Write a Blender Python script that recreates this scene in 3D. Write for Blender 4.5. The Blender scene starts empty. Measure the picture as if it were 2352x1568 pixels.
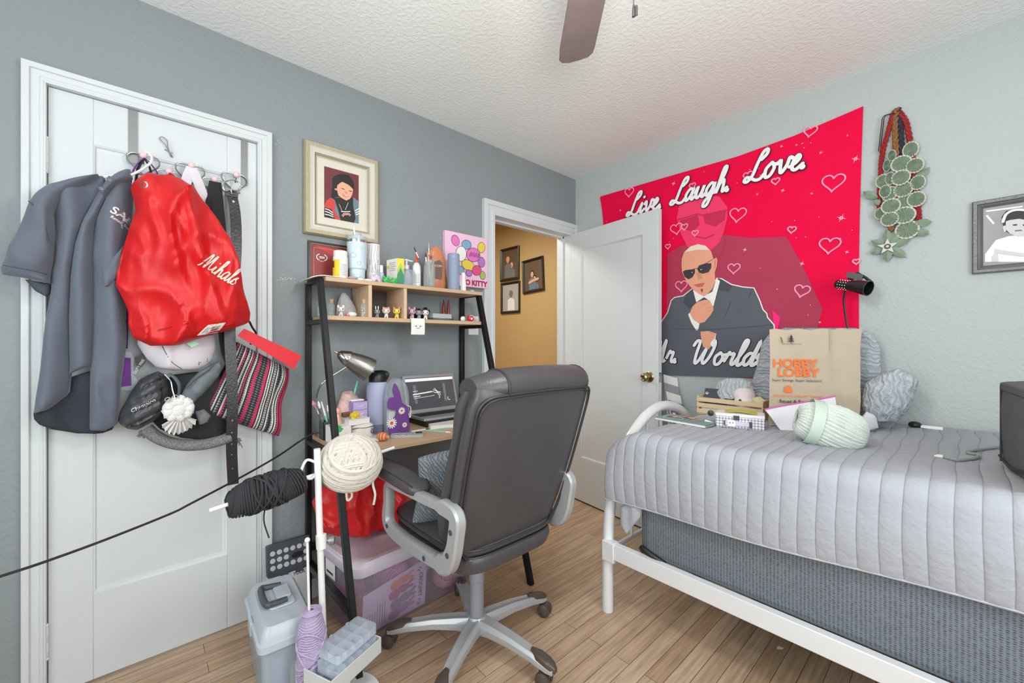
import bpy, bmesh, math, random
from mathutils import Vector as V, Matrix, noise
random.seed(7)
R = math.radians
S = bpy.context.scene
C = S.collection

# ---------------------------------------------------------------- camera, light, exposure
cam = bpy.data.cameras.new('camera')
cam.sensor_width = 36.0
cam.lens = 36.0 * 947.0 / 2352.0
cam.clip_start = 0.02
co = bpy.data.objects.new('camera', cam); C.objects.link(co)
co.location = (2.041,-2.511,1.187)
co.rotation_euler = (R(90), 0, 0.83551)
S.camera = co
S.view_settings.view_transform = 'Standard'
S.view_settings.look = 'None'
S.view_settings.gamma = 1.0
S.view_settings.use_curve_mapping = False
S.view_settings.exposure = 0.40
S.cycles.use_denoising = True
S.cycles.max_bounces = 8
S.cycles.diffuse_bounces = 5
S.cycles.glossy_bounces = 3
S.cycles.transmission_bounces = 6
S.cycles.transparent_max_bounces = 16
S.cycles.sample_clamp_indirect = 6.0
W = bpy.data.worlds.new('world'); S.world = W
W.use_nodes = True
W.node_tree.nodes['Background'].inputs[0].default_value = (0.80, 0.90, 1.0, 1)
W.node_tree.nodes['Background'].inputs[1].default_value = 1.0

def area(name, loc, aim, sx, sy, power, col=(1, 1, 1), spread=180):
    l = bpy.data.lights.new(name, 'AREA'); l.shape = 'RECTANGLE'; l.size = sx; l.size_y = sy
    l.energy = power; l.color = col; l.spread = R(spread)
    o = bpy.data.objects.new(name, l); C.objects.link(o); o.location = loc
    o.rotation_euler = (V(aim) - V(loc)).to_track_quat('-Z', 'Y').to_euler()
    o['kind'] = 'helper'
    return o
# daylight through the two windows behind the camera, then two added fills: one by the fan lifting the ceiling, one for the hall
area('window_daylight', (1.85, -3.62, 1.50), (1.3, 0, 1.75), 1.8, 1.25, 25, (0.95, 0.98, 1.0))
area('window_daylight_side', (3.22, -2.0, 1.45), (0, -1.6, 1.5), 1.5, 1.25, 24, (0.97, 0.99, 1.0))
pl = bpy.data.lights.new('fan_fill_light', 'POINT'); pl.energy = 18; pl.shadow_soft_size = 0.12; pl.color = (1.0, 0.97, 0.93)
po = bpy.data.objects.new('fan_fill_light', pl); C.objects.link(po); po.location = (1.60, -1.83, 1.84); po['kind'] = 'helper'
area('hall_fill_light', (-0.75, -0.75, 2.36), (-0.75, -0.75, 0), 0.4, 0.4, 17, (1.0, 0.95, 0.88))

# ---------------------------------------------------------------- materials
def lin(c):
    return tuple(((x / 255.0) / 12.92 if x / 255.0 <= 0.04045 else ((x / 255.0 + 0.055) / 1.055) ** 2.4) for x in c)
MATS = {}
def mat(name, col, rough=0.5, metal=0.0, bump=None, var=0.06, vscale=12.0, alpha=1.0, spec=0.5, coat=0.0, sheen=0.0, emit=0.0, stretch=None):
    """a plain surface with a little procedural variation; bump = (scale, strength)"""
    if name in MATS: return MATS[name]
    m = bpy.data.materials.new(name); m.use_nodes = True
    nt = m.node_tree; n = nt.nodes; L = nt.links
    p = n['Principled BSDF']
    c = lin(col)
    tc = n.new('ShaderNodeTexCoord')
    src = tc.outputs['Object']
    if stretch:
        mp = n.new('ShaderNodeMapping'); mp.inputs['Scale'].default_value = stretch
        L.new(src, mp.inputs['Vector']); src = mp.outputs['Vector']
    nz = n.new('ShaderNodeTexNoise'); nz.inputs['Scale'].default_value = vscale; nz.inputs['Detail'].default_value = 4
    L.new(src, nz.inputs['Vector'])
    mx = n.new('ShaderNodeMix'); mx.data_type = 'RGBA'
    mx.inputs[6].default_value = tuple(max(0, x * (1 - var)) for x in c) + (1,)
    mx.inputs[7].default_value = tuple(min(1, x * (1 + var)) for x in c) + (1,)
    L.new(nz.outputs['Fac'], mx.inputs[0]); L.new(mx.outputs[2], p.inputs['Base Color'])
    p.inputs['Roughness'].default_value = rough
    p.inputs['Metallic'].default_value = metal
    p.inputs['Specular IOR Level'].default_value = spec
    p.inputs['Coat Weight'].default_value = coat
    p.inputs['Sheen Weight'].default_value = sheen
    if emit:
        p.inputs['Emission Color'].default_value = c + (1,); p.inputs['Emission Strength'].default_value = emit
        L.new(mx.outputs[2], p.inputs['Emission Color'])
    if bump:
        b2 = n.new('ShaderNodeTexNoise'); b2.inputs['Scale'].default_value = bump[0]; b2.inputs['Detail'].default_value = 3
        L.new(src, b2.inputs['Vector'])
        bp = n.new('ShaderNodeBump'); bp.inputs['Strength'].default_value = bump[1]; bp.inputs['Distance'].default_value = 0.004
        L.new(b2.outputs['Fac'], bp.inputs['Height']); L.new(bp.outputs['Normal'], p.inputs['Normal'])
    if alpha < 1:
        tr = n.new('ShaderNodeBsdfTransparent'); ms = n.new('ShaderNodeMixShader')
        ms.inputs[0].default_value = alpha
        tr.inputs[0].default_value = tuple(0.5 + 0.5 * x for x in c) + (1,)
        L.new(tr.outputs[0], ms.inputs[1]); L.new(p.outputs[0], ms.inputs[2])
        L.new(ms.outputs[0], n['Material Output'].inputs['Surface'])
    MATS[name] = m
    return m

def wave_mat(name, cols, scale, axis='X', rough=0.6, bump=0.0, distort=0.0, kind='BANDS', detail=0):
    """banded surface: cols = list of (position, colour) on a ramp driven by a wave texture"""
    m = bpy.data.materials.new(name); m.use_nodes = True
    nt = m.node_tree; n = nt.nodes; L = nt.links; p = n['Principled BSDF']
    tc = n.new('ShaderNodeTexCoord'); w = n.new('ShaderNodeTexWave')
    w.wave_type = kind; w.bands_direction = axis; w.wave_profile = 'SAW' if bump == 0 else 'SIN'
    w.inputs['Scale'].default_value = scale; w.inputs['Distortion'].default_value = distort; w.inputs['Detail'].default_value = detail
    L.new(tc.outputs['Object'], w.inputs['Vector'])
    r = n.new('ShaderNodeValToRGB'); e = r.color_ramp.elements
    while len(e) < len(cols): e.new(0.5)
    for i, (q, c) in enumerate(cols): e[i].position = q; e[i].color = lin(c) + (1,)
    if bump == 0: r.color_ramp.interpolation = 'CONSTANT'
    L.new(w.outputs['Fac'], r.inputs['Fac']); L.new(r.outputs[0], p.inputs['Base Color'])
    p.inputs['Roughness'].default_value = rough
    if bump:
        bp = n.new('ShaderNodeBump'); bp.inputs['Strength'].default_value = bump; bp.inputs['Distance'].default_value = 0.004
        L.new(w.outputs['Fac'], bp.inputs['Height']); L.new(bp.outputs['Normal'], p.inputs['Normal'])
    MATS[name] = m
    return m

def plaster(name, col, scale, strength, rough=0.75, spec=0.3):
    """painted knock-down plaster: rounded flattened blobs"""
    m = bpy.data.materials.new(name); m.use_nodes = True
    nt = m.node_tree; n = nt.nodes; L = nt.links; p = n['Principled BSDF']
    tc = n.new('ShaderNodeTexCoord')
    nz = n.new('ShaderNodeTexNoise'); nz.inputs['Scale'].default_value = scale; nz.inputs['Detail'].default_value = 2.5; nz.inputs['Roughness'].default_value = 0.55
    L.new(tc.outputs['Object'], nz.inputs['Vector'])
    r = n.new('ShaderNodeValToRGB'); r.color_ramp.elements[0].position = 0.42; r.color_ramp.elements[1].position = 0.62
    L.new(nz.outputs['Fac'], r.inputs['Fac'])
    bp = n.new('ShaderNodeBump'); bp.inputs['Strength'].default_value = strength; bp.inputs['Distance'].default_value = 0.003
    L.new(r.outputs[0], bp.inputs['Height']); L.new(bp.outputs['Normal'], p.inputs['Normal'])
    n2 = n.new('ShaderNodeTexNoise'); n2.inputs['Scale'].default_value = 1.3; n2.inputs['Detail'].default_value = 3
    L.new(tc.outputs['Object'], n2.inputs['Vector'])
    mx = n.new('ShaderNodeMix'); mx.data_type = 'RGBA'; c = lin(col)
    mx.inputs[6].default_value = tuple(x * 0.95 for x in c) + (1,); mx.inputs[7].default_value = tuple(min(1, x * 1.05) for x in c) + (1,)
    L.new(n2.outputs['Fac'], mx.inputs[0]); L.new(mx.outputs[2], p.inputs['Base Color'])
    p.inputs['Roughness'].default_value = rough; p.inputs['Specular IOR Level'].default_value = spec
    MATS[name] = m
    return m

# ---------------------------------------------------------------- mesh builder
class F:
    """a drawing frame: origin, two in-plane axes and the normal"""
    def __init__(s, o=(0, 0, 0), u=(1, 0, 0), v=(0, 1, 0), n=None):
        s.o = V(o); s.u = V(u).normalized(); s.v = V(v).normalized(); s.n = V(n).normalized() if n else s.u.cross(s.v)
    def __call__(s, u, v, n=0.0): return s.o + s.u * u + s.v * v + s.n * n
GREY = F((0, 0, 0), (0, 1, 0), (0, 0, 1))            # the grey wall: (y, z), out = +X
WHITE = F((0, 0, 0), (1, 0, 0), (0, 0, 1))           # the white wall: (x, z), out = -Y
def top(x, y, z, rz=0.0):                             # a level surface turned by rz degrees
    a = R(rz); return F((x, y, z), (math.cos(a), math.sin(a), 0), (-math.sin(a), math.cos(a), 0))

class MB:
    def __init__(s): s.v = []; s.f = []; s.m = []; s.k = 0
    def add(s, vs, fs, k=None):
        o = len(s.v); s.v += [tuple(x) for x in vs]
        s.f += [tuple(i + o for i in q) for q in fs]; s.m += [s.k if k is None else k] * len(fs)
        return s
    def bx(s, x0, x1, y0, y1, z0, z1, k=None, fr=None):
        vs = [(x, y, z) for z in (z0, z1) for y in (y0, y1) for x in (x0, x1)]
        if fr: vs = [fr(*q) for q in vs]
        return s.add(vs, [(0, 2, 3, 1), (4, 5, 7, 6), (0, 1, 5, 4), (2, 6, 7, 3), (0, 4, 6, 2), (1, 3, 7, 5)], k)
    def grid(s, fn, nu, nv, cu=False, cv=False, k=None):
        vs = [fn(i / (nu if cu else nu), j / nv) for j in range(nv + (0 if cv else 1)) for i in range(nu + (0 if cu else 1))]
        w = nu + (0 if cu else 1); hh = nv + (0 if cv else 1)
        fs = []
        for j in range(nv):
            for i in range(nu):
                fs.append((j * w + i, j * w + (i + 1) % w, ((j + 1) % hh) * w + (i + 1) % w, ((j + 1) % hh) * w + i))
        return s.add(vs, fs, k)
    def rings(s, rs, cap=True, k=None):
        n = len(rs[0]); vs = [p for r in rs for p in r]; fs = []
        for j in range(len(rs) - 1):
            for i in range(n): fs.append((j * n + i, j * n + (i + 1) % n, (j + 1) * n + (i + 1) % n, (j + 1) * n + i))
        if cap: fs.append(tuple(range(n - 1, -1, -1))); fs.append(tuple((len(rs) - 1) * n + i for i in range(n)))
        return s.add(vs, fs, k)
    def tube(s, pts, r, n=8, closed=False, k=None, flat=1.0, cap=True):
        pts = [V(p) for p in pts]; m = len(pts); rs = r if isinstance(r, (list, tuple)) else [r] * m
        t0 = (pts[1] - pts[0]).normalized()
        a = V((0, 0, 1)) if abs(t0.z) < 0.9 else V((1, 0, 0))
        x = t0.cross(a).normalized(); rings = []
        for i in range(m):
            if closed: t = (pts[(i + 1) % m] - pts[i - 1])
            else: t = pts[min(i + 1, m - 1)] - pts[max(i - 1, 0)]
            t = t.normalized() if t.length > 1e-9 else t0
            x = (x - t * x.dot(t)); x = x.normalized() if x.length > 1e-6 else t.orthogonal().normalized()
            y = t.cross(x)
            rings.append([pts[i] + x * (rs[i] * math.cos(2 * math.pi * q / n)) + y * (rs[i] * flat * math.sin(2 * math.pi * q / n)) for q in range(n)])
        if closed:
            rings.append(rings[0]); return s.rings(rings, False, k)
        return s.rings(rings, cap, k)
    def cyl(s, a, b, r, r2=None, n=16, k=None): return s.tube([a, b], [r, r if r2 is None else r2], n, k=k)
    def lathe(s, prof, c=(0, 0, 0), d=(0, 0, 1), n=24, k=None, sq=1.0):
        d = V(d).normalized(); x = d.orthogonal().normalized(); y = d.cross(x); c = V(c)
        if abs(d.z) > 0.99: x = V((1, 0, 0)); y = V((0, 1, 0)) * (1 if d.z > 0 else -1)
        return s.rings([[c + d * z + x * (r * math.cos(2 * math.pi * q / n)) + y * (r * sq * math.sin(2 * math.pi * q / n)) for q in range(n)] for r, z in prof], True, k)
    def ball(s, c, rx, ry=None, rz=None, n=14, k=None, fr=None, nz=0.0, ns=20):
        ry = rx if ry is None else ry; rz = rx if rz is None else rz; c = V(c); rs = []
        for j in range(n // 2 + 1):
            t = math.pi * j / (n // 2); t = min(max(t, 0.02), math.pi - 0.02); ring = []
            for i in range(n):
                a = 2 * math.pi * i / n
                p = V((rx * math.sin(t) * math.cos(a), ry * math.sin(t) * math.sin(a), -rz * math.cos(t)))
                if nz: p *= 1 + nz * noise.noise((p + c) * ns)
                ring.append(c + (fr.u * p.x + fr.v * p.y + fr.n * p.z if fr else p))
            rs.append(ring)
        return s.rings(rs, True, k)
    def prism(s, poly, fr, n0, n1, k=None):
        m = len(poly); vs = [fr(u, v, n0) for u, v in poly] + [fr(u, v, n1) for u, v in poly]
        fs = [tuple(range(m - 1, -1, -1)), tuple(range(m, 2 * m))] + [(i, (i + 1) % m, m + (i + 1) % m, m + i) for i in range(m)]
        return s.add(vs, fs, k)
    def flat(s, poly, fr, n=0.0, k=None): return s.add([fr(u, v, n) for u, v in poly], [tuple(range(len(poly)))], k)
    def disc(s, u, v, ru, rv, fr, n=0.0, k=None, m=20, rot=0.0):
        ca, sa = math.cos(R(rot)), math.sin(R(rot)); q = []
        for i in range(m):
            a = 2 * math.pi * i / m; x = ru * math.cos(a); y = rv * math.sin(a); q.append((u + x * ca - y * sa, v + x * sa + y * ca))
        return s.flat(q, fr, n, k)
    def ribbon(s, pts, w, fr, n=0.0, k=None, caps=True, dz=4e-6):
        pts = [V(p) for p in pts]; m = len(pts); vs = []
        for i in range(m):
            t = pts[min(i + 1, m - 1)] - pts[max(i - 1, 0)]; t = t.normalized() if t.length > 1e-9 else V((1, 0))
            q = V((-t.y, t.x)) * w; z_ = n + i * dz; vs += [fr(*(pts[i] + q), z_), fr(*(pts[i] - q), z_)]
        s.add(vs, [(2 * i, 2 * i + 1, 2 * i + 3, 2 * i + 2) for i in range(m - 1)], k)
        if caps:
            for p, z_ in ((pts[0], n - 2e-5), (pts[-1], n + m * dz + 2e-5)): s.disc(p.x, p.y, w, w, fr, z_, k, 10)
        return s
    def stitch(s, pts, fr, n, w=0.0012, k=None): return s.ribbon(pts, w, fr, n, k, False)
    def puff(s, poly, fr, thick, nu=24, nv=24, fold=None, back=0.15, k=None, pw=0.5, n0=0.0):
        """a soft body over a row-convex outline: thickest mid-row, thinning to the rim"""
        vs_ = [p[1] for p in poly]; v0, v1 = min(vs_) + 1e-4, max(vs_) - 1e-4; m = len(poly)
        def span(v):
            xs = []
            for i in range(m):
                (a, b), (c, d) = poly[i], poly[(i + 1) % m]
                if (b <= v < d) or (d <= v < b): xs.append(a + (c - a) * (v - b) / (d - b))
            return (min(xs), max(xs)) if xs else (0, 0)
        rows = [(v0 + (v1 - v0) * (0.5 - 0.5 * math.cos(math.pi * j / nv)),) for j in range(nv + 1)]
        rows = [(v,) + span(v) for (v,) in rows]
        for sgn in (1, -1):
            def fn(a, b):
                j = int(round(b * nv)); v, l, r = rows[j]
                q = 0.5 - 0.5 * math.cos(math.pi * a); u = l + (r - l) * q
                e = max(0.0, 1 - (2 * q - 1) ** 2) ** pw * max(0.0, 1 - (2 * j / nv - 1) ** 2) ** pw
                d = thick * e * (1 if sgn > 0 else -back)
                if fold and sgn > 0: d += fold(u, v, q, j / nv) * min(1, 3 * e)
                return fr(u, v, n0 + d)
            s.grid(fn, nu, nv, k=k)
        return s

def crom(pts, per=6, closed=False):
    pts = [V(p) for p in pts]; m = len(pts); out = []
    for i in range(m if closed else m - 1):
        g = (lambda j: pts[j % m]) if closed else (lambda j: pts[min(max(j, 0), m - 1)])
        p0, p1, p2, p3 = g(i - 1), g(i), g(i + 1), g(i + 2)
        for q in range(per):
            t = q / per
            out.append(0.5 * ((2 * p1) + (p2 - p0) * t + (2 * p0 - 5 * p1 + 4 * p2 - p3) * t * t + (3 * p1 - p0 - 3 * p2 + p3) * t ** 3))
    if not closed: out.append(pts[-1])
    return out

RM = {}
def obj(name, b, mats, parent=None, smooth=40, bev=0.0, sub=0, solid=0.0, seg=2, weld=False):
    me = bpy.data.meshes.new(name); me.from_pydata(b.v, [], b.f)
    ml = mats if isinstance(mats, (list, tuple)) else [mats]
    for m in ml: me.materials.append(m)
    me.polygons.foreach_set('material_index', b.m)
    bm = bmesh.new(); bm.from_mesh(me)
    if weld: bmesh.ops.remove_doubles(bm, verts=bm.verts, dist=1e-5)
    bmesh.ops.recalc_face_normals(bm, faces=bm.faces)
    if smooth:
        for f in bm.faces: f.smooth = True
        for e in bm.edges:
            if len(e.link_faces) != 2 or e.calc_face_angle(0) > R(smooth): e.smooth = False
    bm.to_mesh(me); bm.free()
    o = bpy.data.objects.new(name, me); C.objects.link(o)
    if parent:
        o.parent = parent; M = RM.get(parent.name)
        if M is None: M = Matrix()
        me.transform(M.inverted()); RM[o.name] = M
        # a sub-part shares its part's origin
    else:
        xs = [v.co for v in me.vertices]
        c = V(((min(p.x for p in xs) + max(p.x for p in xs)) / 2, (min(p.y for p in xs) + max(p.y for p in xs)) / 2, min(p.z for p in xs)))
        me.transform(Matrix.Translation(-c)); o.location = c; RM[o.name] = Matrix.Translation(c)
    if bev:
        md = o.modifiers.new('edges', 'BEVEL'); md.width = bev; md.segments = seg; md.limit_method = 'ANGLE'; md.angle_limit = R(35)
    if solid:
        md = o.modifiers.new('thickness', 'SOLIDIFY'); md.thickness = solid; md.offset = 0
    if sub:
        md = o.modifiers.new('smooth', 'SUBSURF'); md.levels = sub; md.render_levels = sub
    return o
def tag(o, label, cat, group=None):
    o['label'] = label; o['category'] = cat
    if group: o['group'] = group
    return o
def thing(name, label, cat, loc, rz=0.0, group=None):
    o = bpy.data.objects.new(name, None); C.objects.link(o); o.empty_display_size = 0.05
    o.location = loc; o.rotation_euler = (0, 0, R(rz))
    RM[o.name] = Matrix.Translation(loc) @ Matrix.Rotation(R(rz), 4, 'Z')
    return tag(o, label, cat, group)
def one(name, label, cat, b, mats, group=None, **kw): return tag(obj(name, b, mats, **kw), label, cat, group)
def struct(name, b, mats, parent=None, **kw):
    o = obj(name, b, mats, parent, **kw)
    if not parent: o['kind'] = 'structure'
    return o
def dup(root, loc, rz=0.0, label=None, scale=1.0):
    def cp(o, par):
        c = o.copy(); C.objects.link(c); c.parent = par
        for ch in o.children: cp(ch, c)
        return c
    r = cp(root, None); r.location = loc; r.rotation_euler = (0, 0, R(rz)); r.scale = (scale,) * 3
    if label: r['label'] = label
    return r
def text_mb(txt, fr, size, n, k=0, b=None, bold=0.0, align='CENTER', space=1.0, ext=0.0, shear=0.0):
    """block lettering as flat mesh in a frame"""
    cu = bpy.data.curves.new('t', 'FONT'); cu.body = txt; cu.size = size; cu.align_x = align; cu.offset = bold; cu.space_character = space; cu.extrude = ext; cu.shear = shear
    o = bpy.data.objects.new('t', cu); C.objects.link(o)
    dg = bpy.context.evaluated_depsgraph_get(); me = bpy.data.meshes.new_from_object(o.evaluated_get(dg))
    b = b or MB()
    b.add([fr(v.co.x, v.co.y, n + v.co.z) for v in me.vertices], [tuple(p.vertices) for p in me.polygons], k)
    bpy.data.objects.remove(o); bpy.data.curves.remove(cu); bpy.data.meshes.remove(me)
    return b
GL_ = {
 'L': (1.15, [[(.72,1.42),(1.0,1.72),(.98,2.05),(.72,1.95),(.52,1.2),(.38,.4),(.12,.03),(-.12,.12),(.0,.36),(.35,.2),(.7,0),(1.0,.02),(1.2,.3)]]),
 'i': (.55, [[(0,.2),(.26,.95),(.2,.3),(.32,.02),(.6,.3)],[(.33,1.42),(.34,1.44)]]),
 'v': (.85, [[(0,.75),(.15,.95),(.25,.4),(.4,.03),(.65,.5),(.7,.98),(.95,.85)]]),
 'e': (.72, [[(0,.3),(.35,.5),(.5,.8),(.35,.98),(.15,.6),(.2,.15),(.45,.0),(.8,.3)]]),
 'a': (.88, [[(.6,.85),(.35,.98),(.08,.55),(.2,.03),(.5,.35),(.66,.97),(.6,.3),(.7,.02),(.95,.3)]]),
 'u': (.88, [[(0,.5),(.15,.97),(.12,.3),(.3,.02),(.55,.4),(.66,.97),(.6,.3),(.72,.02),(.95,.3)]]),
 'g': (.85, [[(.6,.85),(.35,.98),(.08,.55),(.2,.03),(.5,.35),(.66,.97),(.6,.0),(.42,-.75),(.12,-.8),(.2,-.35),(.9,.3)]]),
 'h': (.85, [[(0,.2),(.4,1.3),(.47,1.95),(.28,1.9),(.18,1.0),(.1,.0),(.25,.7),(.5,.98),(.58,.5),(.62,.03),(.9,.3)]]),
 'o': (.82, [[(.4,.98),(.1,.6),(.2,.03),(.5,.08),(.64,.6),(.4,.98),(.6,.8),(.9,.85)]]),
 'r': (.75, [[(0,.3),(.2,1.02),(.3,.85),(.55,.92),(.5,.3),(.6,.02),(.85,.3)]]),
 'l': (.5, [[(0,.2),(.4,1.3),(.47,1.95),(.28,1.9),(.18,1.0),(.2,.1),(.35,.0),(.6,.3)]]),
 'd': (.9, [[(.6,.85),(.35,.98),(.08,.55),(.2,.03),(.5,.35),(.78,1.98),(.64,.3),(.74,.02),(.98,.3)]]),
 'w': (1.1, [[(0,.6),(.12,.97),(.15,.3),(.3,.02),(.5,.4),(.55,.9),(.55,.3),(.7,.02),(.95,.6),(.92,.97),(1.15,.85)]]),
 's': (.6, [[(-.05,.2),(.22,.8),(.46,1.05),(.34,.8),(.36,.6),(.52,.3),(.36,.02),(.06,.0)]]),
 'W': (1.75, [[(-.05,1.55),(.12,1.95),(.36,1.85),(.34,.8),(.42,.03),(.68,.3),(1.0,1.3),(.92,.45),(1.08,.02),(1.4,.6),(1.55,1.5),(1.45,1.98),(1.28,1.7),(1.5,1.5)]]),
 'M': (1.5, [[(0,.05),(.2,.3),(.42,1.7),(.55,1.9),(.62,1.4),(.62,.08),(.72,.3),(1.0,1.75),(1.1,1.9),(1.12,.5),(1.25,.02),(1.5,.3)]]),
 '.': (.45, [[(.12,.06),(.13,.07)]]),
 "'": (.3, [[(.12,1.6),(.1,1.8)]]),
 ' ': (.6, []),
}
def script(b, txt, fr, u, v, size, w, n, k, shear=0.28, ang=0.0, sx=1.0):
    """brush lettering drawn as ribbons; size = height of a small letter"""
    x = 0.0; ca, sa = math.cos(R(ang)), math.sin(R(ang))
    for ch in txt:
        adv, st = GL_[ch]
        for s_ in st:
            pts = crom([((p[0] + x + shear * p[1]) * sx, p[1]) for p in s_], 5)
            pts = [(u + (p.x * ca - p.y * sa) * size, v + (p.x * sa + p.y * ca) * size) for p in pts]
            b.ribbon(pts, w * (1.5 if ch == '.' else 1), fr, n, k); n += len(pts) * 4e-6 + 4e-5
        x += adv
    return x * size
def heart(u, v, s, rot=0.0, m=40):
    q = []
    for i in range(m + 1):
        t = 2 * math.pi * i / m
        x = 16 * math.sin(t) ** 3 / 17; y = (13 * math.cos(t) - 5 * math.cos(2 * t) - 2 * math.cos(3 * t) - math.cos(4 * t)) / 17
        q.append((u + s * (x * math.cos(R(rot)) - y * math.sin(R(rot))), v + s * (x * math.sin(R(rot)) + y * math.cos(R(rot)))))
    return q
def rr(w, h, r, m=4):
    q = []
    for cx, cy, a0 in ((w - r, h - r, 0), (r, h - r, 90), (r, r, 180), (w - r, r, 270)):
        for i in range(m + 1): a = R(a0 + 90 * i / m); q.append((cx + r * math.cos(a), cy + r * math.sin(a)))
    return q
def rrc(w, h, r, m=4): return [(x - w / 2, y - h / 2) for x, y in rr(w, h, r, m)]

# shared materials
M_WHITE = mat('white_gloss_paint', (206, 211, 213), 0.38, bump=(60, 0.05), var=0.03, vscale=3)
M_BLACKM = mat('black_steel', (38, 39, 41), 0.35, 0.6, var=0.15)
M_CHROME = mat('chrome', (205, 208, 210), 0.15, 1.0)
M_BLACK = mat('black_plastic', (28, 28, 30), 0.4)
M_WPLAS = mat('white_plastic', (232, 232, 230), 0.35)
M_PAPER = mat('white_paper', (232, 230, 226), 0.8)
M_DKGREY = mat('dark_grey_plastic', (72, 76, 82), 0.45)
M_CLEAR = mat('clear_plastic', (225, 232, 238), 0.12, alpha=0.22, var=0.02)
M_FROST = mat('frosted_plastic', (214, 222, 228), 0.3, alpha=0.55, var=0.03)
M_GLASS = mat('clear_glass', (225, 235, 235), 0.05, alpha=0.2, var=0.02)
M_SKIN = mat('printed_skin', (226, 168, 140), 0.6)
M_GOLD = mat('brass', (190, 165, 110), 0.25, 1.0)

# ---------------------------------------------------------------- the room
HT = 2.44
XR, YF = 3.3, -3.7
M_GREYW = plaster('grey_wall_paint', (138, 145, 148), 55, 0.3, 0.6, 0.35)
M_WHITEW = plaster('white_wall_paint', (182, 189, 188), 75, 0.35, 0.8, 0.25)
M_CEIL = plaster('ceiling_texture', (236, 240, 238), 62, 0.32, 0.9, 0.2)
M_TAN = plaster('tan_hall_paint', (196, 164, 112), 60, 0.2, 0.7, 0.3)

def floor_material():
    m = bpy.data.materials.new('oak_strip_floor'); m.use_nodes = True
    nt = m.node_tree; n = nt.nodes; L = nt.links; p = n['Principled BSDF']
    tc = n.new('ShaderNodeTexCoord'); mp = n.new('ShaderNodeMapping'); mp.inputs['Rotation'].default_value = (0, 0, R(90))
    L.new(tc.outputs['Object'], mp.inputs['Vector'])
    br = n.new('ShaderNodeTexBrick'); br.inputs['Scale'].default_value = 1.0
    br.inputs['Brick Width'].default_value = 1.15; br.inputs['Row Height'].default_value = 0.062
    br.inputs['Mortar Size'].default_value = 0.0011; br.inputs['Mortar Smooth'].default_value = 0.4
    br.inputs['Color1'].default_value = lin((198, 172, 146)) + (1,); br.inputs['Color2'].default_value = lin((180, 151, 123)) + (1,)
    br.inputs['Mortar'].default_value = lin((70, 48, 33)) + (1,); br.offset = 0.37
    L.new(mp.outputs['Vector'], br.inputs['Vector'])
    # grain drawn out along the boards
    g = n.new('ShaderNodeMapping'); g.inputs['Scale'].default_value = (38, 2.2, 1); L.new(tc.outputs['Object'], g.inputs['Vector'])
    gn = n.new('ShaderNodeTexNoise'); gn.inputs['Scale'].default_value = 2.0; gn.inputs['Detail'].default_value = 6; gn.inputs['Roughness'].default_value = 0.6
    L.new(g.outputs['Vector'], gn.inputs['Vector'])
    gr = n.new('ShaderNodeValToRGB'); gr.color_ramp.elements[0].position = 0.32; gr.color_ramp.elements[0].color = (0.62, 0.58, 0.55, 1); gr.color_ramp.elements[1].position = 0.62; gr.color_ramp.elements[1].color = (1.08, 1.06, 1.04, 1)
    L.new(gn.outputs['Fac'], gr.inputs['Fac'])
    m1 = n.new('ShaderNodeMix'); m1.data_type = 'RGBA'; m1.blend_type = 'MULTIPLY'; m1.inputs[0].default_value = 0.8
    L.new(br.outputs['Color'], m1.inputs[6]); L.new(gr.outputs[0], m1.inputs[7])
    # worn varnish: a darker, browner patch in the middle of the room and along the closet
    wn = n.new('ShaderNodeTexNoise'); wn.inputs['Scale'].default_value = 1.7; wn.inputs['Detail'].default_value = 5
    L.new(tc.outputs['Object'], wn.inputs['Vector'])
    sx = n.new('ShaderNodeSeparateXYZ'); L.new(tc.outputs['Object'], sx.inputs[0])
    a1 = n.new('ShaderNodeVectorMath'); a1.operation = 'DISTANCE'; a1.inputs[1].default_value = (-0.15, 0.34, 0)   # object origin is the floor's middle
    L.new(tc.outputs['Object'], a1.inputs[0])
    mr = n.new('ShaderNodeMapRange'); mr.inputs['From Min'].default_value = 0.15; mr.inputs['From Max'].default_value = 0.75; mr.inputs['To Min'].default_value = 0.75; mr.inputs['To Max'].default_value = 0.0
    L.new(a1.outputs['Value'], mr.inputs['Value'])
    ad = n.new('ShaderNodeMath'); ad.operation = 'MULTIPLY'; L.new(mr.outputs[0], ad.inputs[0])
    wr = n.new('ShaderNodeValToRGB'); wr.color_ramp.elements[0].position = 0.36; wr.color_ramp.elements[1].position = 0.6
    L.new(wn.outputs['Fac'], wr.inputs['Fac']); L.new(wr.outputs[0], ad.inputs[1])
    m2 = n.new('ShaderNodeMix'); m2.data_type = 'RGBA'; L.new(ad.outputs[0], m2.inputs[0])
    L.new(m1.outputs[2], m2.inputs[6]); m2.inputs[7].default_value = lin((124, 92, 62)) + (1,)
    L.new(m2.outputs[2], p.inputs['Base Color'])
    p.inputs['Roughness'].default_value = 0.36; p.inputs['Specular IOR Level'].default_value = 0.45
    bp = n.new('ShaderNodeBump'); bp.inputs['Strength'].default_value = 0.25; bp.inputs['Distance'].default_value = 0.002
    L.new(br.outputs['Fac'], bp.inputs['Height']); bp.invert = True; L.new(bp.outputs['Normal'], p.inputs['Normal'])
    return m
M_FLOOR = floor_material()
struct('floor', MB().bx(-2.6, XR + .1, YF - .1, 0.6, -0.1, 0), M_FLOOR, smooth=0)
struct('ceiling', MB().bx(-2.6, XR + .1, YF - .1, 0.6, HT, HT + .1), M_CEIL, smooth=0)
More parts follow.
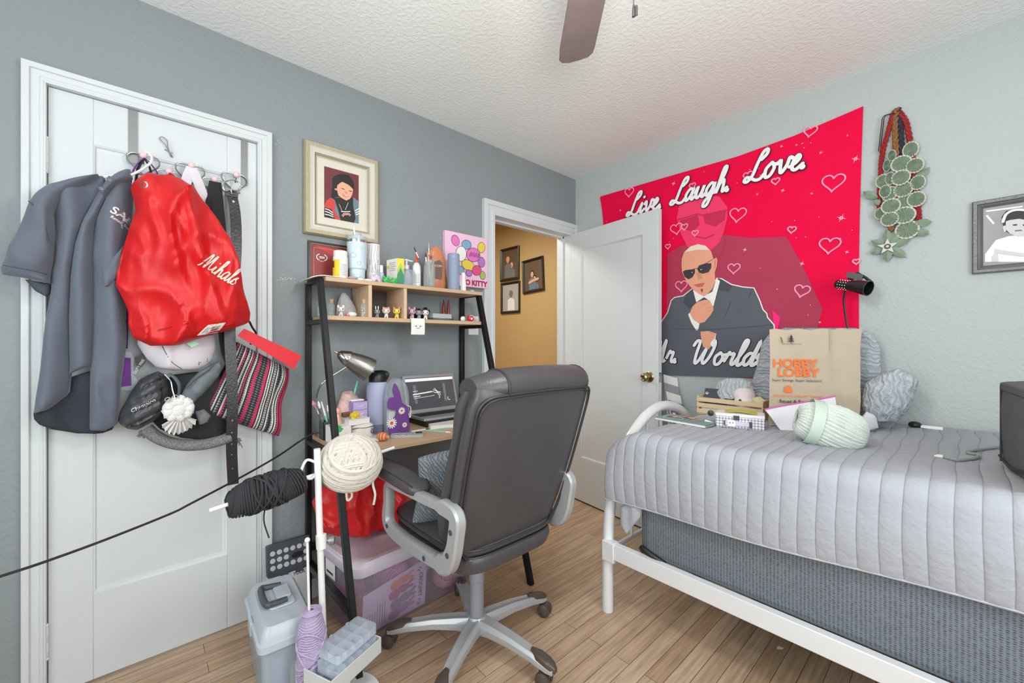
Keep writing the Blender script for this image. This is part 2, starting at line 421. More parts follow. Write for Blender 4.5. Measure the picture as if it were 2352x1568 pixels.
# grey wall with the closet opening and the doorway
CY0, CY1, CZ = -2.742, -2.132, 2.04
DY0, DY1, DZ = -0.835, -0.075, 2.0
b = MB()
b.bx(-.12, 0, YF, CY0, 0, HT).bx(-.12, 0, CY0, CY1, CZ, HT).bx(-.12, 0, CY1, DY0, 0, HT).bx(-.12, 0, DY0, DY1, DZ, HT).bx(-.12, 0, DY1, 0.0, 0, HT)
wl_ = struct('wall_left', b, M_GREYW, smooth=0)
q = MB(); rn = random.Random(9)
for cu_, cv_, n_, sp_ in ((-2.028, 1.466, 26, .022), (-1.215, 1.789, 8, .014), (-2.054, 2.079, 3, .03), (-1.509, 1.797, 3, .05), (-1.791, 1.322, 8, .03)):
    for i in range(n_): q.disc(cu_ + rn.gauss(0, sp_), cv_ + rn.gauss(0, sp_ * .5), rn.uniform(.0008, .0028), rn.uniform(.0008, .002), GREY, .0006 + .00002 * i, 0, 7)
obj('chipped_paint', q, M_WHITE, wl_, smooth=0)
struct('wall_back', MB().bx(-.12, XR, 0, .1, 0, HT), M_WHITEW, smooth=0)
def holed(name, x0, x1, z0, z1, mk, m):
    b = MB(); mk(b); struct(name, b, m, smooth=0)
struct('wall_right', MB().bx(XR, XR + .1, YF, 0, 0, .8).bx(XR, XR + .1, YF, 0, 2.12, HT).bx(XR, XR + .1, YF, -2.8, .8, 2.12).bx(XR, XR + .1, -1.2, 0, .8, 2.12), M_WHITEW, smooth=0)
struct('wall_front', MB().bx(0, XR, YF - .1, YF, 0, .85).bx(0, XR, YF - .1, YF, 2.15, HT).bx(0, .45, YF - .1, YF, .85, 2.15).bx(2.75, XR, YF - .1, YF, .85, 2.15), M_WHITEW, smooth=0)
for nm, fr, w, hh in (('window_1', F((.45, YF - .05, .85), (1, 0, 0), (0, 0, 1)), 2.3, 1.3), ('window_2', F((XR + .05, -2.8, .8), (0, 1, 0), (0, 0, 1)), 1.6, 1.32)):
    b = MB()
    for u0, u1, v0, v1 in ((0, .05, 0, hh), (w - .05, w, 0, hh), (0, w, 0, .05), (0, w, hh - .05, hh), (0, w, hh / 2 - .02, hh / 2 + .02)):
        b.bx(u0, u1, v0, v1, -.03, .03, fr=fr)
    wo = struct(nm, b, M_WHITE)
    obj('pane', MB().bx(.05, w - .05, .05, hh - .05, -.003, .003, fr=fr), M_GLASS, wo)
# hall beyond the doorway
struct('wall_hall', MB().bx(-2.6, -.12, .3, .4, 0, HT).bx(-2.6, -2.5, -1.6, .3, 0, HT).bx(-2.6, -.12, -1.7, -1.6, 0, HT), M_TAN, smooth=0)
# baseboards
struct('baseboard_left', MB().bx(0, .014, YF, -2.80, 0, .09).bx(0, .014, -2.07, -.90, 0, .09), M_WHITE, bev=.004)
struct('baseboard_back', MB().bx(0.9, XR, -.014, 0, 0, .09), M_WHITE, bev=.004)

def casing(name, y0, y1, z1, w, cut=None):
    """stepped door casing on the grey wall: back band, flat and inner bead"""
    b = MB(); y1o = y1 + w if cut is None else cut
    steps = ((0, .022), (w * .18, .022), (w * .20, .018), (w * .60, .018), (w * .63, .026), (w, .026))   # (distance out from the opening, projection)
    prof = [(0, 0)] + list(steps) + [(w, 0)]
    def path(e): return [(y0 - e, 0), (y0 - e, z1 + e), (min(y1 + e, y1o), z1 + e)] + ([(min(y1 + e, y1o), 0)])
    b.rings([[V((n1, y, z)) for y, z in path(e)] for e, n1 in prof], False)
    b.m = b.m[:]; keep = [i for i, f_ in enumerate(b.f) if not (f_[0] % 4 == 3 and f_[1] % 4 == 0)]
    b.f = [b.f[i] for i in keep]; b.m = [b.m[i] for i in keep]
    # jamb lining inside the opening
    b.bx(-.121, .0225, y0 - .0005, y0 + .006, 0, z1 - .008); b.bx(-.121, .0225, y1 - .006, y1 + .0005, 0, z1 - .008); b.bx(-.121, .0225, y0 - .0005, y1 + .0005, z1 - .008, z1 + .0005)
    return struct(name, b, M_WHITE, bev=.002)
casing('trim_1', CY0, CY1, CZ, .048)
t2 = casing('trim_2', DY0, DY1, DZ, .082, cut=-.001)
obj('stop', MB().bx(-.09, -.05, DY0 + .006, DY0 + .018, 0, DZ - .008).bx(-.09, -.05, DY1 - .018, DY1 - .006, 0, DZ - .008).bx(-.09, -.05, DY0, DY1, DZ - .02, DZ - .008), M_WHITE, t2)

# closet door: stiles, rails, one tall sunk panel with a bead round it
def leaf(name, fr, w, h, st, rails, th=.036):
    """panelled door leaf; rails = (bottom, top) heights of the sunk field"""
    b = MB(); z0, z1 = rails
    b.bx(0, st, 0, h, -th, 0, fr=fr).bx(w - st, w, 0, h, -th, 0, fr=fr).bx(st, w - st, 0, z0, -th, 0, fr=fr).bx(st, w - st, z1, h, -th, 0, fr=fr)
    b.bx(st, w - st, z0, z1, -th + .006, -.012, fr=fr)
    o = struct(name, b, M_WHITE, bev=.0015)
    q = MB(); e = .014
    # sloped bead between frame and field
    P = lambda i, n: [fr(st + i, z0 + i, n), fr(w - st - i, z0 + i, n), fr(w - st - i, z1 - i, n), fr(st + i, z1 - i, n)]
    q.rings([P(0, -.001), P(.004, -.003), P(.007, -.009), P(e, -.0115), P(e + .004, -.0125)], False)
    obj('moulding', q, M_WHITE, o)
    return o
d1 = leaf('door_1', F((.001, CY0 + .008, .012), (0, 1, 0), (0, 0, 1)), CY1 - CY0 - .014, 2.018, .105, (.30, 1.86))
M_HINGE = mat('painted_hinge', (222, 222, 220), 0.45, bump=(90, 0.4))
for z in (1.80, .20):
    h_ = obj('hinge', MB().lathe([(.0, -.062), (.007, -.06), (.010, -.055), (.007, -.05), (.0085, -.048), (.0085, -.028), (.0075, -.027), (.0085, -.026), (.0085, -.002), (.0075, 0), (.0085, .002), (.0085, .026), (.0075, .027), (.0085, .028), (.0085, .048), (.007, .05), (.010, .055), (.007, .06), (0, .062)], (.012, CY0 + .002, z), n=14), M_HINGE, d1)
# dark gap along the closet door's hinge edge
# open white door, hinged in the corner, standing nearly parallel to the white wall
hx, hy = .012, DY1 - .004
ex, ey = .785, -.172
ang = math.atan2(ey - hy, ex - hx)
u_ = V((math.cos(ang), math.sin(ang), 0)); w_ = .772
d2 = leaf('door_2', F((hx, hy, .012), u_, (0, 0, 1)), w_, 1.985, .115, (.32, 1.85))
frd = F((hx, hy, .012), u_, (0, 0, 1))
kb = MB(); kc = frd(w_ - .062, .955, 0)
kb.lathe([(.0, 0), (.033, 0), (.033, .004), (.026, .008), (.012, .010), (.010, .026), (.014, .032), (.025, .040), (.028, .050), (.025, .060), (.016, .066), (.013, .064), (0, .062)], kc, frd.n, 24)
obj('doorknob', kb, mat('aged_brass', (178, 168, 130), 0.22, 1.0, var=.2), d2)
obj('latch_plate', MB().bx(w_, w_ + .0015, .925, .985, -.03, -.006, fr=frd).bx(w_, w_ + .010, .948, .964, -.024, -.012, fr=frd), M_CHROME, d2)

# ---------------------------------------------------------------- things on the walls
def picture(name, label, cat, fr, w, h, prof, frame_mats, photo, photo_mats, inset, group=None, mats_m=None, matw=0.0):
    """framed picture: fr has its origin at the lower left; prof = [(distance in, height out, material)]"""
    t = thing(name, label, cat, tuple(fr(w / 2, 0, 0)), 0, group)
    b = MB()
    P = lambda i, n: [fr(i, i, n), fr(w - i, i, n), fr(w - i, h - i, n), fr(i, h - i, n)]
    prev = (0, 0.001)
    for i, n, k in prof:
        b.rings([P(*prev), P(i, n)], False, k); prev = (i, n)
    obj('frame', b, frame_mats, t)
    e = prof[-1][0]
    if matw:
        q = MB(); q.rings([P(e - .002, .006), P(e + matw, .006), P(e + matw + .002, .004)], False, 0)
        obj('mat_board', q, mats_m, t)
    q = MB(); q.flat([(e - .002, e - .002), (w - e + .002, e - .002), (w - e + .002, h - e + .002), (e - .002, h - e + .002)], fr, .0035, 0)
    photo(q)
    obj('photograph', q, photo_mats, t, smooth=0)
    return t

M_CREAMG = mat('champagne_frame', (176, 166, 138), 0.4, 0.35, bump=(220, 0.5), var=.12)
M_CREAM = mat('cream_frame', (200, 198, 186), 0.45, var=.05)
M_MAT = mat('mat_board', (214, 208, 196), 0.85)
P_HAIR = mat('print_black', (34, 30, 30), 0.5)
P_WINE = mat('print_wine', (112, 48, 54), 0.5, vscale=6, var=.25)
P_RED = mat('print_red', (205, 62, 54), 0.5)
P_STEEL = mat('print_steel_blue', (104, 128, 138), 0.5)
P_WHITE = mat('print_white', (236, 234, 230), 0.5)
P_LIP = mat('print_lip', (196, 96, 88), 0.5)
P_SHADE = mat('print_skin_shade', (205, 140, 112), 0.5)
P_DARK = mat('print_charcoal', (58, 58, 62), 0.5)
# --- the boy's portrait in a wide cream frame
fw = F((0, -1.957, 1.680), (0, 1, 0), (0, 0, 1)); FWW, FWH = .352, .428
def gp(pts): return [(a + 1.957, c - 1.680) for a, c in pts]
def boy(q):
    for n, (k, pts) in enumerate([
        (4, [(-1.863,1.764),(-1.863,1.826),(-1.851,1.856),(-1.83,1.875),(-1.723,1.898),(-1.702,1.887),(-1.693,1.868),(-1.693,1.766),(-1.78,1.77)]),      # jacket body steel
        (3, [(-1.863,1.764),(-1.861,1.835),(-1.849,1.859),(-1.83,1.873),(-1.811,1.854),(-1.815,1.813),(-1.788,1.774)]),                        # red sleeve
        (1, [(-1.863,1.764),(-1.863,1.82),(-1.83,1.818),(-1.811,1.766)]),                                                # dark cuff
        (1, [(-1.83,1.873),(-1.815,1.865),(-1.799,1.82),(-1.788,1.772),(-1.723,1.773),(-1.715,1.797),(-1.727,1.856),(-1.727,1.897)]),              # black shirt
        (1, [(-1.825,1.938),(-1.827,1.965),(-1.811,1.985),(-1.784,1.999),(-1.748,2.003),(-1.727,1.979),(-1.721,1.944),(-1.727,1.926),(-1.764,1.905),(-1.815,1.877),(-1.832,1.869),(-1.83,1.897)]), # hair
        (2, [(-1.803,1.943),(-1.78,1.962),(-1.748,1.954),(-1.727,1.938),(-1.731,1.913),(-1.742,1.888),(-1.76,1.875),(-1.78,1.881),(-1.799,1.892),(-1.805,1.919)]),  # face
        (2, [(-1.818,1.93),(-1.812,1.933),(-1.805,1.923),(-1.807,1.912),(-1.815,1.915)]),                                          # ear
        (1, [(-1.823,1.919),(-1.821,1.955),(-1.795,1.984),(-1.756,1.994),(-1.727,1.971),(-1.723,1.939),(-1.744,1.951),(-1.772,1.966),(-1.788,1.956),(-1.803,1.939),(-1.807,1.922)]),
        (1, [(-1.79,1.93),(-1.776,1.93),(-1.764,1.927),(-1.776,1.926)]), (1, [(-1.748,1.927),(-1.733,1.928),(-1.735,1.924),(-1.748,1.924)]),
        (6, [(-1.764,1.921),(-1.754,1.913),(-1.762,1.907),(-1.768,1.91)]),
        (5, [(-1.78,1.903),(-1.768,1.898),(-1.748,1.899),(-1.76,1.892),(-1.774,1.894)]),
        (7, [(-1.776,1.901),(-1.768,1.899),(-1.752,1.898),(-1.762,1.895)]),
    ]): q.flat(gp(pts), fw, .0040 + .0002 * n, k)
    for a, c in (((350,935),(440,985)),((348,960),(450,1005)),((348,985),(455,1030)),((350,1010),(450,1045))):
        pass
    for ln in ([(-1.861,1.813),(-1.842,1.811),(-1.825,1.801)], [(-1.861,1.801),(-1.842,1.799),(-1.823,1.791)], [(-1.861,1.787),(-1.842,1.787),(-1.821,1.782)], [(-1.719,1.833),(-1.695,1.851)], [(-1.717,1.823),(-1.695,1.838)], [(-1.715,1.814),(-1.695,1.826)]):
        q.ribbon(gp(ln), .0022, fw, .0068, 7, False)
    for ln in ([(-1.795,1.849),(-1.782,1.82)], [(-1.752,1.867),(-1.766,1.827)]): q.ribbon(gp(ln), .0008, fw, .0068, 7, False)
    q.ribbon(gp([(-1.786,1.816),(-1.764,1.819),(-1.742,1.825)]), .002, fw, .0068, 7, False)
    q.ribbon(gp([(-1.78,1.794),(-1.772,1.806),(-1.748,1.811),(-1.742,1.804)]), .0045, fw, .0068, 7, False)
    q.ribbon(gp([(-1.78,1.794),(-1.772,1.806),(-1.748,1.811),(-1.742,1.804)]), .0025, fw, .0070, 3, False)
t = picture('picture_frame', 'wide cream and gold frame holding a portrait of a smiling dark-haired child', 'picture', fw, FWW, FWH,
        [(0, .020, 0), (.006, .030, 0), (.022, .028, 0), (.026, .024, 1), (.040, .020, 1), (.046, .022, 1), (.052, .016, 0), (.056, .012, 0), (.060, .007, 1)],
        [M_CREAMG, M_CREAM], boy, [P_WINE, P_HAIR, M_SKIN, P_RED, P_STEEL, P_LIP, P_SHADE, P_WHITE], .06, None, [M_MAT], .032)
# --- red certificate in a thin black frame, half hidden behind the jars
fc = F((0, -1.936, 1.464), (0, 1, 0), (0, 0, 1))
def cert(q):
    q.flat([(.012, .171), (.03, .171), (.19, .09), (.19, .14), (.09, .171)], fc, .0042, 1)
    for e in (.026,):
        q.ribbon([(e, e), (e, .160), (.22, .160), (.22, e), (e, e)], .0007, fc, .0045, 2, False)
    for s in (-1, 1): q.ribbon(crom([(.062 + s * .012, .132), (.062 + s * .022, .124), (.062 + s * .022, .112), (.062 + s * .012, .104)], 4), .0018, fc, .0046, 3)
    q.ribbon([(.052, .120), (.074, .120)], .0018, fc, .0046, 3); q.ribbon([(.052, .114), (.074, .114)], .0012, fc, .0046, 3); q.ribbon([(.054, .100), (.07, .100)], .001, fc, .0046, 3)
picture('certificate_frame', 'thin black frame with a dark red certificate behind the jars', 'certificate', fc, .25, .188,
        [(0, .014, 0), (.009, .015, 0), (.010, .010, 1), (.013, .008, 1)], [M_BLACK, M_CREAMG], cert,
        [mat('certificate_red', (142, 50, 48), 0.45), mat('certificate_bright_red', (186, 52, 52), 0.45), M_CREAMG, P_WHITE], .02)

# --- pink canvas with a plain abstract print
fk = F((0.002, -1.21, 1.515), (0, 1, 0), (0, 0, 1)); KWW, KHH = .312, .312
cv = thing('canvas_print', 'pink square canvas with rounded colour blobs and red block letters along its foot', 'canvas', (0.002, -1.054, 1.515))
M_PINKC = mat('canvas_pink', (236, 196, 220), 0.7, bump=(400, .15)); 
obj('stretched_canvas', MB().bx(0, KWW, 0, KHH, 0, .03, fr=fk), M_PINKC, cv, bev=.003)
q = MB()
def cdisc(u, v, ru, rv, k, n, rot=0):
    q.disc(u, v, ru + .003, rv + .003, fk, n, 5, 24, rot); q.disc(u, v, ru, rv, fk, n + .0002, k, 24, rot)
for args in ((.070, .262, .026, .030, 0, .0305, 20), (.262, .250, .026, .032, 1, .0305, -25), (.150, .250, .034, .026, 3, .0305, 10), (.200, .196, .050, .040, 0, .0312, 15), (.110, .190, .036, .044, 2, .0312, -15),
             (.060, .130, .024, .030, 6, .0305, 30), (.262, .160, .026, .030, 4, .0305, 0), (.160, .128, .046, .030, 1, .0320, -10), (.225, .105, .034, .028, 7, .0326, 20), (.100, .092, .030, .024, 3, .0326, 0), (.270, .080, .020, .024, 6, .0320, 10), (.165, .082, .022, .018, 4, .0334, 0)): cdisc(*args)
for i in range(8): q.ribbon([(.17 + .010 * i, .182 + .003 * (i % 3)), (.176 + .010 * i, .206 + .004 * (i % 2))], .0018, fk, .0324, 5)
obj('print', q, [mat('print_orchid', (226, 120, 190), .6), mat('print_yellow', (226, 205, 78), .6), P_WHITE, mat('print_sky', (130, 168, 196), .6), mat('print_violet', (176, 120, 190), .6), mat('print_plum_line', (92, 40, 84), .6), mat('print_lime', (160, 190, 90), .6), mat('print_rose', (224, 80, 130), .6)], cv, smooth=0)
obj('lettering', text_mb('O KITTY', fk, .046, .0312, bold=.0022, b=None, align='RIGHT') if False else text_mb('O KITTY', F(fk(.305, .012, 0), fk.u, fk.v), .043, .0318, bold=.002, align='RIGHT'), mat('print_crimson', (170, 30, 66), .6), cv, smooth=0)

# --- light switch plate
sw = thing('light_switch', 'white light switch plate on grey wall beside the desk leg', 'switch', (0, -.988, 1.228))
obj('plate', MB().bx(0, .006, -1.026, -.95, 1.228, 1.343), M_WPLAS, sw, bev=.002)
obj('rocker', MB().bx(.005, .010, -1.004, -.972, 1.262, 1.312), M_WPLAS, sw, bev=.0015)

# --- three black frames on the hall wall
M_FRB = mat('black_frame', (40, 34, 30), .35, bump=(60, .1))
P_BRN = mat('print_brown', (104, 84, 64), .5, var=.2, vscale=8); P_GRYS = mat('print_grey_suit', (120, 122, 118), .5); P_PALE = mat('print_pale_grey', (178, 176, 168), .5, vscale=8)
def people(kind):
    def f(q, fr=None): pass
    return f
def hall_frame(x0, z0, w, h, tilt, label, kind):
    a = R(tilt); fr = F((x0, .298, z0), (math.cos(a), 0, math.sin(a)), (-math.sin(a), 0, math.cos(a)), (0, -1, 0))
    def ph(q):
        k = .0045; W_, H_ = w, h
        def fig(u, v, s, skin, hair, cloth, n):
            q.flat([(u - s * 1.5, .03), (u - s * 1.4, v - s * 1.5), (u - s * .4, v - s * .95), (u + s * .4, v - s * .95), (u + s * 1.4, v - s * 1.5), (u + s * 1.5, .03)], fr, k + n, cloth)
            q.disc(u, v + s * .25, s * .78, s * .95, fr, k + n + .0003, hair); q.disc(u, v, s * .62, s * .85, fr, k + n + .0006, skin)
            q.disc(u, v - s * .35, s * .25, s * .08, fr, k + n + .0009, 5)
        if kind == 0: fig(.17, .155, .034, 1, 2, 3, 0); fig(.115, .21, .034, 1, 1, 3, .002)
        if kind == 1: fig(.16, .125, .034, 1, 2, 3, 0); fig(.13, .175, .032, 1, 2, 4, .002); q.ribbon([(.09, .10), (.15, .115), (.21, .12)], .012, fr, k + .006, 1)
        if kind == 2: fig(.15, .19, .036, 3, 3, 4, 0)
    return picture('hall_picture_frame', label, 'picture', fr, w, h, [(0, .016, 0), (.006, .02, 0), (.016, .014, 0), (.024, .007, 0)], [M_FRB], ph,
                   [P_PALE if kind == 2 else P_BRN, M_SKIN, P_HAIR if kind != 0 else P_BRN, P_GRYS, P_WHITE if kind == 2 else P_STEEL, P_LIP], .03, 'black picture frames in the hall')
hall_frame(-1.235, 1.808, .285, .335, 0, 'black hall frame with a couple embracing, uppermost of two on the tan wall', 0)
hall_frame(-1.225, 1.474, .285, .318, 0, 'black hall frame with a pale photo of one person in white', 2)
hall_frame(-.890, 1.650, .285, .325, 3, 'tilted black hall frame with two people hugging on a brown ground', 1)

# ---------------------------------------------------------------- tapestry
T_RED = mat('tapestry_crimson', (232, 10, 68), .75, spec=.12, bump=(500, .1), var=.08, vscale=2.2)
T_GHOST = mat('tapestry_rose', (240, 52, 104), .75, var=.1, vscale=5)
T_LENS = mat('tapestry_lens', (196, 30, 74), .75, var=.15, vscale=6)
T_SUITG = mat('tapestry_wine', (172, 50, 80), .75, var=.12, vscale=3)
T_SUIT = mat('tapestry_suit', (88, 92, 101), .75, var=.1, vscale=8)
T_SUITD = mat('tapestry_suit_dark', (70, 73, 82), .75)
T_SKIN = mat('tapestry_skin', (226, 160, 130), .75, var=.05)
T_SKINL = mat('tapestry_skin_light', (232, 214, 196), .75)
T_PINKL = mat('tapestry_pink_line', (246, 150, 186), .75)
T_HOT = mat('tapestry_hot_pink', (255, 24, 122), .75)
tp = thing('wall_tapestry', 'crimson wall tapestry with a bald man in a grey suit, hearts and white script', 'tapestry', (.97, -.012, .97))
edge = [(0.24,2.243),(0.749,2.236),(1.171,2.227),(1.451,2.243),(1.717,2.28),(1.703,1.921),(1.698,1.673)] + [(1.697, 1.25), (1.70, .98), (1.45, .985), (1.196, .986), (.736, .973), (.30, .97), (.262, 1.6), (.258, 2.08)]
def cloth_n(u, v): return .008 + .0025 * math.sin(u * 9 + 1.5 * v) * max(0, 2.25 - v) * .5
b = MB()
# the cloth: a fine grid trimmed to the hand-hung outline
top_e = [(.234, 2.247), (.745, 2.239), (1.169, 2.230), (1.449, 2.247), (1.716, 2.283)]
def topz(u):
    for (a, c), (d, e) in zip(top_e, top_e[1:]):
        if u <= d: return c + (e - c) * (u - a) / (d - a)
    return 2.283
def clothp(a, s):
    l = .234 + .03 * math.sin(min(1, s * 5) * 1.57); r = 1.716 - .016 * math.sin(math.pi * min(1, s * 1.2) * .6) - .002
    u = l + (r - l) * a; z0 = topz(u); z1 = .976 + .010 * math.sin(math.pi * a)
    z = z0 + (z1 - z0) * s
    return WHITE(u, z, cloth_n(u, z))
b.grid(clothp, 48, 40, k=0)
obj('cloth', b, [T_RED], tp, solid=.001)
q = MB(); N0 = .0125
def lay(pts, n, k): q.flat(pts, WHITE, N0 + .0004 * n, k)
lay([(0.757,1.747),(0.839,1.779),(1.092,1.802),(1.242,1.757),(1.406,1.733),(1.472,1.589),(1.561,1.348),(1.533,1.225),(1.337,1.218),(0.745,1.224)], 0, 0)
lay([(0.839,2.045),(0.906,2.061),(0.991,2.055),(1.073,2.029),(1.117,1.956),(1.117,1.895),(1.097,1.817),(1.073,1.76),(1.012,1.717),(0.949,1.717),(0.884,1.771),(0.844,1.855),(0.816,1.961)], 1, 1)
lay([(0.837,1.94),(0.949,1.951),(0.96,1.887),(0.917,1.854),(0.856,1.886)], 2, 2); lay([(0.979,1.944),(1.11,1.937),(1.104,1.887),(1.053,1.857),(0.991,1.889)], 2, 2)
q.ribbon([(0.827,1.948),(0.949,1.956),(0.976,1.942),(1.117,1.94)], .004, WHITE, N0 + .0012, 2)
q.ribbon([(0.938,1.821),(0.991,1.8),(1.043,1.812)], .004, WHITE, N0 + .0012, 2)
q.ribbon(crom([(1.112,1.799),(1.092,1.715),(1.053,1.638)], 4), .004, WHITE, N0 + .0012, 2)
obj('printed_backdrop', q, [T_SUITG, T_GHOST, T_LENS], tp, smooth=0)
q = MB(); N0 = .0150
suit = [(0.716,0.971),(0.716,1.313),(0.758,1.371),(0.783,1.448),(0.805,1.464),(0.859,1.469),(0.918,1.51),(0.992,1.449),(1.062,1.557),(1.088,1.549),(1.14,1.511),(1.199,1.491),(1.256,1.48),(1.284,1.411),(1.3,1.359),(1.318,1.337),(1.321,1.317),(1.352,1.275),(1.354,1.245),(1.343,1.149),(1.334,0.998),(1.218,0.988)]
lay(suit, 1, 0)
q.ribbon(suit[1:20], .0028, WHITE, N0 + .0006, 3)
lay([(1.343,1.356),(1.38,1.314),(1.369,1.25),(1.354,1.245)], 1, 7)
lay([(0.921,1.501),(0.941,1.424),(0.986,1.45),(1.041,1.392),(1.078,1.536),(1.059,1.556),(1.035,1.479),(0.983,1.456)], 3, 3)
lay([(0.969,1.434),(0.989,1.45),(1.014,1.431),(1.038,1.395),(0.992,1.404)], 4, 1)
lay([(1.067,1.559),(1.145,1.499),(1.127,1.471),(1.07,1.487),(1.041,1.385),(1.078,1.536)], 4, 1)
lay([(0.877,1.47),(0.918,1.507),(0.941,1.422),(0.901,1.387),(0.859,1.425)], 4, 1)
lay([(0.853,1.619),(0.85,1.672),(0.852,1.701),(0.868,1.74),(0.907,1.768),(0.953,1.773),(0.997,1.756),(1.03,1.714),(1.042,1.668),(1.057,1.676),(1.064,1.663),(1.061,1.626),(1.049,1.589),(1.053,1.539),(1.035,1.496),(1.008,1.468),(0.983,1.457),(0.958,1.472),(0.93,1.495),(0.901,1.526),(0.871,1.576)], 5, 2)
lay([(0.873,1.739),(0.907,1.766),(0.953,1.771),(0.997,1.754),(1.022,1.724),(0.992,1.731),(0.947,1.74),(0.901,1.738)], 6, 4)
lay([(1.046,1.661),(1.056,1.667),(1.059,1.649),(1.053,1.616),(1.047,1.606)], 6, 8)
lay([(0.941,1.602),(0.955,1.556),(0.978,1.567),(0.967,1.602)], 6, 8)
lay([(0.859,1.619),(0.874,1.626),(0.934,1.626),(0.934,1.603),(0.919,1.577),(0.895,1.567),(0.87,1.585)], 7, 5); lay([(0.947,1.623),(0.958,1.643),(0.997,1.651),(1.031,1.646),(1.029,1.618),(1.014,1.596),(0.981,1.591),(0.958,1.601)], 7, 5)
q.ribbon([(0.924,1.626),(0.953,1.628),(1.035,1.667)], .0015, WHITE, N0 + .0034, 5)
for a in ([(0.915,1.607),(0.919,1.606)], [(0.967,1.616),(0.975,1.617)]): q.ribbon(a, .0018, WHITE, N0 + .0036, 3)
lay([(0.924,1.531),(0.958,1.535),(0.993,1.536),(0.981,1.515),(0.955,1.512)], 7, 6); lay([(0.967,1.501),(0.983,1.501),(0.976,1.476)], 7, 9)
lay([(0.892,1.352),(0.902,1.363),(0.924,1.323),(0.961,1.293),(0.953,1.257),(0.941,1.254),(0.912,1.3)], 6, 3)
lay([(0.902,1.359),(0.918,1.398),(0.947,1.424),(0.992,1.435),(1.019,1.431),(1.041,1.39),(1.043,1.372),(1.025,1.341),(0.992,1.303),(0.958,1.295),(0.924,1.32)], 7, 2)
for a in ([(0.981,1.405),(1.014,1.417),(1.025,1.422)], [(1.008,1.384),(1.035,1.39)], [(1.008,1.364),(1.041,1.373)]): q.ribbon(a, .0013, WHITE, N0 + .0034, 8)
lay([(1.043,1.212),(1.058,1.235),(1.046,1.162),(1.035,1.126)], 6, 3)
lay([(0.967,1.246),(1.014,1.249),(1.057,1.234),(1.042,1.19),(1.035,1.168),(1.014,1.14),(0.983,1.156),(0.972,1.196)], 7, 2)
q.ribbon([(0.796,1.268),(1.014,1.257),(1.266,1.27),(1.343,1.278)], .0012, WHITE, N0 + .0030, 1)
q.ribbon([(1.104,1.326),(1.14,1.416)], .0012, WHITE, N0 + .0030, 1); q.ribbon([(1.233,1.436),(1.247,1.476)], .0012, WHITE, N0 + .0030, 1)
obj('printed_man', q, [T_SUIT, T_SUITD, T_SKIN, P_WHITE, T_SKINL, mat('tapestry_shades', (52, 50, 56), .6), P_LIP, T_HOT, P_SHADE, mat('tapestry_beard', (120, 74, 56), .7)], tp, smooth=0)
q = MB()
for (u, v), s, rot in zip([(1.173,1.902),(1.603,1.96),(1.589,1.658),(1.432,1.764),(1.476,1.446),(1.153,1.602),(0.848,1.533),(0.933,1.844),(0.867,1.895),(0.917,2.134),(1.226,2.105),(1.359,2.035),(1.511,2.242),(0.816,1.894),(0.481,2.213),(0.76,1.792),(1.69,1.562)],
                        (.046, .048, .045, .020, .036, .034, .040, .020, .022, .020, .025, .020, .030, .040, .036, .018, .014), (-10, -8, -8, -10, -15, -5, 0, -5, 0, 0, 5, 0, -15, 5, -5, 0, 0)):
    hp = heart(u, v, s, rot); q.ribbon(hp, .0032, WHITE, N0 + .0002, 0, False)
rnd = random.Random(3)
for (u, v), s in zip([(0.798,2.181),(1.687,2.044),(1.634,1.779),(1.476,1.582),(1.392,1.976),(1.554,2.119),(1.21,1.696),(0.41,2.104),(1.517,1.927),(1.272,1.989),(1.655,1.612),(1.321,2.227),(1.386,2.209),(1.453,2.193),(1.55,1.282),(1.366,1.463),(1.657,2.165)], (.016, .018, .020, .014, .012, .010, .014, .010, .008, .008, .010, .009, .009, .007, .008, .006, .006)):
    q.disc(u, v, s * .32, s * .32, WHITE, N0 + .0003, 1, 10)
    for a in (20, 65, 110, 155): q.disc(u, v, s * (1 if a in (65, 155) else .6), s * .07, WHITE, N0 + .0004, 1, 8, a)
for i in range(46):
    u, v = rnd.uniform(.28, 1.68), rnd.uniform(1.28, 2.2)
    if u < 1.28 and v < 1.62: continue
    q.disc(u, v, .0022, .0022, WHITE, N0 + .0003, 1, 8)
obj('printed_pattern', q, [T_PINKL, mat('tapestry_sparkle', (252, 190, 214), .7)], tp, smooth=0)
q = MB()
for w_, k, n in ((.0128, 0, .0020), (.0086, 1, .0056)):
    script(q, 'Live.', WHITE, .470, 2.048, .069, w_, N0 + n, k); script(q, 'Laugh.', WHITE, .785, 2.048, .070, w_, N0 + n, k); script(q, 'Love.', WHITE, 1.214, 2.066, .072, w_, N0 + n, k)
    script(q, 'Mr.', WHITE, .640, 1.056, .070, w_, N0 + n, k); script(q, 'Worldwide.', WHITE, .900, 1.054, .070, w_, N0 + n, k, sx=1.09)
obj('script_lettering', q, [mat('tapestry_ink', (44, 30, 38), .75), mat('tapestry_white_ink', (236, 236, 238), .75)], tp, smooth=0)

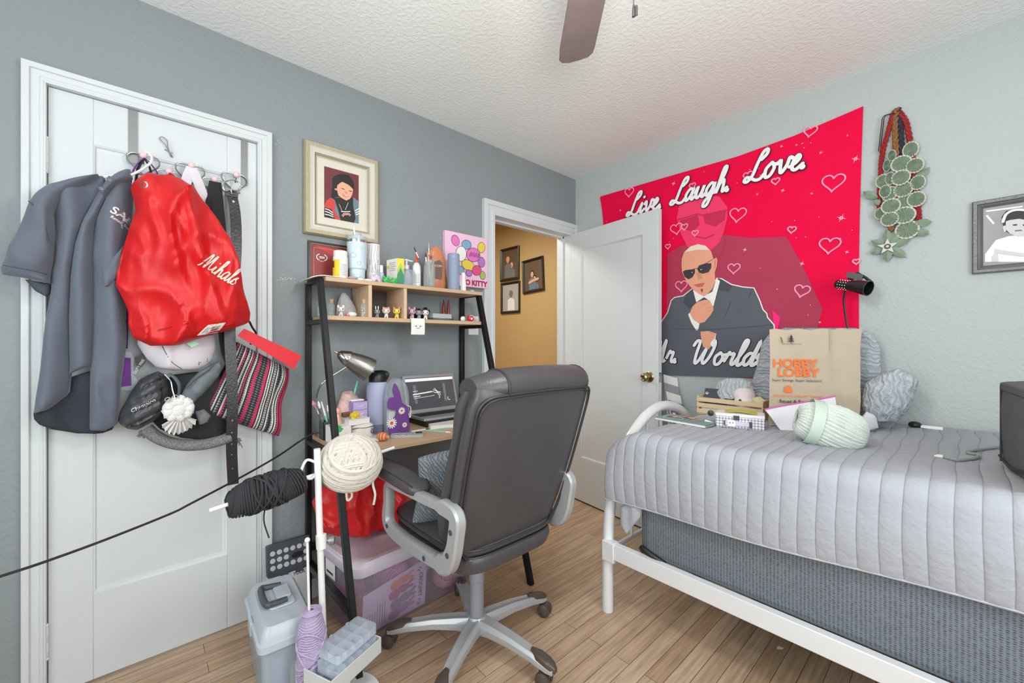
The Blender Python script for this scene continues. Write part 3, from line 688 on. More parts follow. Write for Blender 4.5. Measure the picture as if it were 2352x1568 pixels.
# ---------------------------------------------------------------- money lei
lei = thing('money_lei', 'hanging lei of braided red cords with folded banknote rosettes and leaves', 'lei', (1.83, -.01, 1.55))
M_BRAIDR = mat('braid_red', (150, 30, 34), .7, bump=(300, .6), var=.4, vscale=90); M_BRAIDO = mat('braid_bronze', (140, 96, 56), .7, bump=(300, .6), var=.5, vscale=80); M_BRAIDK = mat('braid_navy', (42, 40, 56), .7, var=.5, vscale=90)
M_NOTE = mat('banknote_green', (128, 146, 126), .8, var=.35, vscale=70); M_NOTEW = mat('banknote_edge', (205, 206, 194), .8)
ZL = 0
def braid(pts, r, m, nm='braided_cord'):
    c = crom([WHITE(u, v, n) for u, v, n in pts], 8); b = MB()
    for ph in range(3):
        q_ = []
        for i, p in enumerate(c):
            a = i * .9 + ph * 2.094; q_.append(p + V((math.cos(a) * r * .55, -abs(0) - math.sin(2 * a) * r * .4, math.sin(a) * r * .15)))
        b.tube(q_, r * .62, 6)
    obj(nm, b, m, lei)
def lz(pts): return pts
for pts, r, m in (([(1.839,2.2),(1.859,2.149),(1.87,2.075),(1.88,1.993),(1.886,1.902),(1.892,1.834),(1.896,1.777),(1.899,1.715)], .010, M_BRAIDR), ([(1.818,2.209),(1.805,2.151),(1.788,2.07),(1.778,2.015),(1.775,1.946),(1.771,1.866),(1.771,1.79)], .009, M_BRAIDR),
                  ([(1.83,2.221),(1.824,2.143),(1.826,2.057),(1.828,1.965),(1.826,1.885),(1.822,1.772),(1.809,1.683)], .011, M_BRAIDO), ([(1.835,2.219),(1.841,2.137),(1.845,2.061),(1.847,1.993),(1.851,1.878)], .009, M_BRAIDK), ([(1.822,2.218),(1.818,2.186),(1.822,2.115),(1.82,2.047)], .007, M_BRAIDO)):
    braid([(u, v, .014) for u, v in pts], r, m)
obj('ribbon', MB().tube([WHITE(u, v, .018) for u, v in [(1.814,2.182),(1.797,2.131),(1.773,2.046)]], .011, 8, flat=.2), mat('ribbon_red', (196, 44, 40), .6), lei)
for off in (0, .006): obj('cord', MB().tube(crom([WHITE(u - off, v, .02) for u, v in [(1.828,2.199),(1.792,2.202),(1.784,2.153),(1.775,2.051)]], 6), .0018, 6), M_BLACK, lei)
for i, (u, v) in enumerate([(1.874,2.021),(1.814,2.015),(1.845,1.968),(1.888,1.945),(1.797,1.975),(1.784,1.909),(1.809,1.913),(1.844,1.906),(1.805,1.848),(1.851,1.853),(1.892,1.8),(1.811,1.789),(1.857,1.795),(1.777,1.765),(1.855,1.739),(1.807,1.732),(1.863,1.675),(1.896,1.871),(1.792,1.86)]):
    r = (.036, .026, .036, .033, .028, .032, .03, .034, .034, .034, .034, .034, .036, .028, .038, .033, .040, .032, .03)[i]
    sq = (.75, .6, 1, .9, .5, .8, .6, .95, .8, .95, .9, 1, 1, .8, 1, .95, 1, .8, .7)[i]
    b = MB(); m_ = 32; n0 = .022 + .003 * (i % 4)
    cen = WHITE(u, v, n0 + .004)
    ring = [WHITE(u + r * sq * math.cos(a), v + r * math.sin(a), n0 + (.005 if j % 2 else -.002)) for j, a in ((j, 2 * math.pi * j / m_) for j in range(m_))]
    rin = [WHITE(u + r * .84 * sq * math.cos(a), v + r * .84 * math.sin(a), n0 + (.006 if j % 2 else -.001)) for j, a in ((j, 2 * math.pi * j / m_) for j in range(m_))]
    b.add([cen] + rin, [(0, 1 + j, 1 + (j + 1) % m_) for j in range(m_)], 0); b.rings([rin, ring], False, 1)
    obj('rosette', b, [M_NOTE, M_NOTEW], lei, smooth=0)
def nleaf(u, v, u1, v1, w):
    b = MB(); d = V((u1 - u, v1 - v)); p = V((-d.y, d.x)).normalized()
    rows = [(0, .15), (.25, .8), (.5, 1), (.75, .8), (1, .02)]
    L_ = [[V((u, v)) + d * t + p * w * q_ * s for s in (-1, 0, 1)] for t, q_ in rows]
    vs = [WHITE(x.x, x.y, .020 + (.007 if i % 3 == 1 else 0)) for i, x in enumerate(x for r in L_ for x in r)]
    b.add(vs, [(3 * j + i, 3 * j + i + 1, 3 * j + i + 4, 3 * j + i + 3) for j in range(4) for i in range(2)])
    obj('paper_leaf', b, M_NOTE, lei, smooth=0, solid=.0006)
lp = [(1.88,1.876),(1.931,1.927),(1.766,1.838),(1.715,1.881),(1.773,1.83),(1.753,1.812),(1.884,1.696),(1.938,1.696),(1.888,1.668),(1.929,1.643),(1.801,1.616),(1.797,1.691),(1.801,1.616),(1.841,1.677),(1.801,1.616),(1.872,1.632),(1.801,1.616),(1.859,1.555),(1.801,1.616),(1.797,1.544),(1.801,1.616),(1.742,1.59),(1.801,1.616),(1.744,1.649)]
for i in range(0, len(lp), 2): nleaf(*lp[i], *lp[i + 1], .017)
b = MB(); cu, cv_ = [(1.8,1.611)][0]
st = [(cu + (.036 if j % 2 == 0 else .015) * math.cos(R(90 + 36 * j)), cv_ + (.036 if j % 2 == 0 else .015) * math.sin(R(90 + 36 * j))) for j in range(10)]
b.prism(st, WHITE, .030, .033, 0); b.disc(cu, cv_, .012, .012, WHITE, .0335, 1); b.ball(WHITE(cu, cv_, .035), .006, k=0)
obj('paper_star', b, [M_NOTEW, M_BLACK], lei, smooth=0)

# ---------------------------------------------------------------- girl's portrait in a carved silver frame
fg = F((2.052, -.001, 1.459), (1, 0, 0), (0, 0, 1)); 
def g2(pts): return [(a - 2.052, c - 1.459) for a, c in pts]
def girl(q):
    for n, (k, pts) in enumerate([
        (1, [(2.087,1.536),(2.115,1.587),(2.148,1.596),(2.185,1.594),(2.215,1.583),(2.233,1.484),(2.087,1.505)]),
        (2, [(2.132,1.649),(2.13,1.675),(2.141,1.695),(2.163,1.697),(2.191,1.69),(2.209,1.662),(2.212,1.613),(2.197,1.592),(2.154,1.602),(2.138,1.618)]),
        (3, [(2.14,1.653),(2.148,1.666),(2.173,1.658),(2.2,1.644),(2.2,1.61),(2.191,1.588),(2.17,1.59),(2.151,1.605),(2.141,1.622)]),
        (3, [(2.132,1.637),(2.14,1.64),(2.141,1.617),(2.136,1.613)]),
        (2, [(2.14,1.655),(2.149,1.678),(2.176,1.677),(2.203,1.658),(2.203,1.644),(2.173,1.658),(2.151,1.658)]),
        (2, [(2.157,1.639),(2.168,1.639),(2.168,1.633),(2.159,1.634)]), (2, [(2.182,1.634),(2.193,1.632),(2.192,1.627),(2.182,1.629)]),
        (4, [(2.162,1.616),(2.179,1.615),(2.181,1.61),(2.163,1.611)]),
        (3, [(2.112,1.552),(2.141,1.54),(2.185,1.523),(2.185,1.51),(2.141,1.525),(2.112,1.537)]),
        (3, [(2.105,1.523),(2.119,1.546),(2.122,1.5),(2.105,1.503)]),
    ]): q.flat(g2(pts), fg, .0044 + .0002 * n, k)
    q.ribbon(g2(crom([(2.133,1.654),(2.141,1.682),(2.16,1.693),(2.185,1.688),(2.203,1.673)], 4)), .004, fg, .0070, 1)
    for a in ([(2.092,1.706),(2.179,1.703)], [(2.092,1.688),(2.109,1.654)]): q.ribbon(g2(a), .003, fg, .0043, 1)
M_SILV = mat('carved_silver', (120, 120, 122), .4, .5, bump=(160, .8), var=.3, vscale=60)
picture('silver_picture_frame', 'carved silver frame with a black and white photo of a small girl in a headband', 'picture', fg, .24, .290,
        [(0, .014, 0), (.004, .02, 0), (.014, .018, 0), (.016, .012, 1), (.022, .014, 1), (.030, .006, 1)], [M_SILV, mat('grey_frame', (96, 97, 100), .4)], girl,
        [mat('photo_grey', (150, 150, 152), .4, vscale=9, var=.3), P_WHITE, P_HAIR, mat('photo_light_grey', (202, 202, 202), .4), mat('photo_mid_grey', (110, 110, 112), .4)], .03)
# silver rope edge

# ---------------------------------------------------------------- what hangs on the closet door
from mathutils.bvhtree import BVHTree
def hull_fr(x): return F((x, 0, 0), (0, 1, 0), (0, 0, 1))
def drape(src, let, n, off=.0015):
    """lay the vertices of let onto src along the direction -n"""
    t = BVHTree.FromPolygons([V(v) for v in src.v], src.f); n = V(n).normalized(); out = []
    for p in let.v:
        h_ = t.ray_cast(V(p) + n * .4, -n)
        out.append(tuple((h_[0] + n * (off + max(0, (V(p).x - 5)))) if h_[0] else (t.find_nearest(V(p))[0] + n * off)))
    let.v = out
    return let
def wrinkle(u, v, s, a, k=1.7): return a * ((1 - abs(noise.noise(V((u * s, v * s * .55 + u * s * .3, k))))) ** 3 - .5)
M_NICK = mat('brushed_hook_steel', (150, 150, 152), .3, .9)
M_PINKB = mat('pink_bead', (232, 200, 202), .25)
# --- over-door rack of heart hooks
rk = thing('over_door_rack', 'over-door rack of steel wire hearts with pale pink knobs', 'hook rack', (.02, -2.43, 1.70))
for a, c_ in (([(-2.54,2.035),(-2.515,2.037)], [(-2.54,1.835),(-2.515,1.836)]), ([(-2.195,2.045),(-2.172,2.045)], [(-2.195,1.841),(-2.172,1.84)])):
    obj('strap', MB().bx(.003, .0055, a[0][0], a[1][0], c_[0][1], CZ - .004), M_NICK, rk)
kn = [(-2.499,1.853),(-2.429,1.813),(-2.363,1.856),(-2.291,1.822),(-2.219,1.859)]
for i, (u, v) in enumerate(kn):
    s = .030; lob = heart(u, v - .014, s * 1.6, 0, 26)
    if i % 2: lob = heart(u, v - .012, s * 1.35, 0, 26)
    hk = obj('heart_hook', MB().tube([V((.014 if i % 2 == 0 else .018, a, c_)) for a, c_ in lob[:-1]], .0026, 7, closed=True).tube(crom([(.016, u, v - .010), (.030, u, v - .022), (.046, u, v - .016), (.054, u, v - .002)], 5), .0022, 7), M_NICK, rk)
    obj('knob', MB().ball((.058, u, v + .002), .0115, .0115, .0125, 16), M_PINKB, hk)
b = MB().tube([(.012, kn[0][0] - .02, kn[0][1] - .055), (.012, kn[4][0] + .02, kn[4][1] - .055)], .003, 8)
obj('back_bar', b, M_NICK, rk)
wl = [(-2.447,1.947),(-2.437,1.945),(-2.43,1.921),(-2.422,1.901),(-2.416,1.889)]
b = MB().tube(crom([(.006, *wl[4]), (.012, *wl[3]), (.016, *wl[2]), (.014, wl[1][0] + .004, wl[1][1]), (.013, wl[0][0], wl[0][1] + .008), (.012, wl[0][0] - .006, wl[0][1] - .002), (.014, wl[2][0] - .006, wl[2][1] + .004), (.010, wl[3][0] - .004, wl[3][1] + .002), (.006, wl[4][0] - .004, wl[4][1])], 5), .0016, 7)
b.tube([(.004, wl[3][0] - .018, wl[3][1] + .012), (.016, wl[3][0] + .006, wl[3][1])], .0012, 6)
one('wire_hook', 'single bent wire hook stuck on the door above the heart hooks', 'hook', b, M_NICK)
# --- grey polo shirt on a hanger
M_POLO = mat('slate_polo', (92, 99, 113), .75, bump=(500, .15), var=.05, sheen=.2); M_POLOD = mat('polo_inside', (52, 56, 64), .9, bump=(400, .6), var=.35, vscale=200); M_POLOS = mat('polo_seam', (70, 76, 88), .8)
sh = thing('polo_shirt', 'slate grey polo shirt with white chest lettering hanging on the closet door', 'shirt', (.12, -2.56, 1.1))
def flut(u, v, q_, j): return .010 * math.sin(70 * u + 4 * v) + wrinkle(u, v, 10, .020)
P_L = [(-2.596,1.736),(-2.611,1.736),(-2.675,1.706),(-2.727,1.674),(-2.716,1.573),(-2.708,1.5),(-2.72,1.331),(-2.727,1.274),(-2.741,1.098),(-2.755,0.963),(-2.722,0.973),(-2.678,1.018),(-2.673,1.081),(-2.675,1.276),(-2.67,1.415),(-2.654,1.529),(-2.625,1.62),(-2.59,1.707)]
P_C = [(-2.586,1.739),(-2.621,1.661),(-2.646,1.585),(-2.665,1.498),(-2.676,1.386),(-2.681,1.275),(-2.68,1.08),(-2.651,1.098),(-2.623,1.11),(-2.616,1.278),(-2.618,1.448),(-2.62,1.562),(-2.6,1.637),(-2.565,1.718)]
P_R = [(-2.544,1.765),(-2.573,1.736),(-2.598,1.666),(-2.621,1.59),(-2.631,1.503),(-2.63,1.39),(-2.63,1.221),(-2.631,1.094),(-2.633,0.896),(-2.597,0.887),(-2.564,0.905),(-2.556,1.041),(-2.542,1.193),(-2.546,1.311),(-2.55,1.457),(-2.55,1.509),(-2.53,1.599),(-2.524,1.718)]
P_B = [(-2.755,0.98),(-2.718,1.053),(-2.628,1.091),(-2.575,1.058),(-2.575,0.886),(-2.603,0.876),(-2.656,0.881),(-2.718,0.906),(-2.744,0.922),(-2.76,0.949)]
bl_ = MB().puff(P_L, hull_fr(.085), .055, 26, 44, flut, .3, pw=.45)
bc2 = MB().puff(P_C, hull_fr(.090), .060, 18, 44, flut, .3, pw=.45)
br_ = MB().puff(P_R, hull_fr(.085), .075, 26, 48, flut, .3, pw=.45)
obj('body', MB().add(bl_.v, bl_.f).add(bc2.v, bc2.f).add(br_.v, br_.f), M_POLO, sh, smooth=70)
obj('inside', MB().puff(P_B, hull_fr(.070), .02, 20, 16, flut, .3), M_POLOD, sh, smooth=70)
P_S = [(-2.609,1.735),(-2.675,1.703),(-2.727,1.674),(-2.749,1.64),(-2.764,1.603),(-2.786,1.52),(-2.807,1.445),(-2.818,1.408),(-2.815,1.388),(-2.783,1.384),(-2.749,1.377),(-2.719,1.369),(-2.711,1.438),(-2.705,1.521),(-2.709,1.588),(-2.685,1.648),(-2.627,1.705)]
sl = MB().puff(P_S, hull_fr(.100), .065, 26, 34, lambda u, v, q_, j: wrinkle(u, v, 9, .026) + .006 * math.sin(40 * u + 30 * v), .3, pw=.45)
obj('sleeve', sl, M_POLO, sh, smooth=70)
obj('sleeve_lining', MB().puff([(-2.773,1.379),(-2.719,1.371),(-2.718,1.341),(-2.728,1.328),(-2.751,1.344)], hull_fr(.085), .02, 12, 10, None, .3), M_POLOS, sh)
obj('sleeve_seam', MB().tube(crom([(.165, *p) for p in [(-2.755,1.605),(-2.739,1.585),(-2.721,1.542),(-2.709,1.495)]], 4), .0018, 6), M_POLOS, sh)
obj('hem_seam', drape(sl, MB().tube(crom([(.1, *p) for p in [(-2.813,1.414),(-2.78,1.405),(-2.746,1.399),(-2.714,1.391)]], 6), .0014, 6), (1, 0, 0), .001), M_POLOS, sh)
obj('right_sleeve', MB().puff([(-2.549,1.508),(-2.572,1.467),(-2.582,1.457),(-2.599,1.438),(-2.602,1.415),(-2.597,1.376),(-2.594,1.365),(-2.578,1.371),(-2.564,1.394),(-2.551,1.453)], hull_fr(.145), .03, 16, 16, lambda u, v, q_, j: .006 * math.sin(110 * u + 40 * v), .5), M_POLO, sh)
obj('collar', MB().puff([(-2.532,1.768),(-2.548,1.763),(-2.572,1.742),(-2.595,1.71),(-2.607,1.673),(-2.597,1.664),(-2.577,1.695),(-2.554,1.718),(-2.526,1.737)], hull_fr(.135), .035, 20, 14, lambda u, v, q_, j: .004 * math.sin(90 * u), .5), M_POLO, sh)
obj('placket', drape(br_, MB().tube([(.1, *p) for p in [(-2.572,1.703),(-2.595,1.655),(-2.613,1.601),(-2.629,1.623),(-2.631,1.637)]], .0018, 6), (1, 0, 0), .001), M_POLOS, sh)
for p in [(-2.582,1.709),(-2.601,1.676)]:
    obj('button', MB().lathe([(0, 0), (.0055, 0), (.0055, .002), (.003, .0028), (0, .002)], (.182, *p), (1, .1, 0), 14), mat('grey_button', (100, 104, 112), .3), sh)
la, lb_ = (0.16,-2.583,1.609), (0.16,-2.532,1.584)
lu_ = (V(lb_) - V(la)).normalized(); fl4 = F(la, lu_, V((0, -lu_.z, lu_.y))); fl4.n = V((1, 0, 0))
t_ = text_mb('SAS', fl4, .036, 0, bold=.0008, align='LEFT'); t_ = text_mb('Retail Services', F(V(la) + V((0, .002, -.019)), lu_, fl4.v, (1, 0, 0)), .0132, 0, b=t_, bold=.0002, align='LEFT')
obj('chest_lettering', drape(br_, t_, (1, 0, 0), .002), P_WHITE, sh, smooth=0)
hg = thing('clothes_hanger', 'white plastic hanger hook holding the slate polo on the first heart', 'hanger', (0.1,-2.499,1.789))
obj('hook', MB().tube(crom([V(p) for p in [(0.15,-2.532,1.747),(0.14,-2.513,1.767),(0.12,-2.495,1.793),(0.1,-2.481,1.819),(0.085,-2.477,1.841),(0.07,-2.484,1.861),(0.062,-2.494,1.865),(0.058,-2.504,1.857)]], 6), .0042, 10), M_WPLAS, hg)
obj('arm', MB().tube(crom([V(p) for p in [(0.1,-2.696,1.682),(0.11,-2.607,1.73),(0.13,-2.533,1.753)]], 5), .005, 8), M_WPLAS, hg)
# --- red drawstring bag
M_RED = mat('red_drawstring_nylon', (202, 20, 24), .45, bump=(60, .12), var=.05, spec=.45)
rb_ = thing('drawstring_bag', 'bulging red drawstring bag with cream script hanging over the polo shirt', 'bag', (.2, -2.35, 1.2))
P_BAG = [(-2.492,1.752),(-2.508,1.739),(-2.528,1.713),(-2.532,1.698),(-2.519,1.629),(-2.531,1.584),(-2.547,1.511),(-2.564,1.431),(-2.568,1.371),(-2.552,1.331),(-2.538,1.289),(-2.538,1.241),(-2.525,1.198),(-2.482,1.172),(-2.409,1.173),(-2.358,1.195),(-2.271,1.226),(-2.194,1.259),(-2.191,1.297),(-2.2,1.327),(-2.217,1.388),(-2.233,1.482),(-2.255,1.559),(-2.291,1.625),(-2.327,1.681),(-2.365,1.716),(-2.395,1.745),(-2.427,1.761),(-2.449,1.758),(-2.476,1.756)]
def bagfold(u, v, q_, j):
    d = (v - 1.65)
    f1 = .030 * math.exp(-((u + 2.385 + .22 * d) / .018) ** 2) - .024 * math.exp(-((u + 2.425 + .12 * d) / .022) ** 2)
    f2 = .022 * math.exp(-((u + 2.30 + .42 * d) / .022) ** 2) - .020 * math.exp(-((u + 2.275 + .36 * d) / .02) ** 2)
    top_ = .014 * math.sin(95 * u) * max(0, (v - 1.55) / .25)
    return f1 + f2 + top_ + wrinkle(u, v, 5, .07, 4.2) + wrinkle(u, v, 12, .030, 8.1) + wrinkle(u, v, 26, .008, 2.1)
bg = MB().puff(P_BAG, hull_fr(.165), .115, 60, 66, bagfold, .35, pw=.42)
obj('bag', bg, M_RED, rb_, smooth=75)
ba, bb = (0.26,-2.364,1.445), (0.26,-2.242,1.371)
bu = (V(bb) - V(ba)).normalized(); fbl = F(ba, bu, V((0, -bu.z, bu.y))); fbl.n = V((1, 0, 0))
q = MB(); script(q, "Mihals", fbl, .000, .004, .034, .0021, 0, 0, .10, 0, .72)
obj('script_lettering', drape(bg, q, (1, 0, 0), .0025), mat('cream_ink', (238, 226, 208), .6), rb_, smooth=0)
lp4 = [(-2.334,1.244),(-2.285,1.254),(-2.304,1.218),(-2.362,1.207)]
q = MB(); fq = hull_fr(0); 
def bil(a, s): return [(lp4[0][i] * (1 - a) + lp4[1][i] * a) * (1 - s) + (lp4[3][i] * (1 - a) + lp4[2][i] * a) * s for i in (0, 1)]
q.grid(lambda a, s: fq(*bil(a, s), .0), 10, 4, k=0)
for i in range(12):
    a0 = .12 + .064 * i; w_ = .016 if i % 3 else .03
    q.add([fq(*bil(a0, .25), 0), fq(*bil(a0 + w_, .25), 0), fq(*bil(a0 + w_, .8), 0), fq(*bil(a0, .8), 0)], [(0, 1, 2, 3)], 1)
nlab = 11 * 5
drape(bg, q, (1, 0, 0), .002); q.v = q.v[:nlab] + [(x + .0008, y, z) for x, y, z in q.v[nlab:]]
obj('barcode_label', q, [M_PAPER, M_BLACK], rb_, smooth=0)
nk = [(-2.431,1.796),(-2.445,1.773),(-2.441,1.743),(-2.404,1.73),(-2.374,1.724),(-2.386,1.76),(-2.41,1.786)]
obj('gathered_neck', MB().puff(nk, hull_fr(.09), .035, 16, 14, lambda u, v, q_, j: .010 * math.sin(150 * u + 60 * v), .5), mat('red_nylon_dark', (176, 28, 32), .5), rb_, smooth=75)
for p in [(-2.499,1.697)]: obj('eyelet', drape(bg, MB().tube([(.1, p[0] + .008 * math.cos(a), p[1] + .010 * math.sin(a)) for a in [j * .45 for j in range(14)]], .0018, 6, closed=True), (1, 0, 0), .001), M_NICK, rb_)
obj('drawcord', MB().tube(crom([V(p) for p in [(0.16,-2.192,1.265),(0.14,-2.178,1.242),(0.13,-2.164,1.215),(0.1,-2.178,1.176)]], 5), .004, 7), M_BLACK, rb_)
obj('stitched_flap', drape(bg, MB().tube([(.1, *p) for p in [(-2.466,1.224),(-2.43,1.239),(-2.394,1.255)]], .0016, 5), (1, 0, 0), .001), mat('red_seam', (150, 22, 24), .6), rb_)
# --- purple lanyard strip and badge sleeve
t = thing('purple_lanyard', 'purple and black lanyard with a clear badge sleeve behind the polo shirt', 'lanyard', (.05, -2.5, 1.15))
M_PUR = mat('purple_strap', (108, 40, 140), .6)
obj('strap', MB().tube(crom([V(p) for p in [(0.06,-2.499,1.842),(0.065,-2.515,1.817),(0.07,-2.528,1.781),(0.06,-2.533,1.731),(0.05,-2.538,1.47),(0.05,-2.544,1.162)]], 5), .009, 8, flat=.25).tube(crom([V(p) for p in [(0.062,-2.495,1.843),(0.07,-2.478,1.823),(0.07,-2.461,1.79),(0.06,-2.475,1.745)]], 5), .008, 8, flat=.25), M_PUR, t)
obj('black_strap', MB().tube(crom([V(p) for p in [(0.066,-2.499,1.837),(0.072,-2.508,1.814),(0.074,-2.515,1.79),(0.06,-2.52,1.75)]], 5), .008, 8, flat=.3).tube(crom([V(p) for p in [(0.066,-2.497,1.838),(0.072,-2.485,1.818),(0.074,-2.478,1.788)]], 5), .008, 8, flat=.3), M_BLACK, t)
obj('badge', MB().prism([(-2.56,1.132),(-2.533,1.129),(-2.531,1.032),(-2.56,1.029)], hull_fr(.0625), 0, .003), M_PUR, t)
obj('sleeve', MB().prism([(-2.564,1.154),(-2.533,1.15),(-2.524,1.128),(-2.527,1.07),(-2.515,1.051),(-2.52,1.02),(-2.538,1.015),(-2.564,1.02)], hull_fr(.060), 0, .002), M_CLEAR, t)
obj('tag', text_mb('DUTY FREE', F((0.068,-2.508,1.097), V((0, .45, .9)), V((0, -.9, .45)), (1, 0, 0)), .011, .0012, 1, MB().prism([(-2.524,1.129),(-2.497,1.15),(-2.492,1.115),(-2.513,1.085)], hull_fr(.064), 0, .002, 0), bold=.0002), [M_BLACK, M_PAPER], t, smooth=0)
# --- white rounded bag with its straps
M_WBAG = mat('white_faux_leather', (214, 210, 216), .5, var=.04)
t = thing('white_bag', 'white rounded bag hanging below the red drawstring bag', 'bag', (.1, -2.36, 1.13))
P_W = [(-2.511,1.215),(-2.517,1.18),(-2.504,1.151),(-2.492,1.127),(-2.464,1.093),(-2.421,1.081),(-2.345,1.081),(-2.32,1.096),(-2.302,1.118),(-2.292,1.159),(-2.294,1.207),(-2.331,1.239),(-2.442,1.236)]
wb = MB().puff(P_W, hull_fr(.088), .058, 34, 26, lambda u, v, q_, j: wrinkle(u, v, 9, .02), .5)
obj('body', wb, M_WBAG, t, smooth=75)
obj('seam', drape(wb, MB().tube(crom([(.1, *p) for p in [(-2.451,1.172),(-2.44,1.144),(-2.424,1.113),(-2.395,1.087)]], 5), .0012, 5), (1, 0, 0), .0005), M_DKGREY, t)
obj('logo', drape(wb, MB().tube([(.1, *p) for p in [(-2.347,1.101),(-2.347,1.11),(-2.319,1.124)]], .0010, 5).tube([(.1, *p) for p in [(-2.347,1.101),(-2.319,1.114),(-2.319,1.121),(-2.343,1.107)]], .0010, 5), (1, 0, 0), .0005), M_BLACK, t)
for pts in ([(0.062,-2.363,1.846),(0.07,-2.377,1.8),(0.065,-2.384,1.757),(0.05,-2.386,1.705)], [(0.064,-2.362,1.845),(0.072,-2.348,1.804),(0.07,-2.329,1.746),(0.05,-2.325,1.684),(0.05,-2.322,1.431)]):
    obj('strap', MB().tube(crom([V(p) for p in pts], 5), .016, 8, flat=.14), M_WBAG, t)
obj('tag', MB().prism([(-2.386,1.181),(-2.361,1.187),(-2.349,1.178),(-2.371,1.165)], hull_fr(.166), 0, .002), mat('mint_tag', (176, 226, 186), .5), t)
# --- black puffer pouch
M_PUFF = mat('black_puffer_nylon', (62, 64, 68), .38, var=.1)
t = thing('puffer_pouch', 'black quilted puffer pouch with small white script beside the polo hem', 'pouch', (.09, -2.5, .98))
P_P = [(-2.461,1.081),(-2.488,1.069),(-2.509,1.055),(-2.528,1.021),(-2.543,0.987),(-2.558,0.953),(-2.564,0.916),(-2.554,0.897),(-2.537,0.887),(-2.513,0.882),(-2.482,0.899),(-2.456,0.917),(-2.437,0.939),(-2.427,0.96),(-2.431,1.022),(-2.439,1.066)]
pf = MB().puff(P_P, hull_fr(.100), .070, 30, 36, lambda u, v, q_, j: -.012 * max(0, math.cos((v * 1.0 - u * .55) * 175)) ** 3 + .003 * math.sin(160 * u + 50 * v), .5)
obj('body', pf, M_PUFF, t, smooth=75)
pa, pb_ = (0.16,-2.53,0.948), (0.16,-2.486,0.972)
pu_ = (V(pb_) - V(pa)).normalized()
obj('lettering', drape(pf, text_mb('Champion', F(pa, pu_, V((0, -pu_.z, pu_.y)), (1, 0, 0)), .017, 0, align='LEFT', shear=.3), (1, 0, 0), .0015), P_WHITE, t, smooth=0)
obj('zip', drape(pf, MB().tube(crom([(.1, *p) for p in [(-2.459,1.075),(-2.452,1.011),(-2.459,0.951),(-2.488,0.916),(-2.532,0.901)]], 5), .0022, 6), (1, 0, 0), .001), M_BLACK, t)
obj('key_chain', MB().tube(crom([V(p) for p in [(0.15,-2.445,1.071),(0.16,-2.429,1.048),(0.165,-2.424,1.017),(0.17,-2.417,0.986)]], 6), .0022, 6).tube([V((.172, -2.417 + .010 * math.cos(a), 0.986 + .013 * math.sin(a))) for a in [j * .45 for j in range(14)]], .0014, 6, closed=True).tube([V((.178, -2.437 + .008 * math.cos(a), 0.985 + .008 * math.sin(a))) for a in [j * .45 for j in range(14)]], .0016, 6, closed=True), M_CHROME, t)
# --- grey pouch
M_GPO = mat('grey_suede', (112, 122, 128), .8, bump=(300, .3), var=.12)
t = thing('grey_pouch', 'blue grey zip pouch hanging under the white bag', 'pouch', (.08, -2.33, 1.0))
obj('body', MB().puff([(-2.279,1.113),(-2.306,1.097),(-2.341,1.076),(-2.372,1.039),(-2.39,1.008),(-2.398,0.986),(-2.38,0.965),(-2.359,0.957),(-2.328,0.99),(-2.298,1.027),(-2.279,1.056),(-2.271,1.093)], hull_fr(.085), .045, 22, 22, lambda u, v, q_, j: wrinkle(u, v, 14, .014) + .004 * math.sin(120 * (u + v)), .5), M_GPO, t, smooth=75)
obj('zip', MB().tube(crom([(.132, *p) for p in [(-2.384,1.016),(-2.356,1.049),(-2.319,1.079),(-2.301,1.098)]], 5), .0026, 6), M_DKGREY, t)
obj('strap', MB().tube(crom([V(p) for p in [(0.1,-2.431,1.07),(0.11,-2.414,1.054),(0.11,-2.402,1.026),(0.1,-2.404,0.986)]], 5), .012, 8, flat=.25), M_GPO, t)
# --- white lace flower
t = thing('lace_flower', 'white ruffled lace flower hanging in front of the dark hat', 'flower', (.16, -2.42, .94))
fx0 = (0.15,-2.407,0.944); b = MB()
b.ball(fx0, .030, .034, .040, 16, nz=.35, ns=60)
for i in range(9):
    a = i * .70; b.ball((fx0[0] + .012, fx0[1] + .030 * math.cos(a), fx0[2] + .028 * math.sin(a) + .004), .014, .018, .020, 10, nz=.4, ns=80)
obj('bloom', b, mat('white_lace', (224, 222, 220), .9, bump=(200, .8), var=.06), t, smooth=80)
b = MB(); c_ = (0.16,-2.402,0.896)
b.grid(lambda a, s: V((c_[0] + .012 * math.sin(a * 50) * s, c_[1] + (.008 + .045 * s) * math.cos(3.6 + 2.3 * a * 1.05 - .2), c_[2] + .030 + (.008 + .058 * s) * math.sin(3.6 + 2.3 * a) + .004 * math.sin(60 * a) * s)), 60, 6)
obj('ruffle', b, mat('sheer_lace', (226, 224, 220), .8, alpha=.85), t, solid=.001)
# --- dark hat with a tweed band
t = thing('tweed_hat', 'dark knitted hat with a fringed grey tweed band on the door', 'hat', (.06, -2.37, .9))
obj('crown', MB().puff([(-2.487,0.914),(-2.476,1.006),(-2.415,1.065),(-2.284,1.075),(-2.241,1.021),(-2.241,0.814),(-2.298,0.802),(-2.39,0.821),(-2.452,0.862)], hull_fr(.045), .045, 26, 22, lambda u, v, q_, j: wrinkle(u, v, 12, .02), .3), mat('hat_charcoal', (46, 47, 50), .9, bump=(200, .6)), t, smooth=75)
M_TWEED = mat('tweed', (118, 120, 122), .95, bump=(160, 1.0), var=.95, vscale=170)
bnd = [V(p) for p in [(0.09,-2.492,0.879),(0.1,-2.467,0.849),(0.108,-2.429,0.822),(0.112,-2.38,0.805),(0.112,-2.328,0.8),(0.108,-2.28,0.805),(0.1,-2.25,0.812)]]
obj('band', MB().tube(crom(bnd, 6), .023, 12, flat=.85), M_TWEED, t)
q = MB(); rn = random.Random(6)
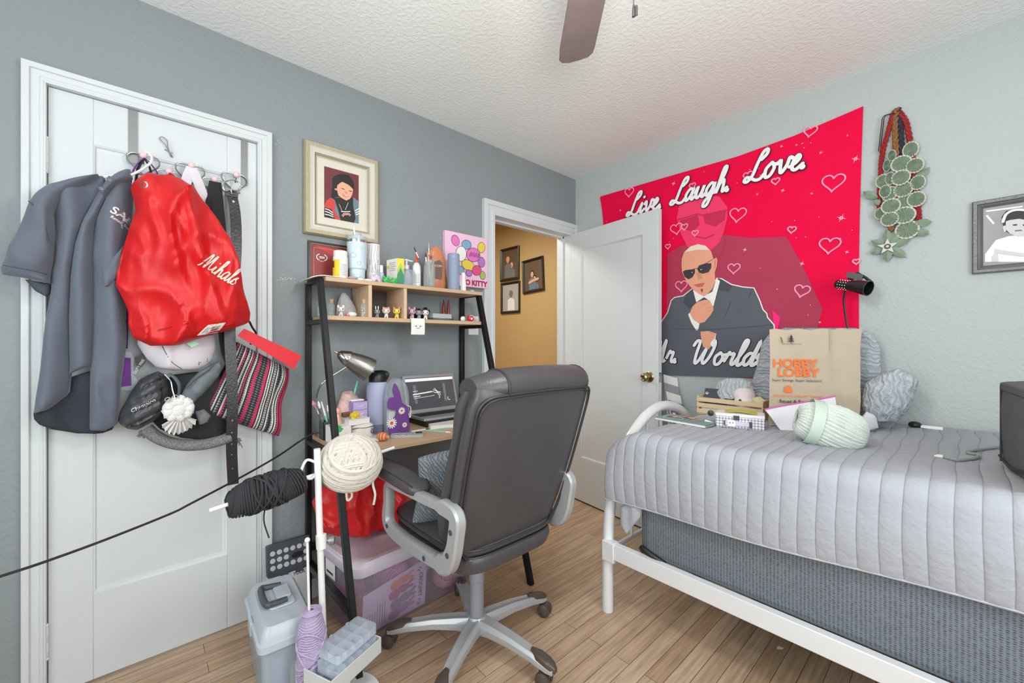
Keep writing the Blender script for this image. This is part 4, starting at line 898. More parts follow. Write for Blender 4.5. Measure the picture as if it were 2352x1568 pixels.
for e, c0_ in ((-1, (0.09,-2.505,0.868)), (1, (0.1,-2.218,0.797))):
    for i in range(9): q.tube([V(c0_), V(c0_) + V((rn.uniform(-.008, .014), rn.uniform(-.012, .012), rn.uniform(-.032, -.004)))], .0022, 5)
    q.ball(V(c0_), .008, n=8)
obj('tassel', q, M_TWEED, t)
obj('trinket', MB().puff([(-2.359,0.93),(-2.331,0.935),(-2.31,0.908),(-2.323,0.882),(-2.346,0.879)], hull_fr(.13), .012, 10, 10, None, .5), mat('fabric_print', (112, 110, 116), .8, var=.5, vscale=90), t)
# --- striped woven bag
t = thing('striped_bag', 'pink, black and grey striped woven bag behind the belt', 'bag', (.07, -2.2, .98))
TLp, TRp, BRp, BLp = [(-2.218,1.184),(-2.03,1.068),(-2.072,0.784),(-2.327,0.916)]
SM = [mat('weave_' + n_, c_, .9, bump=(300, .8), var=.35, vscale=160) for n_, c_ in (('grey', (112, 110, 114)), ('pink', (206, 44, 92)), ('black', (44, 42, 46)), ('sand', (176, 170, 162)), ('white', (206, 204, 200)))]
seq = [2, 1, 0, 4, 2, 3, 0, 2, 4, 1, 0, 2, 4, 3, 2, 4, 0, 1, 2, 3, 4, 2, 0, 1, 1, 0, 2, 0, 0, 2, 0, 1, 1, 2, 4, 0, 4, 2, 3, 3, 2, 4, 0, 2, 3, 4, 2, 4, 0, 1, 2, 1, 1, 0]
b = MB(); NA, NB = len(seq), 60
vs = []
for j in range(NB + 1):
    s = j / NB
    for i in range(NA + 1):
        a = i / NA
        y = (TLp[0] * (1 - a) + TRp[0] * a) * (1 - s) + (BLp[0] * (1 - a) + BRp[0] * a) * s; z = (TLp[1] * (1 - a) + TRp[1] * a) * (1 - s) + (BLp[1] * (1 - a) + BRp[1] * a) * s
        e = (max(0, 1 - (2 * a - 1) ** 6) * max(0, 1 - (2 * s - 1) ** 6)) ** .5
        vs.append(V((.062 + .035 * e + .008 * e * math.sin(9 * a + 5 * s) + .010 * e * noise.noise(V((a * 3, s * 4, 2))), y + .006 * math.sin(9 * s) * (a > .8), z)))
fs, ks = [], []
for j in range(NB):
    for i in range(NA):
        fs.append((j * (NA + 1) + i, j * (NA + 1) + i + 1, (j + 1) * (NA + 1) + i + 1, (j + 1) * (NA + 1) + i)); k_ = seq[i]
        if seq[i] in (0, 3) and j % 2: k_ = 2 if seq[i] == 0 else 0
        ks.append(k_)
b.v = [tuple(x) for x in vs]; b.f = fs; b.m = ks
obj('weave', b, SM, t, smooth=75, solid=.004)
obj('lining', MB().add([tuple(V(p) + V((-.030, 0, 0))) for p in ((.062, *TLp), (.062, *TRp), (.062, *BRp), (.062, *BLp))], [(0, 1, 2, 3)]), SM[2], t, solid=.004)
obj('shoulder_strap', MB().tube(crom([V(p) for p in [(0.062,-2.29,1.812),(0.07,-2.283,1.723),(0.07,-2.272,1.571),(0.075,-2.267,1.331),(0.085,-2.256,1.16),(0.09,-2.234,1.09)]], 6), .020, 8, flat=.12).tube(crom([V(p) for p in [(0.062,-2.293,1.811),(0.07,-2.302,1.752),(0.06,-2.307,1.686),(0.05,-2.311,1.5)]], 6), .016, 8, flat=.12), mat('black_webbing', (34, 34, 37), .8, bump=(300, .5)), t)
one('red_envelope', 'plain bright red envelope sticking out of the striped bag', 'envelope', MB().prism([(-2.212,1.237),(-2.005,1.127),(-2.034,1.071),(-2.234,1.209)], F((.050, 0, 0), V((-.05, 1, 0)), (0, 0, 1), (1, .05, 0)), 0, .003), mat('envelope_red', (214, 30, 44), .55))
# --- leather belt
M_BELT = mat('black_belt_leather', (44, 44, 47), .35, bump=(120, .4), var=.2)
t = thing('leather_belt', 'long black leather belt with a square steel buckle on the last heart hook', 'belt', (.11, -2.19, .8))
bp2 = crom([V(p) for p in [(0.08,-2.244,1.784),(0.085,-2.236,1.753),(0.09,-2.228,1.695),(0.1,-2.226,1.607),(0.105,-2.229,1.503),(0.105,-2.239,1.365),(0.115,-2.249,1.228),(0.125,-2.245,1.076),(0.125,-2.242,0.923),(0.115,-2.243,0.82),(0.09,-2.239,0.729),(0.06,-2.23,0.613)]], 8)
b = MB(); w_ = .0185
b.rings([[p + V((dx, dy, 0)) for dx, dy in ((-.0018, -w_), (.0018, -w_), (.0018, w_), (-.0018, w_))] for p in bp2])
obj('strap', b, M_BELT, t, smooth=50)
bk = [(-2.266,1.808),(-2.232,1.827),(-2.212,1.815),(-2.213,1.79),(-2.242,1.786),(-2.262,1.778)]
obj('buckle', MB().tube(crom([(.088, *p) for p in bk], 4, True), .0032, 8, closed=True).tube([(.09, *[(-2.241,1.816)][0]), (.092, *[(-2.241,1.768)][0])], .0024, 6), M_CHROME, t)
obj('keeper', MB().rings([[bp2[5] + V((dx, dy, dz)) for dx, dy in ((-.004, -w_ - .003), (.005, -w_ - .003), (.005, w_ + .003), (-.004, w_ + .003))] for dz in (-.008, .010)]), M_BELT, t, bev=.001)
q = MB()
for i in (-22, -18, -14, -10, -6): q.lathe([(0, 0), (.003, 0), (.003, .0004), (0, .0004)], bp2[i] + V((.0019, 0, 0)), (1, 0, 0), 10)
q.lathe([(0, 0), (.0045, 0), (.0045, .002), (0, .002)], bp2[10] + V((.0019, 0, 0)), (1, 0, 0), 12)
obj('holes', q, M_NICK, t)

# ---------------------------------------------------------------- ladder desk
SH1, SH0, DT = 1.462, 1.297, .762          # top shelf, lower shelf, desk top
LY, RY = -1.94, -1.092                      # the two side frames
M_WOODL = mat('oak_laminate', (196, 166, 134), .45, stretch=(30, 2.0, 30), vscale=3.0, var=.22)
M_WOODE = mat('oak_laminate_edge', (206, 178, 146), .5, stretch=(30, 2, 30), vscale=3, var=.12)
dk = thing('ladder_desk', 'black steel ladder desk with two oak shelves and an oak top', 'desk', (.3, -1.515, 0))
def legx(z): return .190 + .420 * (SH1 - z) / SH1
def bar(a, b, w, h_):
    a, b = V(a), V(b); d = (b - a).normalized(); y = V((0, 1, 0)) if abs(d.y) < .9 else V((0, 0, 1)); x = d.cross(y).normalized(); y = x.cross(d)
    q = MB(); q.rings([[p + x * sx * w / 2 + y * sy * h_ / 2 for sx, sy in ((-1, -1), (1, -1), (1, 1), (-1, 1))] for p in (a, b)]); return q
for y in (LY, RY):
    obj('rear_leg', bar((.03, y, 0), (.03, y, SH1 - .012), .028, .022), M_BLACKM, dk, bev=.002)
    obj('front_leg', bar((legx(0), y, 0), (legx(SH1), y, SH1 - .012), .030, .022), M_BLACKM, dk, bev=.002)
    for z in (SH1 - .012, SH0 - .026, DT - .03): obj('side_rail', bar((.042, y, z), (legx(z) - .012, y, z), .02, .02), M_BLACKM, dk, bev=.0015)
    obj('foot_rail', bar((.042, y, .185), (legx(.205) - .012, y, .205), .030, .024), M_BLACKM, dk, bev=.0015)
    q = MB()
    for z, x in ((SH1 - .02, .03), (SH0 - .02, legx(SH0)), (SH0 - .02, .03), (DT - .02, .03), (1.1, legx(1.1))):
        q.ball((x + .002, y + (-.012), z), .004, k=0)
obj('crossbar', MB().bx(.02, .04, LY + .011, RY - .011, .235, .265), M_BLACKM, dk, bev=.0015)
obj('shelf_board', MB().bx(.02, .222, -1.926, -1.088 + .002, SH1 - .018, SH1), [M_WOODL], dk, bev=.0012)
obj('shelf_board', MB().bx(.02, .232, -1.926, -1.105, SH0 - .018, SH0), [M_WOODL], dk, bev=.0012)
obj('desk_top', MB().bx(.02, .468, LY + .013, RY - .013, DT - .018, DT), [M_WOODL], dk, bev=.0012)
for yy in (-1.731, -1.556): obj('divider', MB().bx(.025, .218, yy - .008, yy + .008, SH0, SH1 - .018), [M_WOODE], dk, bev=.001)
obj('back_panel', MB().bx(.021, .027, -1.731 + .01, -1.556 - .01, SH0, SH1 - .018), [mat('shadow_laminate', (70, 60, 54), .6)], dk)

def at(x, y, z=SH1): return V((x, y, z))
def wrap(b, fr_c, r, a0, a1, z0, z1, k, n=.0006, m=12):
    """label wrapped round a jar"""
    b.grid(lambda u, v: V((fr_c[0] + (r + n) * math.cos(R(a0 + (a1 - a0) * u)), fr_c[1] + (r + n) * math.sin(R(a0 + (a1 - a0) * u)), z0 + (z1 - z0) * v)), m, 1, k=k)
def view_ang(p): return math.degrees(math.atan2(-2.511 - p[1], 2.041 - p[0]))   # which way a label faces

# --- glue pot with a yellow label
X, py = .13, 781; y = -1.833; r_ = 0.0316; zt = 1.596
t = thing('glue_pot', 'white plastic pot with a yellow wrap label and white screw lid', 'jar', (X, y, SH1))
h_ = zt - SH1
obj('body', MB().lathe([(0, 0), (r_ * .96, 0), (r_, .004), (r_, h_ * .78), (r_ * .9, h_ * .83), (0, h_ * .83)], (X, y, SH1), n=28), M_WPLAS, t)
obj('screw_lid', MB().lathe([(0, h_ * .82), (r_ * .92, h_ * .82), (r_ * .94, h_ * .84), (r_ * .94, h_ * .98), (r_ * .9, h_), (0, h_)], (X, y, SH1), n=28), M_WPLAS, t)
a = view_ang((X, y)); q = MB(); wrap(q, (X, y), r_, a - 100, a - 5, SH1 + .012, SH1 + h_ * .68, 0); wrap(q, (X, y), r_, a - 84, a - 52, SH1 + h_ * .42, SH1 + h_ * .64, 1, .0012); wrap(q, (X, y), r_, a - 5, a + 70, SH1 + .012, SH1 + h_ * .68, 2)
for i in range(9): wrap(q, (X, y), r_, a + 2, a + 50, SH1 + .022 + i * .006, SH1 + .0235 + i * .006, 3, .0012)
obj('label', q, [mat('label_yellow', (226, 198, 44), .5), mat('label_brown', (110, 40, 36), .5), M_PAPER, mat('print_grey', (128, 128, 130), .6)], t)
# --- pale blue tumbler with a clear lid and straw
X = .115; y = -1.751; r_ = 0.045; hb = 1.66 - SH1
t = thing('tumbler', 'tall pale blue tumbler with a clear lid and white straw', 'tumbler', (X, y, SH1))
M_BABY = mat('pale_blue_enamel', (196, 216, 224), .35)
obj('body', MB().lathe([(0, 0), (r_ * .74, 0), (r_ * .76, .004), (r_ * .80, hb * .30), (r_ * .92, hb * .33), (r_, hb * .9), (r_, hb), (0, hb)], (X, y, SH1), n=32), M_BABY, t)
obj('lid', MB().lathe([(0, hb), (r_ * .98, hb), (r_ * 1.0, hb + .016), (r_ * .93, hb + .018), (r_ * .45, hb + .02), (r_ * .45, hb + .034), (0, hb + .034)], (X, y, SH1), n=32), M_FROST, t)
obj('steel_rim', MB().lathe([(r_ * 1.005, hb - .012), (r_ * 1.01, hb - .010), (r_ * 1.01, hb), (r_ * .99, hb)], (X, y, SH1), n=32), M_CHROME, t)
obj('straw', MB().tube([(X + .012, y - .012, SH1 + hb), (X + .010, y - .020, SH1 + hb + .062)], .0045, 10), M_WPLAS, t)
a = view_ang((X, y)); q = MB()
def jarpt(r, ang, z): return V((X + r * math.cos(R(ang)), y + r * math.sin(R(ang)), SH1 + z))
for cz, rr_, da in ((hb * .62, .012, 22), (hb * .44, .008, -12), (hb * .80, .006, -24), (hb * .84, .008, 8), (hb * .15, .006, 20), (hb * .1, .005, -20)):
    q.tube([jarpt(r_ * .98, a - da + math.degrees(rr_ * math.cos(th) / r_), cz + rr_ * math.sin(th)) for th in [i * .35 for i in range(18)]], .0007, 5, closed=True)
obj('line_print', q, mat('print_pale_grey', (168, 176, 182), .5), t)
# --- slim white tumbler with a drip pattern
X = .075; y = -1.656; r_ = 0.0322; hb = 1.663 - SH1
t = thing('slim_tumbler', 'slim white tumbler printed with grey drip lines', 'tumbler', (X, y, SH1))
obj('body', MB().lathe([(0, 0), (r_ * .92, 0), (r_ * .95, .004), (r_ * .97, hb * .2), (r_, hb * .3), (r_, hb), (0, hb)], (X, y, SH1), n=28), M_WPLAS, t)
q = MB(); a = view_ang((X, y))
for i in range(7):
    aa = a - 75 + i * 24
    q.tube([jarpt(r_ * 1.0, aa - 8 + 5 * math.sin(j * .9), .06 + (hb - .065) * j / 9) for j in range(10)], .0008, 5)
    q.tube([jarpt(r_ * 1.0, aa + 6 * math.cos(j * .52), .07 + .02 * (i % 3) + .012 * math.sin(j * .52)) for j in range(12)], .0008, 5, closed=True)
obj('drip_print', q, mat('print_grey', (128, 128, 130), .6), t)
# --- small things along the shelf front
X = .19; y = -1.695
b = MB()
for i in range(14):
    a = i * .449; b.ball((X + .012 * math.cos(a), y + .017 * math.sin(a), SH1 + .017 + .006 * math.cos(3 * a)), .014, .009, .016, 8)
b.ball((X, y, SH1 + .02), .018, .022, .018, 10)
one('hair_scrunchie', 'lilac gathered scrunchie below the slim white tumbler', 'scrunchie', b, mat('lilac_satin', (206, 196, 214), .5))
b = MB().lathe([(0, 0), (.012, 0), (.022, .004), (.026, .009), (.020, .014), (0, .016)], (-1.797 * 0 + .19, -1.797, SH1), n=24)
one('trinket_dish', 'small mauve pebble shaped dish in front of the blue tumbler', 'dish', b, mat('mauve_gloss', (190, 180, 196), .3))
for i, yy in enumerate((-1.771, -1.733)):
    b = MB(); b.tube([(.2 + .0085 * math.cos(a), yy + .014 * math.sin(a), SH1 + .005) for a in [j * .3927 for j in range(16)]], .0052, 10, closed=True)
    one('napkin_ring', ('white ring lying beside the mauve dish', 'white ring lying next to the lilac scrunchie')[i], 'ring', b, M_WPLAS, 'white rings on the top shelf')
X = .17; y = -1.656; h_ = 1.551 - SH1
t = thing('spray_bottle', 'tiny clear spray bottle with a white cap', 'bottle', (X, y, SH1))
obj('body', MB().lathe([(0, 0), (.010, 0), (.0115, .003), (.0115, h_ * .55), (.006, h_ * .62), (0, h_ * .62)], (X, y, SH1), n=18), M_FROST, t)
obj('cap', MB().lathe([(0, h_ * .6), (.0085, h_ * .6), (.0085, h_ * .66), (.007, h_ * .68), (.0075, h_ * .97), (0, h_)], (X, y, SH1), n=18), M_WPLAS, t)
# --- crayon box: white long side, green and yellow chevron end
y = -1.576; h_ = 1.594 - SH1
t = thing('crayon_box', 'green and yellow crayon box with a chevron end panel', 'box', (.14, y, SH1), 14)
fb = F((.170, y, SH1), (-.18, 1, 0), (0, 0, 1)); fs = F((.170, y, SH1), (-.80, -.60, 0), (0, 0, 1))
fb = F((.170, y, SH1), (.242, .970, 0), (0, 0, 1)); wE = .034; wS = .085
o2 = V((.170, y, SH1)); ue = V((.242, .970, 0)); us = V((-.970, .242, 0)) * -1
us = V((-.985, -.17, 0))
b = MB(); c4 = [o2, o2 + ue * wE, o2 + ue * wE + us * wS, o2 + us * wS]
b.rings([c4, [p + V((0, 0, h_)) for p in c4]])
obj('carton', b, [M_PAPER], t)
fE = F(o2, ue, (0, 0, 1)); fS = F(o2 + us * wS, -us, (0, 0, 1))
q = MB(); q.flat([(0, 0), (wE, 0), (wE, h_), (0, h_)], fE, .0006, 0)
q.flat([(0, 0), (wE, 0), (wE, h_ * .38), (wE / 2, h_ * .66), (0, h_ * .38)], fE, .0010, 1)
for d_ in (0, .1): q.flat([(0, h_ * (.40 + d_)), (wE / 2, h_ * (.68 + d_)), (wE, h_ * (.40 + d_)), (wE, h_ * (.45 + d_)), (wE / 2, h_ * (.73 + d_)), (0, h_ * (.45 + d_))], fE, .0012, 2)
q.flat([(0, 0), (wS, 0), (wS, h_ * .14), (0, h_ * .14)], fS, .0006, 2)
for i in range(5): q.ribbon([(wS * .25, h_ * (.86 - .07 * i)), (wS * (.9 - .1 * (i % 2)), h_ * (.86 - .07 * i))], .0011, fS, .0006, 3, False)
q.disc(wS * .14, h_ * .72, .009, .009, fS, .0006, 0)
for i in range(6): q.disc(wS * (.3 + .1 * i), h_ * .24, .003, .003, fS, .0008, (4, 5, 0)[i % 3])
obj('print', q, [mat('crayon_yellow', (226, 200, 40), .5), mat('crayon_green', (22, 128, 84), .5), mat('crayon_lime', (84, 184, 78), .5), mat('print_grey', (128, 128, 130), .6), P_WINE, T_HOT], t, smooth=0)
# --- two green frog clips
M_FROG = mat('frog_green', (60, 190, 90), .3); 
def frog(x, y, s, label):
    t = thing('frog_clip', label, 'hair clip', (x, y, SH1), 0, 'green frog clips')
    b = MB(); b.ball((x, y, SH1 + .016 * s), .010 * s, .019 * s, .016 * s, 14)
    for e in (-1, 1): b.ball((x, y + e * .012 * s, SH1 + .031 * s), .006 * s, .006 * s, .006 * s, 10)
    obj('head', b, M_FROG, t)
    q = MB(); a = R(view_ang((x, y)))
    fr_ = F((x, y, SH1 + .016 * s), (-math.sin(a), math.cos(a), 0), (0, 0, 1))
    for e in (-1, 1): q.ball(fr_(e * .007 * s, .004 * s, .0125 * s), .0018 * s)
    q.tube([fr_(.006 * s * u, -.004 * s + .003 * s * u * u, .0125 * s) for u in (-1, -.5, 0, .5, 1)], .0008 * s, 5)
    obj('face', q, M_BLACK, t)
frog(.195, -1.642, .95, 'green smiling frog clip next to the clear spray bottle'); frog(.20, -1.605, .85, 'green smiling frog clip against the crayon box')
# --- clear bag and pump bottle behind the crayons
X = .09; y = -1.483; h_ = 1.611 - SH1
t = thing('pump_bottle', 'clear pump bottle behind the crayon box', 'bottle', (X, y, SH1))
obj('body', MB().lathe([(0, 0), (.026, 0), (.030, .006), (.030, h_ * .45), (.012, h_ * .6), (.012, h_ * .68), (0, h_ * .68)], (X, y, SH1), n=20), M_FROST, t)
obj('pump', MB().lathe([(0, h_ * .66), (.014, h_ * .66), (.014, h_ * .8), (.005, h_ * .82), (.005, h_ * .95), (.012, h_ * .96), (.012, h_), (0, h_)], (X, y, SH1), n=16).tube([(X, y, SH1 + h_ * .98), (X + .012, y + .03, SH1 + h_ * .95)], .004, 8), M_WPLAS, t)
b = MB(); b.puff([(-.04, 0), (.035, 0), (.04, .05), (.02, .085), (-.02, .088), (-.042, .05)], F((.165, -1.501, SH1), (0, 1, 0), (0, 0, 1)), .016, 14, 14, lambda u, v, q_, j: .006 * math.sin(80 * u + 50 * v))
one('plastic_pouch', 'crumpled clear pouch between the crayon box and the white glue', 'pouch', b, M_CLEAR)
# --- white glue bottle, orange spout
X = .15; y = -1.458; zs = 1.588 - SH1; zt = 1.632 - SH1
t = thing('glue_bottle', 'white glue bottle with an orange spout cap', 'bottle', (X, y, SH1))
obj('body', MB().lathe([(0, 0), (.017, 0), (.019, .004), (.019, zs * .86), (.010, zs), (0, zs)], (X, y, SH1), n=22, sq=1.1), M_WPLAS, t)
obj('spout_cap', MB().lathe([(0, zs), (.009, zs), (.008, zs + .004), (.005, zt * .97), (.0, zt)], (X, y, SH1), n=16), mat('cap_orange', (222, 84, 54), .4), t)
a = view_ang((X, y)); q = MB(); wrap(q, (X, y), .0205, a - 60, a + 60, SH1 + .014, SH1 + zs * .74, 0)
for i in range(7): wrap(q, (X, y), .0205, a - 40, a + 40, SH1 + .022 + i * .007, SH1 + .024 + i * .007, 1, .0011)
obj('label', q, [M_PAPER, mat('print_grey', (128, 128, 130), .6)], t)
# --- mason jar and its brushes
X = .18; y = -1.402; hj = 1.602 - SH1; r_ = 0.0314
t = thing('mason_jar', 'clear glass jar holding paint brushes', 'jar', (X, y, SH1))
obj('glass', MB().lathe([(0, 0), (r_ * .85, 0), (r_, .006), (r_, hj * .75), (r_ * .82, hj * .86), (r_ * .84, hj), (r_ * .78, hj), (r_ * .76, hj * .86), (r_ * .93, hj * .74), (r_ * .93, .010), (0, .008)], (X, y, SH1), n=28), M_GLASS, t)
obj('screw_thread', MB().tube([(X + r_ * .86 * math.cos(a), y + r_ * .86 * math.sin(a), SH1 + hj * (.9 + .008 * a)) for a in [i * .4 for i in range(32)]], .0012, 5), M_GLASS, t)
BR = [(-.012, .010, .135, (44, 40, 40), 'black', 'bristle'), (.006, -.012, .128, (60, 44, 40), 'dark', 'b'), (.012, .004, .118, (196, 70, 64), 'red', 'b'), (-.004, .016, .120, (38, 38, 40), 'ink', 'b'), (.004, .002, .112, (120, 60, 44), 'brown', 'b'), (-.012, -.010, .108, (206, 196, 180), 'cream', 'b')]
tops = [(0.17,-1.486,1.665), (0.17,-1.399,1.701), (0.17,-1.419,1.644), (0.17,-1.37,1.662), (0.17,-1.386,1.637), (0.17,-1.407,1.652)]
lbl = ['paint brush with a dark round tip leaning far out of the jar', 'thin paint brush with a long pink red handle, tallest in the jar', 'red handled paint brush in the middle of the jar', 'flat pale tipped paint brush leaning towards the orange bottle', 'short brown paint brush low in the jar', 'cream handled paint brush just clear of the jar rim']
cols = [(40, 38, 38), (206, 92, 96), (172, 52, 48), (58, 54, 54), (110, 66, 48), (206, 196, 180)]
for i, tp_ in enumerate(tops):
    foot = V((X + .007 * math.cos(i * 1.05 + 2), y + .007 * math.sin(i * 1.05 + 2), SH1 + .013)); tp_ = V(tp_)
    t = thing('paint_brush', lbl[i], 'paint brush', tuple(foot), 0, 'paint brushes in the jar')
    m1 = foot.lerp(tp_, .72); m2 = foot.lerp(tp_, .86)
    obj('handle', MB().tube([foot, foot.lerp(tp_, .35), m1], [.0014, .0028, .0022], 8), mat('brush_handle_%s' % i, cols[i], .35), t)
    obj('ferrule', MB().tube([m1, m2], .0027, 8), M_CHROME, t)
    obj('bristle', MB().tube([m2, m2.lerp(tp_, .5), tp_], [.0026, .0032, .0006], 8), mat('bristle_%d' % (i % 2), ((70, 50, 40), (196, 172, 140))[i % 2], .8), t)
# --- big amber bottle, gold figure, blue cylinder, small white bottle
X = .10; y = -1.314; h_ = 1.706 - SH1; r_ = 0.0521
t = thing('soap_bottle', 'rounded amber bottle with a brown label behind the brush jar', 'bottle', (X, y, SH1))
fo = F((X, y, SH1), (.31, .95, 0), (0, 0, 1))
b = MB(); b.rings([[fo(r_ * w_ * math.cos(a), z_ * h_, .024 * w_ * math.sin(a)) for a in [i * math.pi / 12 for i in range(24)]] for z_, w_ in ((0, .8), (.02, .95), (.4, 1), (.7, .96), (.86, .74), (.95, .45), (1, .1))])
obj('body', b, mat('amber_plastic', (214, 138, 100), .25, alpha=.85), t)
q = MB(); q.flat([(x_ , z_ ) for x_, z_ in ((-.020, h_ * .25), (.028, h_ * .25), (.030, h_ * .62), (.012, h_ * .68), (-.016, h_ * .62))], fo, .0250, 0)
obj('label', text_mb('ICON', F(fo(.006, h_ * .52, 0), fo.u, fo.v, fo.n), .016, .0262, 1, q), [mat('label_umber', (104, 70, 56), .5), M_PAPER], t, smooth=0)
X = .09; y = -1.255; h_ = 1.617 - SH1
b = MB(); b.ball((X, y, SH1 + h_ * .3), .018, .020, h_ * .3, 12, nz=.35, ns=60).ball((X, y - .003, SH1 + h_ * .68), .013, .014, h_ * .2, 12, nz=.3, ns=70).ball((X, y, SH1 + h_ * .92), .006, .006, h_ * .08, 8)
one('gold_figurine', 'dark gold knobbly figurine between the amber bottle and the blue cylinder', 'figurine', b, mat('old_gold', (166, 128, 58), .4, .5, var=.45, vscale=60, bump=(80, .8)))
X = .16; y = -1.239; h_ = 1.664 - SH1; r_ = 0.0321
t = thing('blue_canister', 'matt slate blue cylinder standing before the pink canvas', 'canister', (X, y, SH1))
obj('body', MB().lathe([(0, 0), (r_ * .96, 0), (r_, .003), (r_, h_ - .005), (r_ * .93, h_), (0, h_ - .001)], (X, y, SH1), n=32), mat('slate_blue', (140, 152, 178), .6, bump=(600, .2)), t)
a = view_ang((X, y)); obj('emblem', MB().tube([V((X + (r_ + .0004) * math.cos(R(a + 30 * math.cos(th) * .25)), y + (r_ + .0004) * math.sin(R(a + 30 * math.cos(th) * .25)), SH1 + h_ * .9 + .004 * math.sin(th))) for th in [i * .4 for i in range(16)]], .0006, 5, closed=True), P_WHITE, t)
X = .195; y = -1.2; h_ = 1.562 - SH1
t = thing('white_dropper_bottle', 'small square white bottle at the foot of the blue cylinder', 'bottle', (X, y, SH1))
obj('body', MB().bx(X - .011, X + .011, y - .011, y + .011, SH1, SH1 + h_ * .55), M_WPLAS, t, bev=.002)
obj('cap', MB().bx(X - .008, X + .008, y - .008, y + .008, SH1 + h_ * .55, SH1 + h_), M_WPLAS, t, bev=.002)
X = .19; y = -1.137
one('white_cube', 'tiny clear white cube on the shelf end under the pink canvas', 'cube', MB().bx(X - .007, X + .007, y - .011, y + .011, SH1, SH1 + .011), M_FROST, bev=.0015)
b = MB(); fp = F((.13, -1.945, SH1), (0, 1, 0), (-1, 0, 0))
b.grid(lambda a, s: V((.03 + .19 * s, -1.985 + .13 * a, SH1 + .0022 + .002 * math.sin(3 * a) + (-.010 * max(0, .45 - a) ** 2 * 6))), 10, 6)
one('paper_sheets', 'white paper sheets sticking out over the shelf end', 'paper', b, M_PAPER, solid=.003)

# ---------------------------------------------------------------- the lower shelf
M_CORK = mat('cork', (196, 160, 116), .8, bump=(200, .4), var=.3, vscale=120)
def corked(px, X, y, h_, r, label, fill, group=None):
    t = thing('corked_bottle', label, 'bottle', (X, y, SH0), 0, group)
    obj('glass', MB().lathe([(0, 0), (r, 0), (r, h_ * .66), (r * .6, h_ * .76), (r * .62, h_ * .84), (r * .5, h_ * .84)], (X, y, SH0), n=20), M_GLASS, t)
    b = MB(); rn = random.Random(px)
    for i in range(16): b.ball((X + rn.uniform(-.55, .55) * r, y + rn.uniform(-.55, .55) * r, SH0 + .004 + rn.uniform(0, h_ * .5)), r * .26, n=8)
    obj('beads', b, fill, t)
    obj('cork', MB().lathe([(0, h_ * .76), (r * .52, h_ * .76), (r * .6, h_), (0, h_)], (X, y, SH0), n=14), M_CORK, t)
M_BEADW = mat('bead_grey', (176, 174, 170), .4); M_BEADP = mat('bead_pink', (226, 204, 198), .5)
corked(735, .15, -1.927, 1.358 - SH0, .012, 'slender corked bottle of grey beads, at the left end of the lower shelf', M_BEADW)
corked(761, .15, -1.88, 1.374 - SH0, .016, 'corked glass bottle of grey beads beside the black sloping leg', M_BEADW)
corked(836, .17, -1.741, 1.382 - SH0, .016, 'corked glass bottle of pink and white beads against the first divider', M_BEADP)
X = .08; y = -1.783; h_ = 1.414 - SH0; b = MB()
b.rings([[V((X + .03 * w_ * math.cos(a) * (1 + .12 * noise.noise(V((3 * math.cos(a), 3 * math.sin(a), 6 * z_)))), y + .05 * w_ * math.sin(a) * (1 + .15 * noise.noise(V((2 * math.cos(a), 9 + 3 * math.sin(a), 5 * z_)))) + o_, SH0 + z_ * h_)) for a in [i * math.pi / 10 for i in range(20)]] for z_, w_, o_ in ((0, 1, 0), (.2, 1, 0), (.45, .85, -.004), (.7, .6, -.010), (.88, .42, -.014), (1, .18, -.016))])
one('crystal_cluster', 'pointed lump of rough grey crystal on the lower shelf', 'crystal', b, mat('rough_crystal', (176, 176, 176), .5, bump=(120, 1.0), var=.25, vscale=70), smooth=20)
X = .18; y = -1.801; t = thing('geode_half', 'pink edged white stone lying in front of the grey crystal', 'stone', (X, y, SH0))
obj('stone', MB().ball((X, y, SH0 + .012), .014, .024, .012, 14), mat('white_quartz', (232, 222, 220), .4), t)
obj('pink_rim', MB().ball((X, y - .016, SH0 + .010), .012, .012, .010, 12, nz=.2, ns=60), mat('rose_quartz', (206, 140, 146), .4), t)
def pet(name, px, X, y, h_, body, accent, label, ears='round', mane=None):
    """big-headed toy animal: body with four legs, head with ears, eyes, muzzle"""
    t = thing(name, label, 'toy animal', (X, y, SH0), 0, 'big-headed toy animals on the shelf')
    a = R(view_ang((X, y))); fr_ = F((X, y, SH0), (-math.sin(a), math.cos(a), 0), (0, 0, 1)); s = h_
    b = MB(); b.ball(fr_(.02 * s, s * .26, -.1 * s), .16 * s, .17 * s, .22 * s, 12, fr=fr_)
    for u, n in ((-.10, .05), (.10, .05), (-.08, -.2), (.13, -.2)): b.cyl(fr_(u * s, 0, n * s), fr_(u * s * .8, s * .2, n * s), .055 * s, .06 * s, 8)
    obj('body', b, body, t)
    q = MB(); q.ball(fr_(0, s * .58, .03 * s), .30 * s, .24 * s, .25 * s, 14, fr=fr_); q.ball(fr_(0, s * .50, .25 * s), .11 * s, .08 * s, .08 * s, 10, fr=fr_)
    obj('head', q, body, t)
    for e in (-1, 1):
        q = MB()
        if ears == 'tall': q.ball(fr_(e * .12 * s, s * .98, 0), .055 * s, .2 * s, .04 * s, 10, fr=fr_)
        else: q.ball(fr_(e * .20 * s, s * .82, 0), .09 * s, .13 * s, .05 * s, 10, fr=fr_)
        obj('ear', q, accent, t)
    q = MB()
    for e in (-1, 1): q.ball(fr_(e * .14 * s, s * .60, .215 * s), .06 * s, .075 * s, .045 * s, 10, fr=fr_)
    q.ball(fr_(0, s * .53, .325 * s), .025 * s, n=8)
    obj('eyes', q, M_BLACK, t)
    if mane:
        q = MB()
        for i in range(9): c_ = i / 8 * math.pi; q.ball(fr_(.27 * s * math.cos(c_), s * .62 + .22 * s * math.sin(c_), -.08 * s), .08 * s, n=8)
        obj('mane', q, mane, t)
    return t
